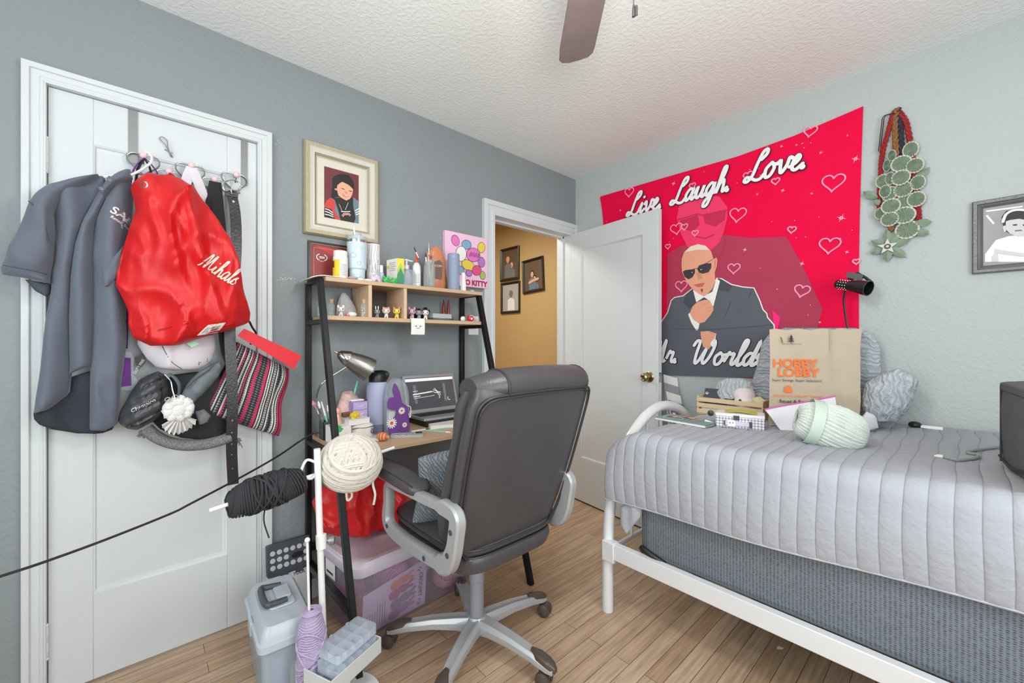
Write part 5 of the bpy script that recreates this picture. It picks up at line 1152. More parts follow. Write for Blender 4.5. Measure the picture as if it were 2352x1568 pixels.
TW, TG, TK, TY, TP, TB = mat('toy_white', (226, 222, 216), .4), mat('toy_grey', (150, 152, 158), .4), mat('toy_pink', (222, 140, 140), .4), mat('toy_yellow', (232, 206, 96), .4), mat('toy_lilac', (206, 170, 190), .4), mat('toy_black', (56, 52, 54), .4)
TO = mat('toy_orange', (222, 124, 60), .4); TR = mat('toy_red', (190, 70, 70), .4)
for nm, px, topy, X, bd, ac, lb, er, mn in (
    ('toy_mouse', 783, 698, .185, TW, TW, 'white round-eared toy animal in front of the grey crystal', 'round', None),
    ('toy_bunny', 866, 697, .19, TG, TW, 'grey and white toy bunny with tall ears beside the divider', 'tall', None),
    ('toy_pony', 887, 703, .19, TW, TK, 'white toy animal with a curly pink mane in the middle cubby', 'round', TK),
    ('toy_bear', 911, 702, .19, TY, TO, 'yellow toy animal with orange ears in the middle cubby', 'round', None),
    ('toy_cat', 946, 702, .18, TP, TK, 'lilac toy cat at the right face of the second divider', 'round', None),
    ('toy_dog', 962, 706, .19, TG, TB, 'pale grey toy dog with dark ears above the hanging note', 'round', None),
    ('toy_panda', 977, 706, .19, TW, TB, 'white toy animal with black ears beside the clear box', 'round', None)):
    d_ = {783: (-1.851,1.352), 866: (-1.687,1.356), 887: (-1.642,1.356), 911: (-1.588,1.359), 946: (-1.502,1.365), 962: (-1.468,1.356), 977: (-1.431,1.36)}[px]
    pet(nm, px, X, d_[0], (d_[1] - SH0) * (.82 if er == 'tall' else .98), bd, ac, lb, er, mn)
X = .10; y = -1.407; b = MB()
for i in range(7): a = i * .9; b.ball((X + .014 * math.cos(a), y + .026 * math.sin(a * 1.3), SH0 + .035 + .012 * math.sin(2 * a)), .022, .024, .024, 10, nz=.2, ns=90)
b.ball((X, y, SH0 + .022), .026, .034, .022, 12)
one('fur_ball', 'black fuzzy toy behind the small toy animals', 'toy', b, mat('black_fuzz', (30, 28, 28), .95, bump=(300, 1)))
# clear case on a black tray, droppers, red and white toys
y0, y1 = -1.39, -1.266; zc = 1.353
t = thing('card_tray', 'low black wire tray under a clear case', 'tray', (.14, (y0 + y1) / 2, SH0))
obj('base', MB().bx(.06, .20, y0, y1, SH0, SH0 + .006), M_DKGREY, t, bev=.002)
obj('rail', MB().tube([(.20, y0, SH0 + .010), (.20, y1, SH0 + .010), (.06, y1, SH0 + .010), (.06, y0, SH0 + .010)], .0018, 6, closed=True), M_BLACK, t)
zc = SH0 + .0062
one('clear_case', 'clear lidded plastic case lying on the black tray', 'case', MB().bx(.07, .19, y0 + .006, y1 - .004, zc, zc + .030), M_FROST, bev=.004)
M_DROP = mat('amber_glass', (150, 70, 34), .2)
for i, px in enumerate((1, 2)):
    y = (-1.274, -1.243)[i]; h_ = 1.42 - SH0; X = .045
    y = (-1.229, -1.197)[i]; h_ = 1.427 - SH0
    t = thing('dropper_bottle', ('amber bottle with a tall red pointed cap, nearer the clear case middle', 'amber bottle with a tall red pointed cap, nearer the rear desk leg')[i], 'bottle', (X, y, SH0), 0, 'red capped bottles')
    obj('body', MB().lathe([(0, 0), (.010, 0), (.011, h_ * .4), (.008, h_ * .46), (0, h_ * .46)], (X, y, SH0), n=16), M_DROP, t)
    obj('cap', MB().lathe([(0, h_ * .44), (.009, h_ * .44), (.007, h_ * .7), (.002, h_), (0, h_)], (X, y, SH0), n=16), mat('cap_dark_red', (120, 26, 26), .35), t)
X = .18; y = -1.192; b = MB().ball((X, y, SH0 + .014), .012, .016, .014, 12, nz=.2, ns=60).ball((X, y + .006, SH0 + .023), .006, .005, .006, 8)
one('white_toy', 'small white lumpy toy beside the red striped toy', 'toy', b, TW)
X = .18; y = -1.139; t = thing('striped_toy', 'round red toy with white stripes at the right end of the shelf', 'toy', (X, y, SH0))
obj('body', MB().ball((X, y, SH0 + .019), .017, .022, .019, 16), mat('toy_bright_red', (206, 40, 50), .35), t)
a = R(view_ang((X, y))); fr_ = F((X, y, SH0 + .019), (-math.sin(a), math.cos(a), 0), (0, 0, 1))
q = MB(); q.ball(fr_(.006, -.003, .015), .007, .007, .004, 10, fr=fr_)
for rr_ in (.0105,): q.tube([fr_(.004 + .013 * math.cos(i * .35), .002 + .013 * math.sin(i * .35), .0135) for i in range(10)], .0016, 6)
obj('stripe', q, TW, t)
one('white_block_toy', 'white pointed toy wedged at the shelf end behind the striped toy', 'toy', MB().lathe([(0, 0), (.012, 0), (.010, .012), (0, .026)], (.14, -1.072, SH0), n=12), TW)
# hanging note with a small face
n0, n1 = -1.54, -1.466; zt, zb = 1.3, 1.221
t = thing('paper_note', 'white paper note with a small inked face hanging from the lower shelf', 'note', (.236, (n0 + n1) / 2, zb))
fnn = F((.2345, n0, zb), (0, 1, 0), (.04, 0, 1))
obj('sheet', MB().grid(lambda a, s: fnn((n1 - n0) * a + .002 * (1 - s), (zt - zb) * s, .004 + .003 * math.sin(3.1 * s)), 6, 8), M_PAPER, t, solid=.0004)
q = MB(); w_ = n1 - n0; h_ = zt - zb
for e in (.36, .66): q.disc(w_ * e, h_ * .52, .0035, .003, fnn, .0088, 0, 12)
q.ribbon(crom([(w_ * .40, h_ * .42), (w_ * .46, h_ * .38), (w_ * .52, h_ * .42), (w_ * .58, h_ * .38), (w_ * .62, h_ * .42)], 3), .0007, fnn, .0088, 0)
for s in (-1, 1): q.ribbon([(w_ * (.5 + s * .26), h_ * .5), (w_ * (.5 + s * .3), h_ * .56)], .0006, fnn, .0088, 0)
obj('drawing', q, M_BLACK, t, smooth=0)

# ---------------------------------------------------------------- on the desk top
Dz = DT
# desk lamp
t = thing('desk_lamp', 'brushed grey desk lamp with a bent neck and bullet shade', 'lamp', (0.15,-1.936,0.762))
M_LAMP = mat('brushed_nickel', (140, 138, 134), .32, .85, bump=(300, .1))
c0 = V((0.17,-1.858,1.135)); c1 = V((0.17,-1.722,1.055)) + V((.02, 0, 0)); ax = (c1 - c0).normalized(); L_ = (c1 - c0).length; ro = 0.0547
obj('shade', MB().lathe([(.004, 0), (ro * .30, L_ * .06), (ro * .55, L_ * .25), (ro * .80, L_ * .55), (ro * .95, L_ * .8), (ro, L_), (ro * .97, L_), (ro * .9, L_ * .78), (ro * .4, L_ * .3), (0, L_ * .25)], c0, ax, 32), M_LAMP, t)
obj('shade_cap', MB().lathe([(0, -.016), (.004, -.016), (.0045, -.002), (ro * .33, L_ * .05), (ro * .62, L_ * .26), (ro * .64, L_ * .30), (ro * .58, L_ * .3)], c0, ax, 32), mat('polished_nickel', (186, 184, 180), .2, 1.0), t)
obj('bulb', MB().ball(c0 + ax * L_ * .7, ro * .5, n=14), M_WPLAS, t)
np_ = crom([V((.075, -1.893, Dz + .012)), V((.078, -1.897, Dz + .06))] + [V(p) for p in [(0.09,-1.922,0.913),(0.11,-1.926,0.958),(0.155,-1.925,0.998),(0.16,-1.894,1.027),(0.165,-1.857,1.05),(0.17,-1.82,1.074)]], 6)
obj('neck', MB().tube(np_, .0038, 10), M_CHROME, t)
bx_, by_ = np_[0].x, np_[0].y
obj('base', MB().lathe([(0, 0), (.031, 0), (.032, .004), (.030, .012), (.010, .016), (0, .016)], (bx_, by_, Dz), n=28), M_LAMP, t)
# pen box and brushes
px_, py_ = (0.079,-1.903)
t = thing('pen_box', 'black open box crowded with pens and make-up brushes at the rear desk leg', 'pen holder', (.155, -1.895, Dz))
b = MB(); x0, x1, y0, y1, h_ = .125, .185, -1.923, -1.866, .078
b.bx(x0, x1, y0, y0 + .002, Dz, Dz + h_).bx(x0, x1, y1 - .002, y1, Dz, Dz + h_).bx(x0, x0 + .002, y0, y1, Dz, Dz + h_).bx(x1 - .002, x1, y0, y1, Dz, Dz + h_).bx(x0, x1, y0, y1, Dz, Dz + .002)
obj('box', b, M_DKGREY, t)
def stick(name, label, cat, foot, tip, r, m, tipm=None, tr=None, group=None, frac=.8):
    foot, tip = V(foot), V(tip); t = thing(name, label, cat, tuple(foot), 0, group)
    mid = foot.lerp(tip, frac)
    obj('barrel', MB().tube([foot, mid], r, 10), m, t)
    obj('tip', MB().tube([mid, mid.lerp(tip, .5), tip], [r, tr or r * .9, r * .5], 10), tipm or m, t)
M_TEAL = mat('teal_plastic', (128, 206, 196), .35); M_GREYP = mat('pen_grey', (150, 154, 160), .35)
stick('makeup_brush', 'make-up brush with a pink head leaning left out of the black box', 'make-up brush', (.160, -1.89, Dz + .01), (0.155,-1.959,0.933), .0035, M_GREYP, mat('brush_pink', (214, 140, 170), .8), .010, 'pens and brushes in the black box', .82)
stick('makeup_brush', 'silver make-up brush with a cut white head in the black box', 'make-up brush', (.150, -1.900, Dz + .01), (0.155,-1.936,0.929), .004, M_CHROME, M_WPLAS, .007, 'pens and brushes in the black box')
stick('pen', 'teal and white pen standing in the black box', 'pen', (.165, -1.885, Dz + .01), (0.155,-1.923,0.926), .0045, M_TEAL, M_WPLAS, None, 'pens and brushes in the black box', .6)
stick('pen', 'pale grey pen leaning right in the black box', 'pen', (.145, -1.880, Dz + .01), (0.155,-1.898,0.908), .004, M_GREYP, M_WPLAS, None, 'pens and brushes in the black box')
stick('pen', 'chrome tipped black pen low in the black box', 'pen', (.172, -1.905, Dz + .01), (0.155,-1.943,0.898), .004, M_DKGREY, M_CHROME, None, 'pens and brushes in the black box')
# green and white carton, white pouch, book
def carton(x0, y0, sx, sy, h_, rz, z=Dz):
    fr = top(x0, y0, z, rz); return fr
fr = top(.205, -1.922, Dz, 2)
t = thing('first_aid_carton', 'white carton with green corner flaps beside the black sloping leg', 'box', (.24, -1.885, Dz))
b = MB(); b.bx(0, .085, 0, .075, 0, .070, fr=fr); obj('carton', b, M_PAPER, t, bev=.001)
q = MB(); fe = F(fr(.0855, 0, 0), fr.v, (0, 0, 1)); q.flat([(0, .048), (.03, .048), (.042, .06), (.03, .0705), (0, .0705)], fe, .0004, 0); q.flat([(0, 0), (.05, 0), (.05, .022), (.03, .022), (.025, .012), (0, .012)], fe, .0004, 0); q.flat([(.055, .008), (.073, .008), (.073, .018), (.055, .018)], fe, .0004, 1)
ftp = F(fr(0, 0, .0703), fr.u, fr.v); q.flat([(.02, 0), (.085, 0), (.085, .04), (.04, .03)], ftp, .0003, 0)
obj('print', q, [mat('aid_green', (64, 172, 110), .5), mat('print_periwinkle', (140, 150, 200), .5)], t, smooth=0)
wp = V((0.281,-1.826,0.762))
t = thing('zip_pouch', 'white canvas zip pouch under the paperback beside the cream yarn', 'pouch', (.22, -1.786, Dz))
fr = top(.165, -1.838, Dz, 0)
b = MB()
def sp(a, s):
    th = 2 * math.pi * a; c_, s_ = math.cos(th), math.sin(th); e = .5
    w_ = (abs(c_) ** e) * (1 if c_ > 0 else -1); d_ = (abs(s_) ** e) * (1 if s_ > 0 else -1)
    k_ = (1 - abs(2 * s - 1) ** 3) ** .4 if 0 < s < 1 else .0
    k_ = .80 + .2 * k_ if 0 < s < 1 else .78
    return fr(.055 + .060 * w_ * k_ + .002 * math.sin(14 * a), .052 + .052 * d_ * k_ + .003 * math.sin(9 * a + 8 * s), 0.064 * s)
b.rings([[sp(i / 28, s) for i in range(28)] for s in (0, .12, .4, .7, .9, 1)])
obj('pouch', b, mat('white_canvas', (222, 218, 212), .85, bump=(250, .3)), t)
q = MB(); q.tube([fr(.113, .10 * i / 8, .050 + .002 * math.sin(i)) for i in range(9)], .002, 6); q.tube([fr(.118, .085 + .004 * math.sin(i * 2), .045 - .006 * i) for i in range(5)], .002, 6)
obj('zip', q, M_DKGREY, t)
t = thing('paperback_book', 'white covered paperback lying on the white canvas pouch', 'book', (.22, -1.80, Dz + .066)); fr = top(.165, -1.862, Dz + .0655, 6)
obj('pages', MB().bx(0.002, .108, .002, .098, .002, .022, fr=fr), M_PAPER, t)
q = MB(); q.bx(0, .11, 0, .10, 0, .002, fr=fr); q.bx(0, .11, 0, .10, .022, .024, fr=fr); q.bx(0, .002, 0, .10, 0, .024, fr=fr)
for i in range(5): q.disc(.02 + .018 * i, .03 + .018 * (i % 3), .009, .006, F(fr(0, 0, .0244), fr.u, fr.v), 0, 1)
obj('cover', q, [mat('cover_white', (226, 226, 224), .5), mat('cover_grey_print', (132, 134, 136), .6)], t)
# notebook with striped egg
fr = top(.300, -1.775, Dz, 20)
t = thing('notepad', 'small white notepad with grey covers beside the white pouch', 'notepad', tuple(fr(.03, .02, 0)))
obj('pages', MB().bx(.001, .059, .001, .044, .001, .010, fr=fr), M_PAPER, t); obj('cover', MB().bx(0, .06, 0, .045, .010, .012, fr=fr).bx(0, .06, 0, .045, 0, .001, fr=fr), mat('cover_stone', (186, 184, 178), .6), t)
ec = V((0.369,-1.74,0.775)); 
t = thing('striped_egg', 'orange egg with red and green stripes lying on the desk', 'egg', (ec.x, ec.y, Dz))
b = MB(); axd = V((.75, .55, 0)).normalized()
prof = [(.0015, -.026)] + [(.0185 * math.sqrt(max(0, 1 - s * s)) * (1 - .18 * s), .026 * s) for s in [-1 + 2 * i / 24 for i in range(1, 24)]] + [(.0015, .026)]
for i in range(len(prof) - 1):
    b.lathe([prof[i], prof[i + 1]], (ec.x, ec.y, Dz + .0195), axd, 24, k=(0, 1, 0, 2, 0, 3)[(i // 1) % 6])
obj('shell', b, [mat('egg_orange', (226, 116, 66), .5), mat('egg_red', (196, 56, 50), .5), mat('egg_green', (120, 136, 76), .5), mat('egg_cream', (236, 196, 130), .5)], t)
# clutter behind
M_FLORAL = mat('floral_cloth', (222, 180, 172), .8, var=.5, vscale=60)
X = .075; cy = -1.783
b = MB(); b.puff([(-.055, 0), (.058, 0), (.062, .07), (.050, .155), (.012, .195), (-.03, .19), (-.058, .10)], F((X, cy, Dz), (0, 1, 0), (.15, 0, 1)), .045, 22, 18, lambda u, v, q_, j: .006 * math.sin(90 * u) * math.sin(60 * v), .8)
t = thing('floral_pouch', 'plump peach floral pouch at the back of the desk', 'pouch', (X, cy, Dz))
obj('pouch', b, M_FLORAL, t)
q = MB(); rn = random.Random(5)
for i in range(14): q.ball((X + .036 + rn.uniform(-.004, .006), cy + rn.uniform(-.045, .045), Dz + rn.uniform(.03, .17)), .003, .009, .008, 8, k=i % 3)
obj('flower_print', q, [mat('petal_red', (206, 92, 88), .8), mat('petal_cream', (238, 222, 206), .8), mat('petal_green', (126, 148, 110), .8)], t)
obj('drawstring', MB().tube(crom([(X + .04, cy - .02, Dz + .165), (X + .05, cy, Dz + .17), (X + .045, cy + .04, Dz + .145), (X + .05, cy + .06, Dz + .12)], 6), .0022, 6), M_PAPER, t)
fr = top(.130, -1.797, Dz, 4)
t = thing('purple_drawer_box', 'lavender four drawer mini chest behind the paperback', 'box', tuple(fr(.03, .04, 0)))
obj('carcass', MB().bx(0, .050, 0, .070, 0, .150, fr=fr), mat('lavender_plastic', (178, 156, 206), .4), t, bev=.003)
for i in range(4):
    d_ = obj('drawer', MB().bx(.049, .053, .004, .066, .006 + .036 * i, .037 + .036 * i, fr=fr), mat('lavender_light', (196, 176, 220), .4), t, bev=.0015); obj('pull', MB().tube([fr(.054, .022 + .003 * j, .024 + .036 * i - .004 * math.sin(j * .45)) for j in range(9)], .0016, 6), M_WPLAS, d_)
for i, (a, c_, lb) in enumerate((((.145, -1.799, Dz + .155), (.15, -1.728, Dz + .156), 'white pen lying on the lavender mini chest, nearer the wall'), ((.162, -1.797, Dz + .155), (.172, -1.728, Dz + .156), 'white pen lying on the front of the lavender mini chest'))):
    stick('white_pen', lb, 'pen', a, c_, .0042, M_WPLAS, M_DKGREY, None, 'white pens on the mini chest')
tp0, tp1 = V((0.1,-1.758,0.943)), V((0.1,-1.741,1.003))
stick('teal_marker', 'teal marker standing upright out of the floral pouch', 'marker', tuple(tp0 + (tp0 - tp1) * .6), tuple(tp1), .0055, M_TEAL, M_TEAL, .0055)
yc = V((0.245,-1.812,0.871)); yc.z = Dz + .0655 + .024 + .012
b = MB()
for i in range(5): a = R(90 + 72 * i); b.ball((yc.x, yc.y + .013 * math.cos(a), yc.z + .011 * math.sin(a)), .011, .011, .010, 10, nz=.12, ns=120)
b.ball((yc.x + .004, yc.y, yc.z), .012, .010, .010, 10)
b.v = [(x, y, z - (yc.z - Dz - .0855) ) if False else (x, y, z) for x, y, z in b.v]
one('crochet_star', 'yellow crocheted star resting on the paperback stack', 'crochet toy', b, mat('yellow_yarn', (232, 204, 70), .85, bump=(400, .8), var=.2, vscale=100))
b = MB().tube([(.195, -1.848, Dz + .102), (.19, -1.818, Dz + .102)], .011, 14)
one('brown_tape_roll', 'brown glossy roll between the sloping leg and the yellow star', 'roll', b, mat('brown_gloss', (128, 86, 62), .25))
b = MB(); X, yy = .24, -1.885
b.lathe([(0, 0), (.014, 0), (.016, .02), (.010, .035), (.007, .045), (0, .046)], (X, yy, Dz + .0715), n=14).ball((X, yy, Dz + .128), .013, .013, .014, 12).ball((X, yy - .01, Dz + .142), .005, n=8).ball((X, yy + .01, Dz + .142), .005, n=8)
one('peach_figurine', 'peach coloured small figurine standing on the green flapped carton', 'figurine', b, mat('peach_resin', (226, 176, 152), .5, var=.2, vscale=60))
# water bottle
wx, wy = (0.166,-1.672); r_ = 0.0511
dpt = 1
t = thing('water_bottle', 'large lilac grey steel water bottle with a black screw lid and handle', 'bottle', (wx, wy, Dz))
rb = 0.0516; zt = 0.2352; zl = 0.2785
obj('body', MB().lathe([(0, 0), (rb * .95, 0), (rb, .004), (rb, zt * .84), (rb * .96, zt * .93), (rb * .78, zt), (0, zt)], (wx, wy, Dz), n=36), mat('lilac_powder_coat', (168, 172, 200), .45, bump=(700, .1)), t)
obj('rubber_boot', MB().lathe([(rb * .9, .0), (rb * 1.03, .0), (rb * 1.03, zt * .17), (rb * 1.0, zt * .17)], (wx, wy, Dz), n=36), mat('slate_rubber', (112, 116, 140), .6), t)
ld = obj('lid', MB().lathe([(0, zt), (rb * .80, zt), (rb * .80, zt + .026), (rb * .72, zl - .004), (.6 * rb, zl), (0, zl)], (wx, wy, Dz), n=32), M_BLACK, t)
q = MB(); a = R(40); q.tube(crom([(wx - .3 * rb * math.cos(a), wy - .3 * rb * math.sin(a), Dz + zl + .004), (wx + .5 * rb * math.cos(a), wy + .5 * rb * math.sin(a), Dz + zl + .006), (wx + 1.0 * rb * math.cos(a), wy + 1.0 * rb * math.sin(a), Dz + zl - .004), (wx + .86 * rb * math.cos(a), wy + .86 * rb * math.sin(a), Dz + zt + .012)], 6), .005, 10)
obj('carry_loop', q, M_BLACK, ld)
a = view_ang((wx, wy)); q = MB()
cyl_ = lambda ang, z: V((wx + (rb + .0005) * math.cos(R(ang)), wy + (rb + .0005) * math.sin(R(ang)), Dz + z))
q.tube([cyl_(a + 48 + 7 * math.cos(th), zt * .70 + .009 * math.sin(th)) for th in [i * .4 for i in range(16)]], .0006, 5, closed=True); q.tube([cyl_(a + 48 + 3 * math.cos(th), zt * .70 + .005 * math.sin(th)) for th in [i * .4 for i in range(16)]], .0005, 5, closed=True)
for i in range(11): q.tube([cyl_(a + 50, zt * .30 + i * .0052), cyl_(a + 55, zt * .30 + i * .0052 + .001)], .0008, 5)
obj('logo', q, P_WHITE, t)
# daisy bunny gift bag
fb_ = F((0.23,-1.658,0.778), (.45, .89, 0), (0, 0, 1)); o_ = V((0.149,-1.618,0.762)); fb_ = F((.290, -1.68, Dz), (.06, 1, 0), (0, 0, 1))
bw, bh = 0.0998, 0.255
t = thing('bunny_tin', 'clear arched case with a purple bunny cut-out and white daisies', 'case', tuple(fb_(bw / 2, 0, 0)))
arch = [(0, 0), (bw, 0)] + [(bw / 2 + bw / 2 * math.cos(R(a)), bh * .62 + bh * .38 * math.sin(R(a))) for a in range(0, 181, 12)]
obj('clear_shell', MB().prism(arch, fb_, -.040, 0), M_CLEAR, t)
obj('rim', MB().tube([fb_(u, v, 0) for u, v in arch], .0016, 6, closed=True).tube([fb_(u, v, -.040) for u, v in arch], .0016, 6, closed=True), mat('grey_lilac_rim', (140, 136, 160), .4), t)
bun = crom([(.02, .0), (bw * .97, .0), (bw * .98, bh * .30), (bw * .92, bh * .48), (bw * .70, bh * .54), (bw * .62, bh * .62), (bw * .52, bh * .78), (bw * .30, bh * .92), (bw * .20, bh * .80), (bw * .28, bh * .68), (.004, bh * .66), (-.004, bh * .52), (bw * .16, bh * .46), (bw * .36, bh * .44), (bw * .30, bh * .32), (.004, bh * .28), (-.002, bh * .12)], 4, True)
obj('bunny_panel', MB().prism([(p.x, p.y) for p in bun], fb_, .0005, .003), mat('bunny_purple', (112, 64, 138), .45), t, smooth=0)
obj('dark_outline', MB().tube([fb_(p.x, p.y, .002) for p in bun], .0012, 5, closed=True), mat('bunny_ink', (70, 70, 90), .5), t)
q = MB()
for u, v, r__ in ((bw * .64, bh * .42, .018), (bw * .16, bh * .22, .026), (bw * .78, bh * .16, .013)):
    for i in range(13): a = i * 360 / 13; q.disc(u + r__ * .62 * math.cos(R(a)), v + r__ * .62 * math.sin(R(a)), r__ * .36, r__ * .115, fb_, .0036, 0, 10, a)
    q.disc(u, v, r__ * .26, r__ * .26, fb_, .0040, 1, 14)
obj('daisy_print', q, [P_WHITE, mat('daisy_orange', (222, 84, 40), .5)], t, smooth=0)
obj('handle_cord', MB().tube(crom([fb_(bw * .9, bh * .50, .002), fb_(bw * 1.08, bh * .46, .004), fb_(bw * 1.04, bh * .28, .006), fb_(bw * .98, bh * .36, .005)], 6), .0018, 6), M_WPLAS, t)
obj('tissue', MB().puff([(.004, .02), (bw * .5, .02), (bw * .5, bh * .4), (.004, bh * .44)], fb_, .012, 10, 10, lambda u, v, q_, j: .004 * math.sin(150 * u + 80 * v), .5, n0=-.025), M_PAPER, t)
# laptop
M_ALU = mat('laptop_aluminium', (188, 190, 194), .35, .7)
wL = 0.325
one('laptop_riser', 'thin black riser board under the silver laptop', 'riser', MB().bx(.045, .25, -1.46, -1.46 + wL, Dz, Dz + .030), M_BLACK, bev=.003)
lu = V((0, 1, 0)); ln = V((1, 0, 0)); o = V((.070, -1.47, Dz + .0285))
t = thing('laptop', 'silver open laptop with a dark screen on the desk', 'laptop', tuple(o + lu * wL / 2))
fl_ = F(o, lu, ln, (0, 0, 1)); 
obj('base', MB().prism(rr(wL, .178, .012), fl_, .002, .014), M_ALU, t, bev=.0015)
q = MB(); fk2 = F(o + V((0, 0, .0142)), lu, ln, (0, 0, 1))
kS = (wL - .036) / .27
for r__ in range(6):
    for c_ in range(14): q.bx(.018 + .0193 * c_ * kS, .018 + (.0193 * c_ + .0165) * kS, .018 + .0150 * r__, .018 + .0150 * r__ + .0128, 0, .0012, fr=fk2)
obj('keyboard', q, M_BLACK, t, smooth=0)
obj('trackpad', MB().bx(wL * .34, wL * .66, .116, .172, 0, .0004, fr=fk2), mat('trackpad', (178, 180, 184), .3, .6), t)
sv = (V((0, 0, 1)) - ln * .27).normalized(); fsn = F(o + V((0, 0, .014)), lu, sv); fsn.n = lu.cross(sv)
if fsn.n.dot(ln) < 0: fsn.n = -fsn.n
sc = obj('screen', MB().prism(rr(wL, .205, .010), fsn, -.006, 0), M_ALU, t, bev=.001)
obj('display', MB().flat([(.012, .018), (wL - .012, .018), (wL - .012, .19), (.012, .19)], fsn, .0006), mat('display_dark', (74, 76, 80), .25, var=.25, vscale=12, emit=.25), sc)
q = MB(); q.flat([(.012, .170), (wL - .012, .170), (wL - .012, .186), (.012, .186)], fsn, .0010, 0)
q.ribbon([(.05, .10), (.165, .108)], .0032, fsn, .0010, 0); q.ribbon([(.05, .088), (.09, .090)], .002, fsn, .0010, 0); q.ribbon([(.05, .116), (.08, .118)], .0012, fsn, .0010, 0); q.ribbon([(.05, .078), (.18, .086)], .0010, fsn, .0010, 0)
for p in ([(.175, .118), (.195, .108), (.205, .09), (.212, .075), (.205, .07)], [(.185, .125), (.20, .108), (.222, .10)], [(.17, .108), (.19, .10), (.21, .098), (.218, .084)]): q.ribbon(crom(p, 4), .0016, fsn, .0011, 0)
q.ribbon([(.262, .058), (.266, .072), (.262, .06), (.270, .052), (.276, .054)], .0016, fsn, .0010, 0)
for u in (.055, .24): q.flat([(u, .05), (u + .016, .05), (u + .016, .15), (u, .15)], fsn, .0008, 1)
obj('page', q, [mat('display_white', (226, 228, 230), .3, emit=.35), mat('display_grey', (112, 116, 120), .3, emit=.25)], sc, smooth=0)
obj('camera', MB().disc(wL / 2, .197, .0016, .0016, fsn, .0006), M_BLACK, sc)
# phone, usb stick, pens, notes, notebook
def slab(name, label, cat, c, rz, w, l, h_, m, r=.006, extra=None):
    fr = top(c[0], c[1], c[2], rz); t = thing(name, label, cat, c, 0)
    obj('body', MB().prism(rrc(w, l, r), fr, 0, h_), m, t, bev=min(.001, h_ / 4))
    if extra: extra(t, fr)
    return t
def phx(t, fr):
    q = MB(); fr2 = F(fr(0, 0, .0102), fr.u, fr.v)
    rn = random.Random(2)
    for i in range(14): q.flat([(-.028 + .014 * (i % 4) + rn.uniform(-.002, .002), -.055 + .026 * (i // 4) + d) for d in (0,)] and [(x, y) for x, y in [(-.029 + .0145 * (i % 4), -.058 + .029 * (i // 4)), (-.018 + .0145 * (i % 4), -.056 + .029 * (i // 4)), (-.018 + .0145 * (i % 4), -.036 + .029 * (i // 4)), (-.029 + .0145 * (i % 4), -.038 + .029 * (i // 4))]], fr2, .0002, i % 2)
    obj('sticker_print', q, [mat('phone_print', (96, 98, 104), .5), M_PAPER], t, smooth=0)
    obj('camera_bump', MB().prism(rrc(.026, .03, .005), F(fr(-.016, .05, .010), fr.u, fr.v), 0, .002), M_BLACK, t, bev=.0008)
slab('smartphone', 'phone in a clear printed case lying on the front of the desk', 'phone', (0.35,-1.616,0.762), -32, .070, .145, .010, mat('clear_case_grey', (176, 178, 180), .25), .009, phx)
slab('usb_stick', 'small black and silver memory stick beside the phone', 'memory stick', (0.227,-1.576,0.762), 40, .018, .045, .009, M_BLACK, .002, lambda t, fr: obj('plug', MB().bx(-.006, .006, .022, .036, .002, .007, fr=fr), M_CHROME, t))
stick('ball_pen', 'white and black ball pen lying behind the phone', 'pen', V((0.281,-1.559,0.762)), V((0.285,-1.467,0.762)), .0045, M_WPLAS, M_BLACK, None)
stick('teal_pen', 'teal pen lying along the desk front, before the white notebook', 'pen', V((0.304,-1.491,0.762)), V((0.422,-1.431,0.762)), .0045, M_TEAL, M_WPLAS, None)
one('teal_triangle', 'flat teal set square lying by the notebook', 'set square', MB().prism([(0, 0), (.07, 0), (.0, .035)], top(*(0.314,-1.436), Dz, 70), 0, .002), M_TEAL)
nc = V((0.349,-1.397,0.762)); fr = top(nc.x - .05, nc.y - .07, Dz, 70)
t = thing('notebook', 'thick white notebook lying at the right of the desk', 'notebook', tuple(fr(.09, .05, 0)))
obj('pages', MB().bx(.001, .158, .001, .112, .002, .016, fr=fr), M_PAPER, t); obj('cover', MB().bx(0, .16, 0, .115, 0, .002, fr=fr).bx(0, .16, 0, .115, .016, .018, fr=fr), mat('cover_ivory', (226, 222, 212), .6), t)
t = thing('sticky_notes', 'pink and grey sticky notes fanned before the laptop', 'sticky notes', (0.139,-1.388,0.762)); c_ = V((0.139,-1.388,0.762))
for i, (rz, m) in enumerate(((0, mat('note_grey', (176, 176, 184), .7)), (25, mat('note_pink', (240, 120, 176), .7)))):
    fr = top(c_.x, c_.y, Dz + .012 * 0 + .002 + .002 * i, 60 + rz)
    obj('note', MB().grid(lambda a, s: fr(.075 * (a - .5), .075 * (s - .5), .02 * max(0, a - .4) ** 2), 5, 2), m, t, solid=.0006)

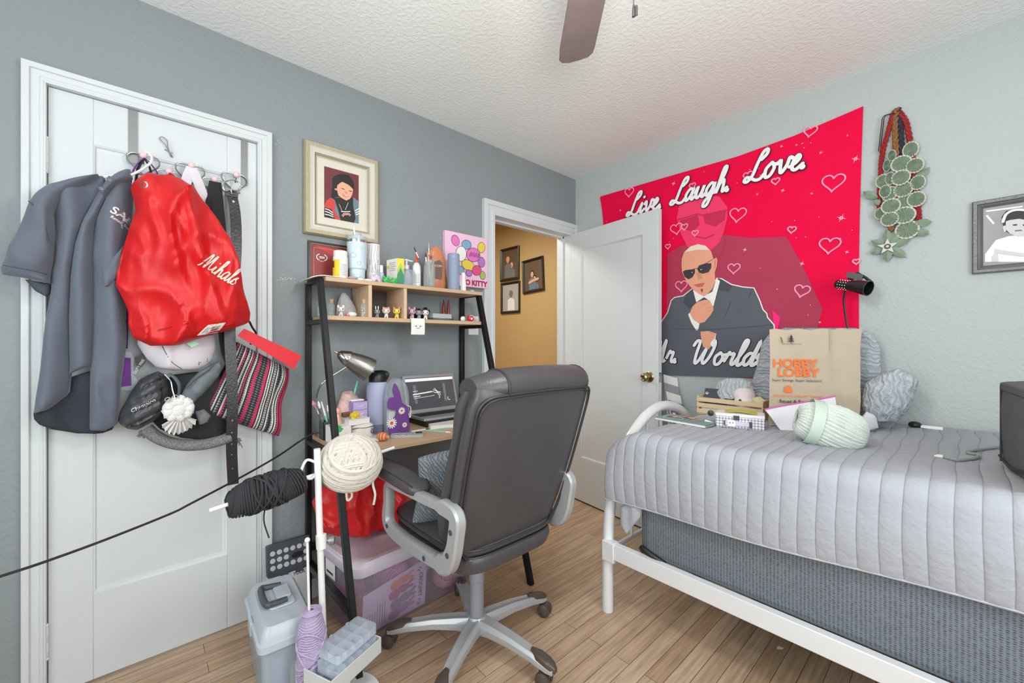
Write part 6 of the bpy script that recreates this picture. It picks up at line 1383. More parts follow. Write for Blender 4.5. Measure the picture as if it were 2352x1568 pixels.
# ---------------------------------------------------------------- yarn, bins and stands on the floor
def yarn_ball(b, c, rx, ry, rz_, n, r, seed=1, spread=1.0, k=0, axis=None):
    """a ball wound from many loops: each loop is a tilted ring hugging an ellipsoid"""
    rn = random.Random(seed); c = V(c)
    b.ball(c, rx * .88, ry * .88, rz_ * .88, 18, 1)
    dirs = []
    base = V((rn.uniform(-1, 1), rn.uniform(-1, 1), rn.uniform(-1, 1))).normalized()
    for i in range(n):
        if i % 9 == 0: base = V((rn.uniform(-1, 1), rn.uniform(-1, 1), rn.uniform(-.6, .6))).normalized()
        d = (base + .05 * V((rn.uniform(-1, 1), rn.uniform(-1, 1), rn.uniform(-1, 1)))).normalized()
        off = -.72 + 1.44 * ((i % 9) + .5) / 9 * spread
        x = d.orthogonal().normalized(); y = d.cross(x); rr_ = math.sqrt(max(.05, 1 - off * off))
        lift = 1.0 + .05 * (i // 9) / max(1, n // 9) + rn.uniform(-.018, .02)
        pts = []
        for j in range(30):
            a = 2 * math.pi * j / 30; p = (d * off + x * (rr_ * math.cos(a)) + y * (rr_ * math.sin(a))) * lift
            pts.append(c + V((p.x * rx, p.y * ry, p.z * rz_)))
        b.tube(pts, r, 6, closed=True, k=k)
    return b
def skein(b, a, e, r, turns, ry, diag=7, seed=2, k=0, pf=None, wob=.05):
    """yarn wound round an axis, with crossing strands on top"""
    a, e = V(a), V(e); d = (e - a); L_ = d.length; d.normalize(); x = d.orthogonal().normalized(); y = d.cross(x); rn = random.Random(seed)
    pf = pf or (lambda t: (1 - abs(2 * t - 1) ** 4) ** .5 * .55 + .45)
    b.lathe([(0, .001)] + [(r * .92 * pf(t), L_ * t) for t in [i / 10 for i in range(11)]] + [(0, L_ - .001)], a, d, 20, k)
    pts = []; m = turns * 14
    for i in range(m):
        t = i / (m - 1); an = 2 * math.pi * turns * t; rr_ = r * pf(t)
        sl = wob * math.cos(an + 2.2 * math.sin(6 * t))
        pts.append(a + d * (L_ * min(1, max(0, t + sl))) + x * (rr_ * math.cos(an)) + y * (rr_ * math.sin(an)))
    b.tube(pts, ry, 6, k=k)
    for i in range(diag):
        ph = rn.uniform(0, 6.28); t0 = rn.uniform(.1, .5); t1 = t0 + rn.uniform(.2, .42); q = []
        for j in range(30):
            an = ph + 2 * math.pi * j / 30; t = t0 + (t1 - t0) * (.5 - .5 * math.cos(an - ph)); rr_ = r * pf(t) * 1.03 + ry * .6
            q.append(a + d * (L_ * t) + x * (rr_ * math.cos(an)) + y * (rr_ * math.sin(an)))
        b.tube(q, ry, 6, closed=True, k=k)
    return b
Y_BLK = mat('charcoal_yarn', (52, 54, 58), .9, bump=(500, .8), var=.2, vscale=80); Y_CRM = mat('cream_yarn', (206, 200, 190), .9, bump=(250, .3), var=.12, vscale=60); Y_LIL = mat('lilac_cord', (196, 178, 210), .85, bump=(500, .8), var=.14, vscale=90)
PD = 1.385
P0 = V((0.593,-2.047,0.052)); P1 = V((0.575,-2.068,0.827))
st = thing('yarn_stand', 'white yarn stand with an upright pole, cross dowel and tray', 'yarn stand', (.66, -2.02, 0))
obj('base', MB().lathe([(0, 0), (.118, 0), (.120, .004), (.118, .012), (.04, .020), (0, .020)], (.665, -2.015, 0), n=40), M_WPLAS, st)
obj('pole', MB().tube([(P0.x, P0.y, .016), P1], .0105, 18), M_WPLAS, st)
pc = P0.lerp(P1, .56)
pk = V((0.584,-2.057,0.516))
co_ = obj('collar', MB().lathe([(.010, -.024), (.0165, -.022), (.017, 0), (.0165, .022), (.010, .024)], pk, (P1 - P0), 20), M_WPLAS, st)
kd = V((.45, .85, 0)).normalized()
obj('knob', MB().lathe([(0, .014), (.006, .014), (.006, .024), (.0145, .024), (.0155, .028), (.0155, .038), (.0145, .041), (0, .041)], pk, kd, 12), mat('knob_grey', (140, 140, 142), .4, .5), co_, smooth=20)
D0 = V((0.573,-2.361,0.699)); D1 = V((0.547,-1.777,0.775))
obj('dowel', MB().tube([D0, D1], .0062, 14), M_WPLAS, st)
obj('dowel_hook', MB().tube(crom([P1 + V((.0, -.004, -.045)), P1 + V((-.01, -.030, -.035)), P1 + V((-.012, -.045, -.075)), P1 + V((-.006, -.02, -.098)), P1 + V((0, -.004, -.085))], 5), .0045, 8), M_WPLAS, st)
R0 = V((0.627,-2.1,0.122)); R1 = V((0.617,-2.11,0.549))
obj('spindle', MB().tube([(R0.x, R0.y, .018), R1], .0042, 10).ball(R1, .0085, n=12).tube([(R0.x, R0.y, .018), (.70, -2.06, .018)], .005, 8), M_WPLAS, st)
# tray carried on the pole
tc_ = [V(p) for p in [(0.713,-1.904,0.19),(0.79,-2.095,0.19),(0.696,-2.156,0.19),(0.603,-1.956,0.19)]]
e1 = (tc_[0] - tc_[1]); Lt = e1.length; e1.normalize(); e2 = V((-e1.y, e1.x, 0)); Wt = .118
ft = F((tc_[1].x, tc_[1].y, .138), e1, e2); ft.n = V((0, 0, 1)); hT = .052
b = MB(); b.bx(0, Lt, 0, Wt, 0, .003, fr=ft).bx(0, Lt, 0, .003, 0, hT, fr=ft).bx(0, Lt, Wt - .003, Wt, 0, hT * .6, fr=ft).bx(0, .003, 0, Wt, 0, hT, fr=ft).bx(Lt - .003, Lt, 0, Wt, 0, hT, fr=ft)
obj('tray', b, mat('tray_white', (206, 210, 210), .35), st, bev=.0012)
obj('tray_arm', MB().tube([(P0.x, P0.y, .15), ft(Lt * .4, Wt * .8, .006)], .008, 8).tube([ft(Lt * .5, Wt * .5, .001), (.70, -2.0, .015)], .009, 8), M_WPLAS, st)
obj('bolt', MB().lathe([(0, 0), (.010, 0), (.010, .004), (0, .005)], ft(.045, Wt * .62, .003), (0, 0, 1), 6).lathe([(.0105, 0), (.014, 0), (.014, .002), (.0105, .002)], ft(.045, Wt * .62, .003), (0, 0, 1), 18), M_CHROME, st)
# two bead organisers
M_ORG = mat('organiser_clear', (246, 249, 255), .2, alpha=.26, var=.02); M_ORGD = mat('organiser_divider', (246, 249, 255), .3, alpha=.6, var=.02)
def organiser(off, z, rz, label):
    o = ft(off[0], off[1], z); a = R(rz); u = e1 * math.cos(a) + e2 * math.sin(a); v = V((-u.y, u.x, 0)); fr = F(o, u, v); fr.n = V((0, 0, 1))
    L_, W_, h_ = Lt * .80, Wt * .80, .026
    t = thing('bead_organiser', label, 'organiser', tuple(fr(L_ / 2, W_ / 2, 0)), 0, 'clear bead organisers')
    pl = rr(L_, W_, .010)
    q = MB(); q.prism(pl, fr, 0, .0016)
    n_ = len(pl); ins = [(.0015 + x * (1 - .003 / L_), .0015 + y * (1 - .003 / W_)) for x, y in pl]
    q.rings([[fr(x, y, 0) for x, y in pl], [fr(x, y, h_) for x, y in pl], [fr(x, y, h_) for x, y in ins], [fr(x, y, .0016) for x, y in ins]], False)
    obj('box', q, M_ORG, t)
    q = MB()
    for i in range(1, 5): q.bx(L_ * i / 5 - .0008, L_ * i / 5 + .0008, .002, W_ - .002, .002, h_ - .001, fr=fr)
    q.bx(.002, L_ - .002, W_ / 2 - .0008, W_ / 2 + .0008, .002, h_ - .001, fr=fr)
    obj('divider', q, M_ORGD, t)
    obj('lid', MB().prism(pl, fr, h_, h_ + .003), M_CLEAR, t)
    q = MB()
    for i in range(2): q.bx(L_ * (.3 + .4 * i), L_ * (.3 + .4 * i) + .01, W_, W_ + .003, h_ - .012, h_ + .004, fr=fr)
    obj('latch', q, M_FROST, t)
    q = MB(); rn = random.Random(int(z * 1000))
    for i in range(70):
        q.ball(fr(rn.uniform(.012, L_ - .012), rn.uniform(.012, W_ - .012), .0055), .0034, n=6)
    o_ = obj('beads', q, mat('clear_beads', (206, 214, 230), .15, alpha=.7), t); o_['kind'] = 'stuff'
organiser((.030, .006), .028, 0, 'clear compartment box of beads sunk in the white tray, under another')
organiser((.046, .022), .0585, 0, 'clear compartment box of beads lying on top of the other in the tray')
one('packing_fluff', 'crumpled clear plastic bag in the white tray under the bead boxes', 'plastic bag', MB().puff([(0, 0), (.075, .0), (.08, .05), (.06, .09), (.02, .088), (-.002, .05)], F(ft(.006, .008, .0035), e1, e2, (0, 0, 1)), .022, 16, 16, lambda u, v, q_, j: .004 * math.sin(160 * u) * math.cos(140 * v), .02), M_CLEAR)
# yarn on the stand
dd = (D1 - D0).normalized()
sa, sb = V((0.561,-2.317,0.705)), V((0.537,-2.109,0.728))
sa = D0 + dd * (sa - D0).dot(dd); sb = D0 + dd * (sb - D0).dot(dd)
b = skein(MB(), sa, sb, .050, 30, .0034, 9)
one('black_yarn_skein', 'charcoal yarn skein threaded on the dowel in front of the closet door', 'yarn', b, Y_BLK)
bt = V((0.535,-2.223,0.695))
b = MB().tube(crom([sa.lerp(sb, .55) + V((.046, .0, -.02)), V((0.592,-2.22,0.683)), V((0.587,-2.226,0.636)), V((0.597,-2.214,0.582))], 6), .0022, 6)
bc = D0 + dd * (V((0.529,-1.947,0.742)) - D0).dot(dd)
b2 = yarn_ball(MB(), bc, .096, .098, .090, 45, .0092, 11)
t = thing('cream_yarn_ball', 'large cream chunky yarn ball on the dowel beside the desk', 'yarn', tuple(bc))
obj('ball', b2, [Y_CRM, mat('cream_yarn_core', (120, 114, 106), .95)], t)  # core darkened: shade between the strands is put into its colour
for pts in ([(0.62,-1.891,0.728),(0.618,-1.893,0.681),(0.624,-1.887,0.642),(0.62,-1.891,0.606)], [(0.575,-1.971,0.673),(0.578,-1.968,0.63),(0.588,-1.956,0.642),(0.586,-1.959,0.669)]):
    obj('loose_end', MB().tube(crom(pts, 6), .0042, 7), Y_CRM, t)
t = thing('black_yarn_tail', 'loose end of charcoal yarn hanging below the skein', 'yarn', tuple(sa)); obj('strand', b, Y_BLK, t)
lc0 = V((R0.x, R0.y, .022)); ltop = V((0.624,-2.103,0.32))
b = skein(MB(), lc0, (R0.x - .002, R0.y, ltop.z), .041, 40, .0031, 10, 5, 0, lambda t: (.90 + .10 * math.sin(3.1 * t)) * (1 if t < .8 else max(.35, 1 - 3.4 * (t - .8) ** 1.3)), .025)
for i in range(5):
    b.tube([V((R0.x - .002, R0.y, ltop.z)) + V(((.010 + .005 * i) * math.cos(a), (.010 + .005 * i) * math.sin(a), .001 * (5 - i))) for a in [j * .35 for j in range(18)]], .0024, 6, closed=True)
one('lilac_yarn_cone', 'cone of lilac cord standing on the stand spindle beside the clear tool box', 'yarn', b, Y_LIL)
# ---------------------------------------------------------------- storage bin under the desk
M_BINL = mat('bin_lid_lilac', (214, 204, 216), .4); M_BIN = mat('bin_clear', (218, 206, 224), .15, alpha=.30, var=.02)
fb = top(.115, -1.905, 0, -2.0); fb = F((.108, -1.936, 0), (math.cos(R(5)), math.sin(R(5)), 0), (-math.sin(R(5)), math.cos(R(5)), 0)); fb.n = V((0, 0, 1))
bw, bl, bh = .375, .62, .305
t = thing('storage_bin', 'clear storage bin with a pale lilac lid under the desk', 'storage bin', tuple(fb(bw / 2, bl / 2, 0)))
def rect(w, l, ins, r, z): return [fb(x + ins, y + ins, z) for x, y in rr(w - 2 * ins, l - 2 * ins, r)]
b = MB(); b.rings([rect(bw, bl, .045, .03, .002), rect(bw, bl, .035, .035, .02), rect(bw, bl, .012, .04, bh - .05), rect(bw, bl, .008, .04, bh - .02)], False)
b.add(rect(bw, bl, .045, .03, .002), [tuple(range(20))])
obj('tub', b, M_BIN, t)
b = MB(); b.rings([rect(bw, bl, .004, .045, bh - .035), rect(bw, bl, .0, .05, bh - .03), rect(bw, bl, .0, .05, bh + .005), rect(bw, bl, .012, .05, bh + .018), rect(bw, bl, .04, .05, bh + .018), rect(bw, bl, .055, .05, bh + .010)], True)
obj('lid', b, M_BINL, t)
for yy in (.022, bl - .028):
    obj('lid_handle', MB().prism([(x + bw / 2 - .07, y + yy - .018) for x, y in rr(.14, .036, .017)], fb, bh + .012, bh + .021), M_BINL, t, bev=.004)
obj('end_label', MB().flat([(.10, .20), (.19, .20), (.19, .27), (.10, .27)], F(fb(0, .0085, 0), fb.u, (0, 0, 1)), .003, 0).bx(.11, .17, .215, .225, .003, .0034, 1, F(fb(0, .0085, 0), fb.u, (0, 0, 1))), [M_PAPER, M_DKGREY], t)
# what shows through: balls of yarn and a leaflet
for i, (u, v, z, r_, col, lb) in enumerate(((.10, .12, .075, .055, (222, 140, 190), 'orchid pink yarn ball at the near end of the clear bin'), (.25, .10, .07, .055, (226, 150, 120), 'coral yarn ball low in the near corner of the clear bin'),
        (.28, .22, .20, .055, (224, 150, 196), 'pink yarn ball high behind the bin front, next to the leaflet top'), (.12, .27, .19, .06, (206, 110, 190), 'magenta yarn ball high in the middle of the clear bin'),
        (.27, .36, .19, .058, (230, 170, 200), 'pale rose yarn ball high in the clear bin'), (.28, .50, .07, .06, (222, 170, 176), 'dusty pink yarn ball low at the far end of the bin'),
        (.28, .49, .19, .055, (220, 90, 170), 'hot pink yarn ball high at the far end of the bin'), (.12, .46, .08, .06, (196, 150, 206), 'lilac yarn ball at the back of the clear bin'), (.13, .28, .07, .06, (230, 190, 200), 'blush yarn ball low at the back of the clear bin'))):
    one('yarn_ball', lb, 'yarn', yarn_ball(MB(), fb(u, v, z), r_, r_, r_ * .95, 27, .0045, 20 + i), [mat('bin_yarn_%d' % i, col, .9, bump=(400, .6))] * 2, 'yarn balls in the clear bin')
fl3 = F(fb(bw - .052, .055, .012), fb.v, (.09, 0, 1))
fl3 = F(fb(bw - .046, .050, .012), fb.v, V((.095, 0, 1)).normalized()); fl3.n = fb.u
t = thing('craft_leaflet', 'lilac craft leaflet with painted bunnies standing inside the clear bin', 'leaflet', tuple(fl3(.15, 0, 0)))
fl3.n = fl3.u.cross(fl3.v)
LW, LH = .30, .215
obj('sheet', MB().flat([(0, 0), (LW, 0), (LW, LH), (0, LH * .80)], fl3, -.001), mat('leaflet_lilac', (214, 202, 222), .6), t, smooth=0)
q = MB()
def bunny(u, v, s, k):
    q.disc(u, v, .030 * s, .024 * s, fl3, .0006 + .0003 * k, k); q.disc(u + .045 * s, v + .012 * s, .034 * s, .020 * s, fl3, .0008 + .0003 * k, k); q.disc(u + .085 * s, v + .03 * s, .020 * s, .008 * s, fl3, .0006 + .0003 * k, k, rot=25); q.disc(u + .085 * s, v + .008 * s, .020 * s, .008 * s, fl3, .0006 + .0003 * k, k, rot=-5)
    for d in (-.006, .006): q.disc(u - .004, v + d * s, .002, .002, fl3, .0022 + .0003 * k, 4, 8)
bunny(.145, .155, .85, 0); bunny(.140, .115, .9, 1); bunny(.150, .072, .95, 2); bunny(.145, .030, .95, 3)
for u, v, k in ((.262, .185, 4), (.254, .176, 4), (.27, .178, 0), (.262, .170, 0), (.268, .036, 4), (.258, .028, 0), (.27, .024, 0), (.262, .018, 4)): q.disc(u, v, .005, .004, fl3, .0008, k, 10)
for i in range(8): q.ribbon([(.02 + .011 * i, .022), (.02 + .011 * i, .022 + (.085 if i > 3 else .06))], .0009, fl3, .0008, 5, False)
q.ribbon([(.238, .06), (.238, .15)], .0006, fl3, .0008, 5, False)
text_mb('CROCHET', F(fl3(.262, .160, 0), -fl3.v, fl3.u, fl3.n), .024, .001, 5, q, bold=.0008, align='LEFT')
obj('print', q, [mat('bunny_orange', (224, 120, 84), .6), mat('bunny_magenta', (176, 70, 130), .6), mat('bunny_taupe', (140, 124, 128), .6), mat('bunny_lilac', (176, 112, 176), .6), mat('leaflet_plum', (110, 56, 96), .6), mat('leaflet_ink', (56, 44, 60), .6)], t, smooth=0)
# red nylon bag slumped on the bin lid
def crumple(u, v, s, a):
    return a * ((1 - abs(noise.noise(V((u * s, v * s * .7 + u * s * .4, 1.7))))) ** 3 - .5)
M_REDN = mat('red_nylon', (212, 28, 30), .42, bump=(30, .3), var=.08)
ro = F((.30, 0, 0), (0, 1, 0), (0, 0, 1))
pts = [(-1.986,0.526),(-1.921,0.599),(-1.793,0.626),(-1.718,0.634),(-1.641,0.564),(-1.518,0.411),(-1.494,0.31),(-1.652,0.305),(-1.886,0.353),(-1.947,0.387)]
zb = min(p[1] for p in pts); sh = (bh + .0195) - zb
pts = [(u, v + sh * max(0, 1 - (v - zb) / .12)) for u, v in pts]
b = MB(); b.puff(pts, F((.25, 0, 0), (0, 1, 0), (.12 * 0, 0, 1)), .085, 70, 60, lambda u, v, q_, j: crumple(u, v, 9, .050) + crumple(u + 3, v, 22, .012), 1.2, pw=.42)
one('red_nylon_bag', 'bright red nylon bag slumped on the storage bin lid', 'bag', b, M_REDN, smooth=80)
# grey step stool folded against the wall
fs = F((0.045,-2.112,0.201), (0, 1, 0), (-.12, 0, 1)); o_ = (0.05,-2.111,0.207)
fs = F((.062, o_[1], .186), (0, 1, 0), V((-.10, 0, 1)).normalized()); SW, SH_ = .172, .132
t = thing('step_stool', 'dark grey folding step stool with pale round grips leaning on the wall', 'step stool', (.06, o_[1] + SW / 2, 0))
obj('top_panel', MB().prism(rr(SW, SH_, .008), fs, -.022, 0), M_DKGREY, t, bev=.003)
q = MB()
for r__ in range(3):
    for c_ in range(6):
        if r__ == 1 and c_ in (3, 4): continue
        q.lathe([(0, 0), (.0105, 0), (.0100, .0025), (0, .003)], fs(.022 + .0262 * c_, .036 + .0300 * r__, 0), fs.n, 16)
obj('grip_pattern', q, mat('grip_grey', (196, 200, 204), .6), t)
obj('hand_slot', MB().prism([(x + .096, y + .052) for x, y in rr(.046, .022, .010)], fs, .0002, .0012), M_BLACK, t)
q = MB()
for u in (.05, .11): q.bx(u, u + .03, -.012, .004, -.02, .002, fr=fs)
obj('hinge', q, M_DKGREY, t)
obj('leg_panel', MB().bx(.004, SW - .004, -.186, -.006, -.020, -.006, fr=fs), mat('stool_white', (214, 216, 216), .45), t, bev=.003)
obj('lettering', text_mb('TOOL', F(fs(.125, -.024, -.006), fs.u, fs.v, fs.n), .018, .0008, bold=.0004), M_DKGREY, t, smooth=0)
# ---------------------------------------------------------------- translucent tool box
fx = F((.225, -2.218, 0), (1, 0, 0), (0, 1, 0)); fx = F((.225, -2.212, 0), (math.cos(R(-3)), math.sin(R(-3)), 0), (-math.sin(R(-3)), math.cos(R(-3)), 0)); fx.n = V((0, 0, 1))
TL, TW_, TH = .335, .160, .250
M_TB = mat('tool_box_clear', (206, 218, 228), .25, alpha=.50, var=.03); M_TBL = mat('tool_box_lid', (208, 218, 226), .3, alpha=.72, var=.03)
t = thing('tool_box', 'translucent plastic tool box with a dark grey handle on the floor', 'tool box', tuple(fx(TL / 2, TW_ / 2, 0)))
def rx(ins, r, z, ol=0): return [fx(x + ins, y + ins, z) for x, y in rr(TL - 2 * ins, TW_ - 2 * ins, r)]
b = MB(); b.rings([rx(.014, .02, .002), rx(.006, .02, .05), rx(.002, .02, TH - .04)], False); b.add(rx(.014, .02, .002), [tuple(range(20))])
obj('body', b, M_TB, t)
b = MB(); b.rings([rx(-.002, .022, TH - .045), rx(-.008, .024, TH - .043), rx(-.008, .024, TH - .022), rx(-.001, .024, TH - .018), rx(.004, .024, TH + .006), rx(.016, .022, TH + .024)], True)
ldo = obj('lid', b, M_TBL, t)
b = MB(); b.rings([[fx(x + TL * .22, y + TW_ * .24, z) for x, y in rr(TL * .48, TW_ * .52, .018)] for z in (TH + .0245, TH + .031)], True)
obj('lid_tray', b, M_TBL, ldo, bev=.003)
obj('hatch', MB().prism([(x + TL * .34, y + TW_ * .42) for x, y in rr(TL * .24, TW_ * .30, .008)], fx, TH + .031, TH + .041), M_TBL, ldo, bev=.002)
hb_ = [fx(TL * .30, TW_ * .60, TH + .034), fx(TL * .285, TW_ * .34, TH + .038), fx(TL * .31, TW_ * .20, TH + .041), fx(TL * .62, TW_ * .20, TH + .041), fx(TL * .645, TW_ * .34, TH + .038), fx(TL * .63, TW_ * .60, TH + .034)]
obj('handle', MB().tube(crom(hb_, 6), .0105, 12), M_DKGREY, t)
q = MB()
for yy in (-.012,): q.bx(TL * .42, TL * .58, yy, yy + .01, TH - .06, TH - .015, fr=fx)
obj('latch', q, M_TBL, t, bev=.002)
b = MB(); b.lathe([(0, .012), (.026, .012), (.026, .12), (.018, .13), (0, .13)], fx(TL * .78, TW_ * .42, 0), n=20)
one('paint_bottle', 'blurred blue bottle inside the translucent tool box', 'bottle', b, mat('bottle_blue', (126, 146, 190), .4))
b = MB(); b.lathe([(0, .012), (.024, .012), (.024, .10), (.018, .105), (.018, .125), (0, .125)], fx(TL * .88, TW_ * .72, 0), n=20)
one('cream_bottle', 'blurred cream bottle at the near end of the translucent tool box', 'bottle', b, mat('bottle_cream', (222, 224, 206), .4))
# power cord swooping from the desk leg past the closet door
cp = [(0.2,-1.969,0.802), (0.174,-2.012,0.773), (0.225,-2.104,0.739), (0.274,-2.229,0.699), (0.324,-2.383,0.654), (0.34,-2.439,0.639), (0.384,-2.585,0.619), (0.417,-2.697,0.609), (0.435,-2.766,0.606), (0.438,-2.868,0.594), (.95, -3.05, .36), (.80, -3.35, .03), (.60, -3.55, .006), (.3, -3.6, .006)]
b = MB().tube(crom(cp, 8), .0036, 8)
one('power_cord', 'long black power cord running from the desk leg across the closet door', 'cord', b, M_BLACK)
one('paper_scrap', 'torn scrap of white paper on the bare floor boards', 'scrap', MB().prism([(0, 0), (.018, .004), (.026, .014), (.012, .018), (.002, .012)], top(*(1.547,-0.684), .0005, 30), 0, .0008), M_PAPER)

# ---------------------------------------------------------------- office chair
M_LEA = mat('dark_leather', (70, 68, 71), .38, bump=(140, .18), var=.08, vscale=6, spec=.5)
M_LEAS = mat('leather_seam', (52, 49, 51), .45)
M_SILVER = mat('silver_plastic', (176, 178, 180), .38, .35)
M_TAUPE = mat('taupe_silver', (172, 162, 154), .38, .35)
M_CAST = mat('caster_brown', (76, 66, 60), .35)
CYAW = 89.9
HX, HY = (0.759,-1.536)
ch = thing('office_chair', 'dark grey leather executive office chair with silver arms at the desk', 'chair', (HX, HY, 0), CYAW)
RMc = RM[ch.name]
def cl(x, y, z): return RMc @ V((x, y, z))                       # x = the chair's right, y = forwards
for i in range(5):
    a = R(12 + 72 * i - CYAW); d = V((math.cos(a), math.sin(a), 0)); p = V((-d.y, d.x, 0))
    rs = []
    for rr_, z, w, h_ in ((.020, .098, .030, .055), (.08, .103, .030, .042), (.17, .100, .027, .034), (.26, .088, .024, .030), (.322, .074, .022, .028), (.346, .068, .016, .022)):
        rs.append([cl(*(d * rr_ + p * w * x + V((0, 0, z + h_ * y)))) for x, y in ((-1, -.5), (1, -.5), (1, .1), (.62, .5), (.12, .42), (-.12, .42), (-.62, .5), (-1, .1))])
    lg = obj('leg', MB().rings(rs), M_SILVER, ch, bev=.002)
    rs = []
    for rr_, z, w in ((.256, .105, .010), (.284, .101, .021), (.322, .091, .0215), (.340, .084, .017), (.352, .074, .010)):
        rs.append([cl(*(d * rr_ + p * w * x + V((0, 0, z + y)))) for x, y in ((-1, -.012), (1, -.012), (.9, .001), (.4, .006), (-.4, .006), (-.9, .001))])
    obj('leg_cap', MB().rings(rs), M_CAST, lg)
    cd = R((200, 20, 150, 215, 255)[i] - CYAW); cc = d * .325 + V((math.cos(cd), math.sin(cd), 0)) * .018; ax = V((-math.sin(cd), math.cos(cd), 0))
    cs = obj('caster', MB().cyl(cl(*(d * .325 + V((0, 0, .04)))), cl(*(d * .325 + V((0, 0, .066)))), .007).lathe([(0, -.008), (.020, -.008), (.022, 0), (.020, .008), (0, .008)], cl(*(cc + V((0, 0, .032)))), (RMc.to_3x3() @ ax), 16), M_CAST, ch)
    for s in (-1, 1):
        obj('wheel', MB().lathe([(0, 0), (.018, 0), (.026, .003), (.0275, .009), (.0265, .015), (.015, .021), (0, .022)], cl(*(cc + V((0, 0, .0275)) + ax * s * .006)), (RMc.to_3x3() @ ax) * s, 22), M_CAST, cs)
obj('hub', MB().lathe([(0, .066), (.030, .066), (.040, .075), (.042, .115), (.034, .128), (0, .128)], cl(0, 0, 0), n=28), M_SILVER, ch)
obj('gas_lift', MB().lathe([(0, .12), (.0275, .12), (.0275, .26), (.0295, .262), (.0295, .30), (.026, .305), (.022, .31), (.022, .41), (0, .41)], cl(0, 0, 0), n=28), mat('grey_lift', (138, 140, 146), .45), ch)
b = MB(); pl = [cl(x, y, .405) for x, y in ((-.10, -.14), (.10, -.14), (.10, .12), (-.10, .12))]
b.rings([pl, [cl(x, y, .435) for x, y in ((-.13, -.18), (.13, -.18), (.13, .16), (-.13, .16))]])
obj('tilt_plate', b, M_BLACK, ch, bev=.003)
obj('tilt_bar', MB().tube([cl(0, -.05, .412), cl(0, -.15, .425), cl(0, -.185, .445)], .016, 8, flat=.5), M_BLACK, ch)
obj('lever', MB().tube([cl(.08, .02, .415), cl(.20, .0, .405), cl(.27, -.03, .395)], .006, 8).tube([cl(.25, -.02, .398), cl(.29, -.04, .388)], .012, 10), M_BLACK, ch)
# seat cushion
def sup(w, l, cx, cy, z, e=.42, m=36):
    q = []
    for i in range(m):
        t_ = 2 * math.pi * i / m; c_, s_ = math.cos(t_), math.sin(t_)
        q.append(cl(cx + w * abs(c_) ** e * (1 if c_ > 0 else -1), cy + l * abs(s_) ** e * (1 if s_ > 0 else -1), z))
    return q
b = MB().rings([sup(.205, .235, 0, .03, .425), sup(.225, .255, 0, .03, .432), sup(.232, .262, 0, .03, .455), sup(.230, .260, 0, .03, .478), sup(.224, .255, 0, .03, .484)])
obj('seat', b, M_LEA, ch)
b = MB().rings([sup(.222, .25, 0, .035, .484), sup(.232, .262, 0, .035, .496), sup(.232, .262, 0, .035, .512), sup(.215, .245, 0, .035, .528), sup(.15, .18, 0, .035, .540), sup(.05, .06, 0, .035, .543)])
obj('seat_cushion', b, M_LEA, ch)
q = MB()
for z, w, l in ((.484, .2255, .2565), (.512, .2335, .2635)): q.tube([p for p in sup(w, l, 0, .032, z)], .0035, 6, closed=True)
obj('seat_piping', q, M_LEAS, ch)
# backrest: rear shell, front cushion and rolled headrest
SX = -.010
def rear(z): return -.190 - .315 * (z - .46)
def halfw(z):
    k = [(.44, .170), (.47, .205), (.52, .228), (.62, .252), (.75, .262), (.90, .266), (1.0, .264), (1.06, .258), (1.10, .235)]
    for (a, c), (d, e) in zip(k, k[1:]):
        if z <= d: return c + (e - c) * (z - a) / (d - a)
    return k[-1][1]
def bring(z, f0, f1, wk, e=.55, m=40, round_=1.0):
    """one level of the back: from f0 (rear) to f1 in front of the rear line"""
    cy = rear(z) + (f0 + f1) / 2; l = (f1 - f0) / 2; w = halfw(z) * wk; q = []
    for i in range(m):
        t_ = 2 * math.pi * i / m; c_, s_ = math.cos(t_), math.sin(t_)
        bow = .018 * (1 - (c_ * c_))
        q.append(cl(SX + w * abs(c_) ** e * (1 if c_ > 0 else -1), cy + l * abs(s_) ** e * (1 if s_ > 0 else -1) - (bow if s_ < 0 else -bow * .3) + .010, z))
    return q
zs = [.445, .455, .48, .53, .60, .68, .76, .84, .92, 1.0, 1.03, 1.05]
b = MB().rings([bring(z, -.006 if 0 < i < len(zs) - 1 else .01, .058 if 0 < i < len(zs) - 1 else .045, (.90 if i == 0 else .985 if i == 1 else 1.0 if i < len(zs) - 2 else .97)) for i, z in enumerate(zs)])
obj('back_shell', b, M_LEA, ch)
b = MB(); zs2 = [.47, .49, .54, .62, .70, .78, .86, .90, .95, 1.0, 1.04]
b.rings([bring(z, .05, (.085, .115, .128, .122, .112, .105, .100, .098, .110, .118, .10)[i], (.86, .93, .98, 1.0, 1.0, 1.0, 1.0, .99, 1.0, 1.0, .98)[i], .6) for i, z in enumerate(zs2)])
obj('back_cushion', b, M_LEA, ch)
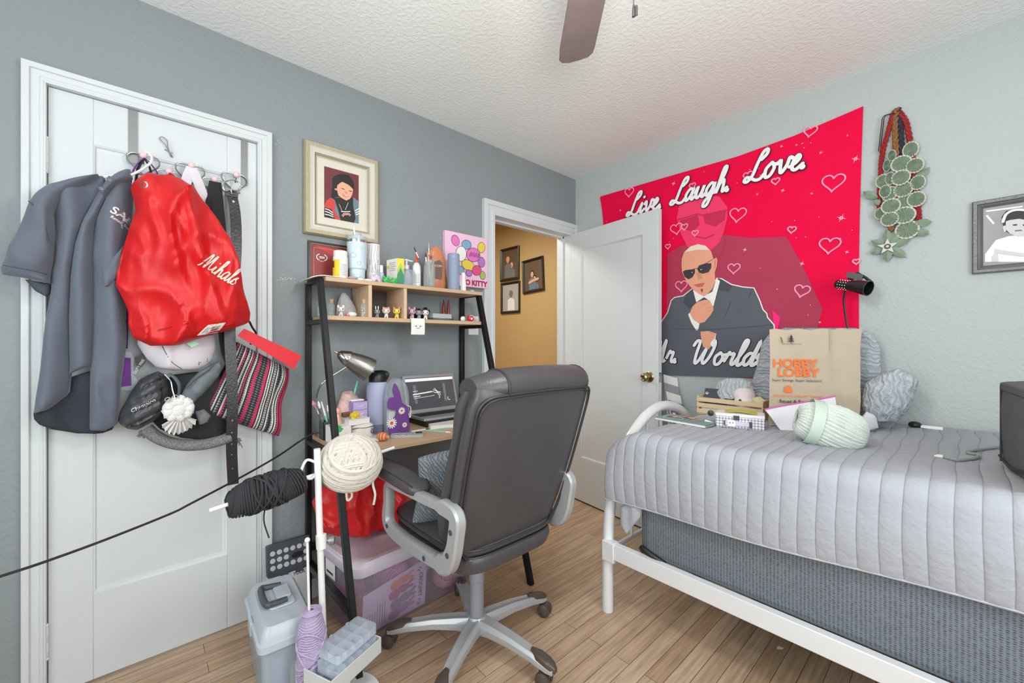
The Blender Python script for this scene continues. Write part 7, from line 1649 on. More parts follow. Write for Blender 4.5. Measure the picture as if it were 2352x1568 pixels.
# headrest roll in three stitched pieces, its ends turning forward
def roll(x0, x1, r0, r1, n=10):
    rs = []
    for i in range(n + 1):
        x = x0 + (x1 - x0) * i / n; k = abs(x) / .265; rr_ = r0 + (r1 - r0) * i / n
        cy = rear(1.05) + .048 + .040 * k ** 4; cz = 1.052 - .012 * k ** 4 + .004 * math.cos(6 * x)
        rs.append([cl(x, cy + rr_ * 1.25 * math.cos(t_), cz + rr_ * math.sin(t_)) for t_ in [2 * math.pi * j / 22 for j in range(22)]])
    return MB().rings(rs)
obj('headrest', roll(-.17, .20, .052, .052), M_LEA, ch)
obj('headrest_end', roll(-.255, -.172, .036, .050, 8), M_LEA, ch); obj('headrest_end', roll(.202, .265, .050, .028, 8), M_LEA, ch)
for x in (-.171, .201):
    k = abs(x) / .265; q = MB(); q.tube([cl(x, rear(1.05) + .048 + .040 * k ** 4 + .0655 * math.cos(t_), 1.052 - .012 * k ** 4 + .0525 * math.sin(t_)) for t_ in [2 * math.pi * j / 22 for j in range(22)]], .004, 6, closed=True)
    obj('headrest_piping', q, M_LEAS, ch)
# piping round the rear panel, doubled as on the photo
q = MB()
for off, n_ in ((1.0, -.010), (.965, -.013)):
    pts = []
    L_ = [(-1, z) for z in [.50, .56, .62, .70, .78, .86, .94, .99]] + [(-.9, 1.022), (-.6, 1.03), (0, 1.032), (.6, 1.03), (.93, 1.022)] + [(1, z) for z in [.98, .92, .84, .76, .68, .60, .54, .50]] + [(.88, .468), (.5, .452), (0, .448), (-.5, .452), (-.88, .468)]
    for s, z in L_:
        w = halfw(z) * s * (.955 * off); c_ = min(1, abs(s)) * .93
        zz = .74 + (z - .74) * (1 if off == 1 else .972)
        pts.append(cl(w + SX, rear(zz) + n_ + .010 - .018 * (1 - c_ * c_) + .006 * abs(s) ** 6, zz))
    q.tube(crom(pts, 3, True), .0042 if off == 1 else .003, 6, closed=True)
obj('back_piping', q, M_LEAS, ch)
q = MB().rings([[cl(halfw(.455) * .86 * x, rear(.455) + y, z) for x, y in ((-1, .012), (1, .012), (1, .09), (-1, .09))] for z in (.425, .470)])
obj('back_foot', q, M_LEA, ch, bev=.012)
# arms
for s in (-1, 1):
    path = [(.180, .650), (.190, .575), (.198, .520), (.165, .488), (.05, .480), (-.12, .488), (-.205, .502), (-.242, .55), (-.258, .61), (-.262, .660), (-.215, .674), (-.07, .668), (.08, .662)]
    pts = crom([(y, z) for y, z in path], 5, True); x = -.272 if s < 0 else .240; rs = []
    m = len(pts)
    for i, p in enumerate(pts):
        t_ = (pts[(i + 1) % m] - pts[i - 1]).normalized(); n_ = V((-t_.y, t_.x))
        low = max(0, (.58 - p.y) / .12); low = min(1, low); w = .015 + .010 * low + (.010 if p.x < -.17 else 0)
        rs.append([cl(x + a * .018, p.x + n_.x * w * c_, p.y + n_.y * w * c_) for a, c_ in ((-1, -.75), (-.6, -1), (.6, -1), (1, -.75), (1, .75), (.6, 1), (-.6, 1), (-1, .75))])
    rs.append(rs[0])
    af = obj('arm_frame', MB().rings(rs, False), M_SILVER, ch)
    q = MB()
    for y, z in ((.170, .500), (-.10, .484), (-.236, .545), (-.254, .62)):
        q.lathe([(.0062, .0), (.0085, .0), (.0085, .0015), (.0062, .0015), (.0055, -.004), (0, -.004)], cl(x + s * .0185, y, z), RMc.to_3x3() @ V((s, 0, 0)), 16)
    obj('bolt', q, M_DKGREY, af)
    rs = []
    for y, w, z0, z1 in ((-.045, .020, .672, .684), (-.030, .038, .664, .700), (0, .045, .662, .708), (.10, .046, .664, .714), (.22, .044, .668, .716), (.32, .040, .672, .714), (.36, .032, .676, .708), (.375, .018, .682, .696)):
        rs.append([cl((x + .010 * -s) + w * a, y, (z0 + z1) / 2 + (z1 - z0) / 2 * c_) for a, c_ in [(abs(math.cos(t_)) ** .6 * (1 if math.cos(t_) > 0 else -1), abs(math.sin(t_)) ** .7 * (1 if math.sin(t_) > 0 else -1)) for t_ in [2 * math.pi * j / 24 for j in range(24)]]])
    ap = obj('arm_pad', MB().rings(rs), M_LEA, ch)
    obj('arm_stitch', MB().tube([r_[3] for r_ in rs[1:-1]], .0022, 5).tube([r_[9] for r_ in rs[1:-1]], .0022, 5), M_LEAS, ap)
    obj('arm_plate', MB().rings([[cl((x + .010 * -s) + a, y, z) for a, z in ((-.024, .656), (.024, .656), (.024, .672), (-.024, .672))] for y in (-.02, .10, .20, .33)]), M_SILVER, ch, bev=.004)
# knit cushion
M_KNIT = wave_mat('grey_knit', [(0, (108, 114, 120)), (1, (140, 146, 152))], 34.0, 'DIAGONAL', .95, 1.0, 7.0, detail=3)
ku = RMc.to_3x3() @ V((.93, -.30, .06)); kv = RMc.to_3x3() @ V((-.03, -.22, .97))
fk_ = F(cl(-.085, -.005, .662), ku, kv); 
if fk_.n.dot(RMc.to_3x3() @ V((0, 1, 0))) < 0: fk_.n = -fk_.n
sq_ = [(-.165, -.125), (-.08, -.112), (.08, -.112), (.155, -.125), (.145, 0), (.155, .125), (.08, .112), (-.08, .112), (-.165, .125), (-.15, 0)]
b = MB().puff(sq_, fk_, .052, 30, 26, None, 1.0, pw=.4)
one('knit_cushion', 'grey cable knit cushion propped in the office chair', 'cushion', b, M_KNIT)

# ---------------------------------------------------------------- bed
BZ = .80
M_BEDW = mat('white_bed_steel', (226, 228, 230), .28, .1, var=.03)
BX0, BX1 = .972, 2.99
bed = thing('metal_bed', 'white tubular metal day bed along the white wall', 'bed', (2.0, -.5, 0))
def arch(x):
    pts = [(x, -.972, .0), (x, -.972, .20), (x, -.968, .34), (x, -.945, .50), (x, -.895, .62), (x, -.815, .715), (x, -.70, .795), (x, -.60, .835), (x, -.50, .852), (x, -.38, .84), (x, -.27, .80), (x, -.16, .72), (x, -.08, .60), (x, -.055, .45), (x, -.05, .20), (x, -.05, 0)]
    return crom(pts, 4)
for x in (BX0, BX1):
    e = obj('end_frame', MB().tube(arch(x), .0245, 16), M_BEDW, bed)
    obj('end_bar', MB().tube([(x, -.96, .262), (x, -.055, .262)], .012, 10).tube([(x, -.89, .60), (x, -.075, .60)], .012, 10), M_BEDW, bed)
    for yy in (-.78, -.64, -.50, -.36, -.22): obj('spindle', MB().tube([(x, yy, .262), (x, yy, .72 if abs(yy + .5) > .2 else .80)], .008, 8), M_BEDW, bed)
for yy in (-.992, -.052):
    obj('side_rail', MB().bx(BX0 + .015, BX1 - .015, yy - .016, yy + .016, .252, .318), M_BEDW, bed, bev=.003)
    obj('rail_bracket', MB().bx(BX0 - .004, BX0 + .055, yy - .020, yy + .020, .236, .322), M_BEDW, bed, bev=.003)
for i in range(9): obj('slat', MB().bx(1.12 + .21 * i, 1.16 + .21 * i, -.975, -.07, .285, .297), mat('slat_grey', (150, 146, 140), .5), bed)
# box-spring / mattress with a grey mesh border
def mesh_border():
    m = bpy.data.materials.new('grey_mesh_fabric'); m.use_nodes = True; nt = m.node_tree; n = nt.nodes; L = nt.links; p = n['Principled BSDF']
    tc = n.new('ShaderNodeTexCoord'); vo = n.new('ShaderNodeTexVoronoi'); vo.inputs['Scale'].default_value = 120; vo.inputs['Randomness'].default_value = .15
    mp = n.new('ShaderNodeMapping'); mp.inputs['Scale'].default_value = (.8, 1, 1.5); L.new(tc.outputs['Object'], mp.inputs[0]); L.new(mp.outputs[0], vo.inputs['Vector'])
    r = n.new('ShaderNodeValToRGB'); r.color_ramp.elements[0].position = .18; r.color_ramp.elements[0].color = lin((58, 64, 70)) + (1,); r.color_ramp.elements[1].position = .52; r.color_ramp.elements[1].color = lin((122, 130, 138)) + (1,)
    L.new(vo.outputs['Distance'], r.inputs[0]); L.new(r.outputs[0], p.inputs['Base Color']); p.inputs['Roughness'].default_value = .8
    bp = n.new('ShaderNodeBump'); bp.inputs['Strength'].default_value = .5; bp.inputs['Distance'].default_value = .003; L.new(vo.outputs['Distance'], bp.inputs['Height']); L.new(bp.outputs[0], p.inputs['Normal'])
    return m
def brick(x0, x1, y0, y1, z0, z1, r=.05):
    rs = []
    for z, ins in ((z0, .03), (z0 + .012, .008), (z0 + .035, 0), (z1 - .035, 0), (z1 - .012, .008), (z1, .03)):
        rs.append([V((x0 + ins + a, y0 + ins + c_, z)) for a, c_ in rr(x1 - x0 - 2 * ins, y1 - y0 - 2 * ins, r)])
    return MB().rings(rs)
mt = thing('mattress', 'thick mattress with a grey mesh border on the white bed frame', 'mattress', (2.0, -.5, .30))
obj('mesh_border', brick(1.115, 2.95, -.968, -.075, .299, .775), mesh_border(), mt)
obj('corner_guard', MB().tube(crom([(1.135, -.955, .318), (1.14, -.972, .335), (1.18, -.976, .325), (1.24, -.972, .306)], 5), .012, 8), M_BLACK, mt)
# quilt: channel-stitched, over the top and down the front, the foot end folded down
M_QUILT = mat('grey_quilt', (164, 167, 174), .85, bump=(70, .6), var=.04, vscale=5)
CH = .047
def topz_(x, y): return BZ + .022 * max(0, (x - 1.3)) + .012 * max(0, (y + .5)) * max(0, x - 1.2) * 2 - .004 * noise.noise(V((x * 4, y * 4, 0)))
def hem(x): return .498 + .052 * (x - 1.0) - .006 * math.sin(5 * x)
def qprof(x, s):
    """s in 0..1 from the wall edge over the top and down the front to the hem"""
    yb, yf = -.035, -.945; sag = .10 * max(0, 1 - (x - .985) / .16) ** 2
    tz = topz_(x, -.5)
    Ltop = .91; R_ = .055; Lr = R_ * 1.57; Lh = tz - R_ - hem(x); L_ = Ltop + Lr + Lh; d = s * L_
    if d < Ltop: y = yb - d; return V((x, y, topz_(x, y) - sag)), V((0, 0, 1)), 1.0
    if d < Ltop + Lr:
        a = (d - Ltop) / R_; return V((x, yf - R_ * math.sin(a), topz_(x, yf) - R_ + R_ * math.cos(a) - sag * .8)), V((0, -math.sin(a), math.cos(a))), 1.0
    k = (d - Ltop - Lr) / Lh
    z0 = topz_(x, yf) - R_ - sag * .8
    bulge = .010 * math.sin(math.pi * k) + .012 * k * math.sin(9 * x) * .5
    return V((x, yf - R_ - bulge, z0 + (hem(x) - z0) * k)), V((0, -1, 0)), 1.0 if k < .97 else 0.3
FRX = (0, .022, .07, .17, .32, .5, .68, .83, .93, .978)
NCH = 42
XS = [.985 + CH * (c_ + f_) for c_ in range(NCH) for f_ in FRX] + [.985 + CH * NCH]
NU, NV = len(XS) - 1, 100
def qfn(a, s):
    xs = XS[int(round(a * NU))]
    x = xs - .010 * max(0, .62 - s) * (math.sin(9 * s + 4 * xs) + .5 * math.sin(31 * s + 9 * xs)) - .002 * math.sin(22 * s + 7 * xs)
    if xs < 1.0: x = xs
    p, n_, k = qprof(x, s)
    c1 = abs(math.sin(math.pi * (xs - .985) / CH)) ** .28
    w = s * 1.25
    c2 = abs(math.sin(math.pi * w / CH)) ** .28 if s < .60 else 1.0
    wr = .0016 * noise.noise(V((x * 30, s * 70, 2.0)))
    off = .0062 * c1 * (c2 * .75 + .25 if s < .60 else 1) * k + wr
    if k < 1: off = .003
    return p + n_ * off
qt = thing('quilt', 'pale grey channel-stitched quilt draped over the bed', 'quilt', (1.97, -.5, BZ))
qb = MB().grid(qfn, NU, NV)
for j in range(NV):
    for i in range(NU):
        if i % 10 in (0, 9): qb.m[j * NU + i] = 1  # stitched seam faces, darkened to paint the shade of the grooves
obj('cover', qb, [M_QUILT, mat('quilt_seam_shade', (126, 128, 134), .9)], qt, smooth=60, solid=.004)
b = MB().grid(lambda a, s: V((.985 - .010 - .012 * math.sin(math.pi * s), -.80 + .70 * a, topz_(1.0, -.8 + .7 * a) - .095 - .20 * s)) + V((.004 * math.sin(math.pi * a * 14), 0, 0)), 60, 10)
cor = [(1.045,0.491),(1.138,0.515),(1.142,0.471),(1.077,0.377),(1.043,0.412)]
b = MB().puff(cor, F((0, -.985, 0), (1, 0, 0), (0, 0, 1), (0, -1, 0)), .012, 12, 12, lambda u, v, q_, j: .004 * math.sin(120 * u), .5)
obj('loose_corner', b, M_QUILT, qt)
obj('hem_binding', MB().tube([qfn(i / 120, 1.0) + V((0, -.001, .002)) for i in range(121)], .0035, 6), mat('quilt_binding', (182, 180, 183), .85), qt)
def bed_at(px, py): return None
# fluffy pillows
def fur(name, col):
    m = mat(name, col, .95, bump=(45, 1.0), var=.22, vscale=40, sheen=.6)
    return m
M_FUR = wave_mat('ribbed_fur', [(0, (158, 164, 170)), (1, (178, 184, 190))], 16.0, 'Z', .95, .8, 14.0, detail=6)
M_FUR2 = wave_mat('ribbed_fur_soft', [(0, (168, 174, 180)), (1, (188, 194, 199))], 16.0, 'X', .95, .8, 14.0, detail=6)
fp = F((0, -.095, 0), (1, 0, 0), (0, 0, 1), (0, -1, 0))
def fluff(u, v, q_, j): return .010 * noise.noise(V((u * 30, v * 30, 1))) + .006 * noise.noise(V((u * 90, v * 90, 5)))
bp_ = [(1.222,0.718),(1.233,0.824),(1.269,0.966),(1.302,1.082),(1.316,1.173),(1.356,1.232),(1.423,1.257),(1.695,1.25),(1.759,1.225),(1.783,1.157),(1.786,1.024),(1.769,0.804)]
one('backrest_pillow', 'tall fluffy grey backrest pillow standing behind the paper bag', 'pillow', MB().puff([(u, max(v, .815)) for u, v in bp_], fp, .040, 44, 34, fluff, .5), M_FUR)
ap_ = [(1.134,0.721),(1.137,0.918),(1.152,0.973),(1.2,0.997),(1.273,1.001),(1.323,0.983),(1.333,0.752)]
one('fluffy_pillow', 'small fluffy grey cushion lying low behind the wooden crate', 'pillow', MB().puff([(u, max(v, .812)) for u, v in ap_], F((0, -.24, 0), (1, 0, 0), (0, 0, 1), (0, -1, 0)), .04, 26, 20, fluff, .6), M_FUR2)
rp_ = [(1.755,0.847),(1.731,0.915),(1.745,1.009),(1.794,1.053),(1.85,1.077),(1.886,1.058),(1.91,1.032),(1.898,0.96),(1.879,0.905),(1.847,0.86)]
one('plush_pillow', 'fluffy pale grey pillow leaning by the wall, right of the paper bag', 'pillow', MB().puff([(u, max(v, .84)) for u, v in rp_], F((0, -.20, 0), (1, 0, 0), (0, 0, 1), (0, -1, 0)), .075, 34, 30, fluff, .7), M_FUR2)
cl_ = [(1.746,0.808),(1.737,0.86),(1.762,0.9),(1.792,0.886),(1.8,0.834)]
one('white_cloth', 'crumpled white cloth under the fluffy pillow beside the paper bag', 'cloth', MB().puff([(u, max(v, .818)) for u, v in cl_], F((0, -.30, 0), (1, 0, 0), (0, 0, 1), (0, -1, 0)), .03, 14, 12, lambda u, v, q_, j: .008 * math.sin(90 * u + 30 * v), .6), mat('white_cotton', (216, 218, 222), .9))
# brown paper bag
A, B_, C_ = V((1.447, -.423, 0)), V((1.637, -.303, 0)), V((1.736, -.253, 0)); nb = V((.534, -.845, 0)); bk_ = V((-.20, .98, 0))
z0, z1 = .812, 1.240
M_KRAFT = mat('kraft_paper', (186, 172, 150), .85, bump=(16, .5), var=.07, vscale=4)
pb = thing('paper_bag', 'tall brown paper shopping bag with orange print standing on the bed', 'paper bag', tuple((A + C_) / 2 - nb * .05 + V((0, 0, z0))))
def crease(p, z): return p + nb * (.007 * math.sin(8 * (p.x + p.y) + 11 * z) + .012 * (abs(noise.noise(V((p.x * 11, p.y * 11, z * 9)))) - .2) + .004 * noise.noise(V((p.x * 40, p.y * 40, z * 30))))
b = MB()
per = [A.lerp(B_, i / 12) for i in range(12)] + [B_.lerp(C_, i / 8) for i in range(9)] + [C_ + bk_ * .04, C_ + bk_ * .09, B_ + bk_ * .105, A.lerp(B_, .5) + bk_ * .12, A + bk_ * .12, A + bk_ * .05]
rows = []
for j in range(25):
    s = j / 24; z = z0 + (z1 - z0) * s
    row = []
    for i, p in enumerate(per):
        q_ = crease(p, z) if i < 21 else p.copy()
        if i == 12: q_ += nb * .006
        if 13 <= i <= 20: q_ += -nb * (.022 * math.sin((i - 12) / 8 * math.pi) * s)
        if i >= 18: q_ += V((.020, .008, 0)) * (s - .5 + .25 * math.sin(5 * s))
        row.append(V((q_.x, q_.y, z + (.004 * math.sin(i * 1.3) if j == 24 else 0))))
    rows.append(row)
b.rings(rows, False); b.add(rows[0], [tuple(range(len(per)))])
obj('bag', b, M_KRAFT, pb, smooth=50, solid=.0012)
fbg = F(A + V((0, 0, z0)) + nb * .013, (B_ - A).normalized(), (0, 0, 1)); fbg.n = nb
BWid = (B_ - A).length
def onbag(px, py):   # helper used only for reading the layout below
    return None
tz = lambda z: z - z0
q = MB()
FB = lambda u, v: F(fbg(u, v, 0), fbg.u, fbg.v, fbg.n)
text_mb('HOBBY', FB(.008, .262), .052, .0, 0, q, bold=.0012, align='LEFT', space=1.0)
text_mb('LOBBY', FB(.026, .222), .052, .0, 0, q, bold=.0012, align='LEFT', space=1.0)
text_mb('Super Savings, Super Selection!', FB(.006, .200), .0152, .0, 1, q, align='LEFT')
text_mb('DOWNLOAD OUR APP TODAY!', FB(.010, .132), .0128, .0, 0, q, align='LEFT')
text_mb('Reuse & Recycle', FB(.034, .106), .020, .0, 1, q, bold=.0003, align='LEFT')
text_mb('THIS BAG IS 100% RECYCLED', FB(.045, .362), .0058, .0, 1, q, align='LEFT')
for dz, w in ((0, .012), (.010, .0095), (.019, .006)): q.flat([(.080 - w, .374 + dz), (.080 + w, .374 + dz), (.080, .388 + dz)], fbg, .0003, 1)
q.flat([(.078, .368), (.082, .368), (.082, .376), (.078, .376)], fbg, .0003, 1)
q.flat([(.055, .152), (.084, .152), (.084, .170), (.055, .170)], fbg, .0, 0); q.ribbon(crom([(.06, .170), (.064, .179), (.075, .179), (.079, .170)], 4), .002, fbg, .0002, 0)
obj('bag_print', q, [mat('bag_orange', (240, 112, 40), .7), mat('bag_ink', (62, 58, 56), .7)], pb, smooth=0)
obj('staple', MB().tube([fbg(.040, .395, .001), fbg(.046, .368, .002)], .0022, 6), mat('torn_paper', (120, 96, 76), .8), pb)
# resealable bag with a pink zip
za, zb_, zc, zd = V((1.446,-0.486,0.89)), V((1.667,-0.353,0.957)), V((1.687,-0.399,0.83)), V((1.507,-0.493,0.806))
for p in (zc, zd): p.z = BZ + .012
t = thing('zip_bag', 'white resealable bag with a bright pink zip leaning on the paper bag', 'zip bag', tuple((zc + zd) / 2))
nz_ = (zb_ - za).cross(zd - za).normalized(); nz_ = nz_ if nz_.y < 0 else -nz_
def zfn(a, s): p = za.lerp(zb_, a).lerp(zd.lerp(zc, a), s); return p + nz_ * (.012 * math.sin(math.pi * s) * math.sin(math.pi * a) + .004 * math.sin(7 * a + 5 * s))
obj('bag', MB().grid(zfn, 16, 10), mat('white_film', (226, 226, 232), .25, alpha=.92), t, solid=.010)
obj('zip', MB().tube([zfn(i / 14, .0) + nz_ * .006 for i in range(15)], .0055, 8, flat=.5), mat('pink_zip', (226, 92, 176), .35), t)
# pale mint yarn skein
yc = V((1.703,-0.649,0.891)); yc.z = BZ + .078
t = thing('mint_yarn_skein', 'fat pale mint yarn skein with a paper band on the quilt', 'yarn', (yc.x, yc.y, BZ))
Y_MINT = mat('mint_yarn', (206, 214, 206), .9, bump=(300, .7), var=.1, vscale=60)
dirv = V((.671, .742, 0)) * .86 - V((-.742, .671, 0)) * .40 + V((0, 0, -.24)); dirv.normalize()
xx = dirv.orthogonal().normalized(); yy_ = dirv.cross(xx); b = MB(); b.ball(yc, .095, .060, .066, 20, fr=F(yc, V((.671, .742, -.2)), V((-.742, .671, 0))), k=1)
rn = random.Random(4)
for i in range(34):
    a0 = i * math.pi * 2 / 34; pts = []
    for j in range(26):
        t_ = 2 * math.pi * j / 26; al = math.cos(t_) * .100; rr_ = .030 + .045 * abs(math.sin(t_)) ** .8
        ang_ = a0 + (.5 if math.sin(t_) > 0 else -.1) + .35 * math.cos(t_)
        pts.append(yc + dirv * al + (xx * math.cos(ang_) + yy_ * math.sin(ang_)) * rr_ * (1 + .04 * rn.uniform(-1, 1) * (j % 3 == 0)))
    b.tube(pts, .0058, 6, closed=True)
obj('strands', b, [Y_MINT, mat('mint_core', (150, 160, 152), .9)], t)
bc_ = yc - dirv * .052
b = MB(); b.rings([[bc_ + dirv * d_ + (xx * math.cos(a) + yy_ * math.sin(a)) * .083 for a in [j * math.pi / 14 for j in range(28)]] for d_ in (-.018, .018)], False)
obj('paper_band', b, mat('band_sage', (190, 204, 192), .7), t, solid=.001)
mm = MB()
for i, ch_ in enumerate('MINT'):
    pass
# wooden crate with a phone, a crocheted toy and a bit of tissue
c0, c1 = V((1.079,-0.323,0.8)), V((1.391,-0.324,0.8))
M_PINE = mat('pine_slat', (206, 184, 146), .6, stretch=(3, 30, 30), vscale=4, var=.14)
cu = (c1 - c0).normalized(); cL = (c1 - c0).length; cv2 = V((-cu.y, cu.x, 0)); fc_ = F((c0.x, c0.y, BZ + .007), cu, cv2); fc_.n = V((0, 0, 1)); cW, cH = .15, .094
t = thing('wooden_crate', 'small pine slatted crate on the quilt in front of the pillows', 'crate', tuple(fc_(cL / 2, cW / 2, 0)))
for i in range(3):
    z = .006 + .030 * i
    for v_ in (0, cW - .005): obj('slat', MB().bx(0, cL, v_, v_ + .005, z, z + .022, fr=fc_), M_PINE, t, bev=.0008)
for u_ in (0, cL - .008): obj('end_panel', MB().bx(u_, u_ + .008, .0055, cW - .0055, 0, cH, fr=fc_), M_PINE, t, bev=.001)
obj('bottom', MB().bx(.008, cL - .008, .005, cW - .005, .0, .005, fr=fc_), M_PINE, t)
z = BZ + .0095
pf_ = F(fc_(.018, .034, 0.006), cu, (V((0, 0, 1)) + cv2 * .18).normalized()); pf_.n = cu.cross(pf_.v)
t = thing('black_phone', 'dark grey phone with a white paw mark standing in the crate', 'phone', tuple(fc_(.09, .03, 0.006)))
obj('body', MB().prism(rr(.118, .128, .008), pf_, 0, -.008), mat('phone_graphite', (70, 74, 80), .35), t, bev=.0015)
q = MB(); q.disc(.014, .098, .004, .0035, pf_, .0008, 0, 12)
for a in (20, 70, 120, 170): q.disc(.014 + .0075 * math.cos(R(a)), .099 + .0075 * math.sin(R(a)), .0022, .0026, pf_, .0008, 0, 8)
obj('paw_mark', q, P_WHITE, t, smooth=0)
tc2 = fc_(cL * .66, cW * .5, .062)
t = thing('crochet_toy', 'white crocheted toy head with a black eye in the crate', 'crochet toy', tuple(tc2))
M_CRO = mat('white_crochet', (226, 216, 216), .9, bump=(190, 1.0), var=.12, vscale=150)
obj('head', MB().ball(tc2 + V((0, 0, .045)), .052, .052, .046, 20), M_CRO, t)
obj('snout', MB().ball(tc2 + V((.010, -.032, .015)), .046, .040, .038, 18), M_CRO, t)
ey = tc2 + V((.004, -.0690, .028)); obj('eye', MB().ball(ey, .0068, .0040, .0068, 12), M_BLACK, t); 
one('tissue_bag', 'crumpled pale yellow wrapper at the right end of the crate', 'wrapper', MB().puff([(-.04, -.03), (.035, -.03), (.04, .01), (.015, .03), (-.02, .022)], F(fc_(cL * .86, cW * .38, .082), cu, (0, 0, 1)), .02, 12, 12, lambda u, v, q_, j: .006 * math.sin(140 * u + 60 * v), .8), mat('pale_yellow_film', (222, 214, 168), .35))
one('cable_bundle', 'coiled black cable lying in the crate beside the phone', 'cable', MB().tube([fc_(cL * .48 + .022 * math.cos(i * .5), .035 + .014 * math.sin(i * .5), .072 + .0004 * i) for i in range(40)], .004, 7), M_BLACK)
one('white_book', 'white book lying flat in the bottom of the crate', 'book', MB().bx(.02, cL - .02, .012, .03, .008, .045, fr=fc_), M_PAPER)
# gingham tin
g0, g1, g2 = V((1.285,-0.602,0.8)), V((1.464,-0.548,0.8)), V((1.489,-0.417,0.8))
gu = (g1 - g0).normalized(); gv = V((-gu.y, gu.x, 0)); gL = (g1 - g0).length; gW = .105; gH = .062
fg_ = F((g0.x, g0.y, BZ + .008), gu, gv); fg_.n = V((0, 0, 1))
t = thing('gingham_tin', 'grey and white gingham tin with a lilac buckle strap on the quilt', 'tin', tuple(fg_(gL / 2, gW / 2, 0)))
def gingham():
    m = bpy.data.materials.new('gingham'); m.use_nodes = True; nt = m.node_tree; n = nt.nodes; L = nt.links; p = n['Principled BSDF']
    tc = n.new('ShaderNodeTexCoord'); fl_ = n.new('ShaderNodeMapping'); fl_.inputs['Scale'].default_value = (1, 0, 1); L.new(tc.outputs['Object'], fl_.inputs[0]); mp = n.new('ShaderNodeMapping'); mp.inputs['Rotation'].default_value = (0, R(45), 0); mp.inputs['Location'].default_value = (.001, .002, .001); L.new(fl_.outputs[0], mp.inputs[0])
    ck = n.new('ShaderNodeTexChecker'); ck.inputs['Scale'].default_value = 120; ck.inputs['Color1'].default_value = lin((226, 224, 228)) + (1,); ck.inputs['Color2'].default_value = lin((150, 148, 156)) + (1,)
    L.new(mp.outputs[0], ck.inputs['Vector']); L.new(ck.outputs['Color'], p.inputs['Base Color']); p.inputs['Roughness'].default_value = .35
    return m
obj('box', MB().bx(0, gL, 0, gW, 0, gH - .014, fr=fg_), gingham(), t, bev=.002)
obj('lid', MB().bx(-.0015, gL + .0015, -.0015, gW + .0015, gH - .014, gH, fr=fg_), mat('tin_white', (228, 226, 230), .3), t, bev=.003)
ff = F(fg_(0, -.0005, 0), gu, (0, 0, 1)); ff.n = -gv
obj('strap', MB().bx(gL * .20, gL * .74, .012, .030, 0, .006, fr=ff), mat('strap_lilac', (206, 196, 214), .5), t, bev=.002)
q = MB(); q.flat([(gL * .26, .008), (gL * .42, .008), (gL * .42, .036), (gL * .26, .036)], ff, .0070, 0)
for u_ in (gL * .31, gL * .37): q.disc(u_, .024, .0022, .0026, ff, .0074, 1, 8)
q.disc(gL * .34, .018, .0016, .0012, ff, .0074, 2, 8)
obj('face_plate', q, [P_WHITE, M_BLACK, mat('tiny_yellow', (220, 190, 80), .5)], t, smooth=0)
obj('clasp', MB().bx(gL * .38, gL * .50, .036, .056, .0005, .006, fr=ff).bx(gL * .70, gL * .76, .008, .034, .0005, .008, fr=ff).bx(gL * .18, gL * .21, .010, .032, .0005, .008, fr=ff), mat('gunmetal', (92, 90, 96), .3, .8), t, bev=.001)
b = MB(); b.grid(lambda a, s: fg_(.035 + .125 * a, .02 + .055 * s + .01 * math.sin(5 * a), gH + .003 + .006 * math.sin(3.1 * a) - .018 * max(0, .3 - s) ** 2), 12, 4)
one('yellow_ribbon', 'olive yellow satin ribbon lying across the tin lid', 'ribbon', b, mat('olive_satin', (186, 182, 60), .4), solid=.002)
# magazine, snapshots and pen at the foot of the bed
m0, m1, m2 = V((1.007,-0.653,0.8)), V((1.261,-0.682,0.8)), V((1.194,-0.379,0.8))
mu = (m1 - m0).normalized(); mv = V((-mu.y, mu.x, 0)); fm = F((m0.x + .012, m0.y, BZ + .009), mu, mv); fm.n = V((0, 0, 1)); mL = (m1 - m0).length
t = thing('teal_book', 'flat teal covered book lying at the foot end of the quilt', 'book', tuple(fm(mL / 2, .07, 0)))
obj('pages', MB().bx(.002, mL - .003, .002, .138, .001, .010, fr=fm), M_PAPER, t); obj('cover', MB().bx(0, mL, 0, .14, .010, .0125, fr=fm).bx(0, mL, 0, .14, -.0005, .001, fr=fm), mat('cover_teal', (122, 148, 148), .4), t)
obj('spiral', MB().tube([fm(mL + .003 + .005 * math.cos(i * .9), .004 + .0017 * i, .006 + .006 * math.sin(i * .9)) for i in range(80)], .0011, 5), M_DKGREY, t)
for i, (u_, v_, rz, col, lb) in enumerate(((.07, .062, 10, (70, 56, 50), 'dark glossy snapshot on the teal book, nearer the foot frame'), (.135, .088, -14, (168, 92, 84), 'reddish glossy snapshot on the teal book, nearer the tin'))):
    o = fm(u_, v_, .0135 + .0012 * i); a = R(rz); uu = mu * math.cos(a) + mv * math.sin(a)
    fs_ = F(o, uu, V((-uu.y, uu.x, 0))); fs_.n = V((0, 0, 1))
    q = MB().bx(-.045, .045, -.03, .03, 0, .0006, 0, fs_); q.flat([(-.042, -.027), (.042, -.027), (.042, .027), (-.042, .027)], fs_, .0009, 1); q.disc(.0, .005, .016, .016, fs_, .0012, 2, 12); q.flat([(-.03, -.027), (.03, -.027), (.015, -.008), (-.015, -.008)], fs_, .0012, 3)
    one('snapshot', lb, 'photo', q, [P_WHITE, mat('snap_%d' % i, col, .25), M_SKIN, P_DARK], 'snapshots on the teal book', smooth=0)
stick('marker_pen', 'white marker pen lying against the gingham tin', 'pen', V((1.23,-0.577,0.822)), V((1.282,-0.586,0.815)), .006, M_WPLAS, M_BLACK, .006)
one('black_roll', 'small black ribbed roll between the snapshots and the gingham tin', 'roll', MB().lathe([(0, 0), (.012, 0), (.013, .003), (.011, .006), (.013, .009), (.011, .012), (.013, .015), (0, .018)], V((1.276,-0.629,0.87)), (.3, -.9, .1), 16), M_BLACK)
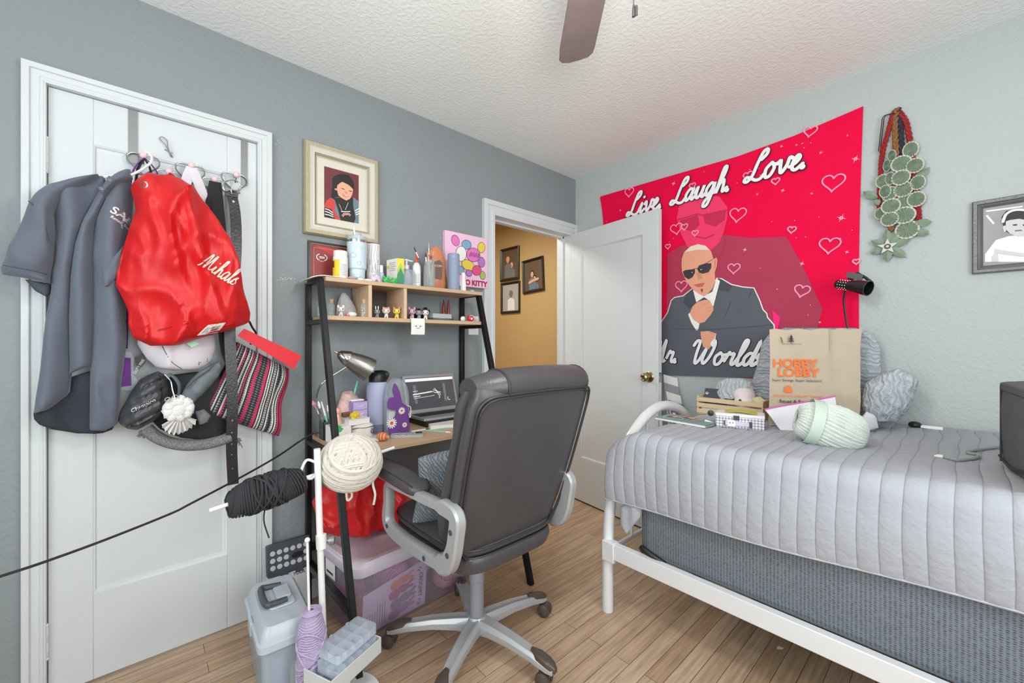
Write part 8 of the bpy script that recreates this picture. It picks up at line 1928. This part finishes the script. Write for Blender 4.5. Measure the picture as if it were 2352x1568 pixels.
# papers tucked between the open door and the bed foot
for i in range(4):
    a0 = V((.842 + .014 * i, -.055 + .012 * 0, .015)); 
    fpp = F((.835 + .022 * i, -.030 - .012 * i, .62), (1, 0, 0), (-.10 - .05 * i, 0, 1), (0, -1, 0))
    one('poster_board', ('white poster board edge behind the open door, nearest the wall', 'second poster board edge behind the open door', 'third poster board edge behind the open door', 'grey poster board edge behind the open door, nearest the bed')[i], 'poster board', MB().prism([(-.06, -.60), (.03, -.60), (.03, .34 - .05 * i), (-.06, .36 - .05 * i)], fpp, 0, .004), (M_PAPER, mat('board_grey', (150, 152, 156), .7), M_PAPER, mat('board_mid', (112, 114, 118), .7))[i], 'poster boards behind the door')
# clamp lamp behind the bag
lw = -.11
t = thing('clip_lamp', 'small black clip lamp on a thin bent neck in front of the tapestry edge', 'lamp', (1.67,-0.11,0.83))
h0, h1 = V((1.635,-0.12,1.453)), V((1.753,-0.17,1.417)); hx_ = (h1 - h0).normalized(); hl = (h1 - h0).length
obj('head', MB().lathe([(0, 0), (.018, 0), (.021, hl * .06), (.021, hl * .42), (.026, hl * .55), (.030, hl * .8), (.034, hl), (.030, hl), (.024, hl * .7), (0, hl * .6)], h0, hx_, 24), mat('gloss_black', (22, 22, 24), .18, coat=.5), t)
q = MB()
for i in range(4):
    for j in range(10): a = j * .628; q.ball(h0 + hx_ * hl * (.12 + .08 * i) + hx_.orthogonal().normalized() * .0212 * math.cos(a) + hx_.cross(hx_.orthogonal().normalized()) * .0212 * math.sin(a), .0022, n=6)
obj('vents', q, M_CHROME, t)
c_ = V((1.699,-0.12,1.481)); cb = F(c_, (.94, 0, -.34), (.34, 0, .94))
obj('clamp', MB().bx(-.028, .030, -.013, .013, -.012, .012, fr=cb).tube([cb(.0, .016, 0), cb(.04, .002, .004), cb(.065, -.012, .004)], .006, 8).tube([cb(-.02, -.012, 0), cb(.03, -.022, .006), cb(.055, -.026, .004)], .005, 8).lathe([(0, -.016), (.009, -.016), (.009, .016), (0, .016)], cb(.012, -.02, 0), cb.n, 14), M_BLACK, t)
obj('neck', MB().tube(crom([V(p) for p in [(1.667,-0.13,1.417),(1.66,-0.12,1.374),(1.665,-0.11,1.305),(1.673,-0.11,1.235)]] + [V((1.673,-0.11,1.175)), V((1.67,-0.11,0.85))], 5), .0042, 8), M_BLACK, t)
# dark grey tote at the right edge, cable, oddments by the wall
M_TOTE = mat('dark_grey_felt', (92, 94, 95), .95, bump=(260, .6), var=.1)
t0_, t1_ = V((2.108,-0.625,0.83)), V((2.137,-0.835,0.83))
ft_ = F((2.150, -.42, .838), (.62, -.78, 0), (.78, .62, 0)); ft_ = F((t0_.x, t0_.y, .829), V((t1_.x - t0_.x, t1_.y - t0_.y, 0)), V((-(t1_.y - t0_.y), t1_.x - t0_.x, 0))); ft_.n = V((0, 0, 1))
t = thing('felt_tote', 'dark grey felt tote with a drooping lid at the right edge of the bed', 'tote bag', tuple(ft_(.2, .12, 0)))
rows = []
for s, ins in ((0, .012), (.04, .0), (.3, -.004), (.7, -.006), (1, -.002)):
    rows.append([ft_(a + ins, c_ + ins, .235 * s) for a, c_ in rr(.36 - 2 * ins, .24 - 2 * ins, .02)])
obj('body', MB().rings(rows), M_TOTE, t)
obj('lid', MB().rings([[ft_(a - .006, c_ - .006, z + .03 * (c_ / .24)) for a, c_ in rr(.372, .252, .02)] for z in (.215, .238)]), M_TOTE, t, bev=.004)
obj('seam', MB().tube([ft_(.022, -.005, .01 + .02 * i) for i in range(12)], .003, 6).tube([ft_(.0 + .03 * i, -.004, .022 - .010 * math.sin(i * .5)) for i in range(12)], .004, 6), mat('felt_edge', (50, 52, 54), .9), t)
M_CORD = mat('braided_sage_cord', (150, 164, 160), .85, bump=(300, 1), var=.3, vscale=200)
def onq(px_xyz): p = V(px_xyz); return p
cb_ = [V(p) for p in [(1.988,-0.65,0.828),(2.021,-0.67,0.828),(2.056,-0.61,0.828),(2.061,-0.544,0.83),(2.04,-0.532,0.828),(2.058,-0.466,0.828),(2.127,-0.33,0.828)]]
t = thing('charging_cable', 'sage braided charging cable with a white plug on the quilt', 'cable', tuple(cb_[0]))
obj('cord', MB().tube([V((p.x, p.y, topz_(p.x, p.y) + .0125)) for p in crom(cb_, 8)], .0042, 8), M_CORD, t)
pl0 = V((1.97,-0.655,0.828)); pl1 = cb_[0].copy()
for p in (pl0, pl1): p.z = topz_(p.x, p.y) + .0125
obj('plug', MB().tube([pl1, pl0.lerp(pl1, .3)], .0055, 10).tube([pl0.lerp(pl1, .3), pl0], .0032, 8), M_WPLAS, t)
k0 = V((1.893,-0.1,0.855)); k0.z = topz_(k0.x, k0.y) + .018; one('black_puff', 'small round black puff lying on the quilt by the wall', 'puff', MB().ball((k0.x, k0.y, k0.z), .022, .02, .014, 12, nz=.1, ns=80), M_BLACK)
k1 = V((1.939,-0.1,0.849)); k1.z = topz_(k1.x, k1.y) + .0125; one('white_remote', 'slim white remote lying by the wall beyond the black puff', 'remote', MB().bx(k1.x - .03, k1.x + .035, k1.y - .012, k1.y + .012, k1.z - .006, k1.z + .006), M_WPLAS, bev=.003)
# ---------------------------------------------------------------- ceiling fan
M_BLADE = mat('fan_blade_brown', (112, 98, 96), .45, stretch=(4, 4, 4), vscale=4, var=.2)
M_FANB = mat('fan_bronze', (60, 50, 46), .35, .6)
FX, FY = 1.60, -1.83
fan = thing('ceiling_fan', 'dark brown ceiling fan whose blade reaches into the top of the picture', 'ceiling fan', (FX, FY, 2.0))
obj('canopy', MB().lathe([(0, HT), (.07, HT), (.065, HT - .03), (.02, HT - .05), (.014, HT - .06), (.014, HT - .13), (0, HT - .13)], (FX, FY, 0), n=28), M_FANB, fan)
obj('motor', MB().lathe([(0, HT - .12), (.05, HT - .12), (.11, HT - .15), (.12, HT - .20), (.10, HT - .26), (.05, HT - .28), (.05, HT - .31), (0, HT - .31)], (FX, FY, 0), n=32), M_FANB, fan)
obj('lamp_bowl', MB().lathe([(.05, HT - .30), (.12, HT - .32), (.125, HT - .34), (.10, HT - .40), (.05, HT - .43), (0, HT - .437)], (FX, FY, 0), n=32), M_FROST, fan)
tipv = V((1.117,-1.379,2.17)); dd0 = math.atan2(tipv.y - FY, tipv.x - FX); bl_ = math.hypot(tipv.x - FX, tipv.y - FY)
for i in range(5):
    a = dd0 + i * 2 * math.pi / 5; d = V((math.cos(a), math.sin(a), 0)); p = V((d.y, -d.x, 0)); frb = F((FX, FY, 2.17), d, p + V((0, 0, .14)))
    r_ = bl_
    prof = [(.16, -.045), (.30, -.053), (r_ - .07, -.060), (r_ - .015, -.056), (r_ - .001, -.045), (r_ + .004, -.02), (r_ - .004, .02), (r_ - .012, .045), (r_ - .03, .058), (r_ - .06, .060), (.30, .053), (.16, .045)]
    bo = obj('blade', MB().prism([(u_, v_) for u_, v_ in prof], frb, -.003, .003), M_BLADE, fan, bev=.0015)
    obj('blade_arm', MB().bx(.08, .20, -.018, .018, -.008, -.003, fr=frb), M_FANB, bo, bev=.002)
pc_ = (1.552,-1.711,1.896)
obj('pull_chain', MB().tube([(pc_[0], pc_[1], pc_[2] + .02), (pc_[0], pc_[1], HT - .29)], .0012, 6).lathe([(0, 0), (.0035, .001), (.0035, .010), (.0022, .026), (0, .028)], (pc_[0], pc_[1], pc_[2] - .002), n=12).lathe([(0, .0), (.003, .002), (.003, .022), (0, .024)], (pc_[0] + .004, pc_[1] + .004, pc_[2] + .0), n=10), mat('chain_dark', (60, 62, 64), .3, .8), fan)
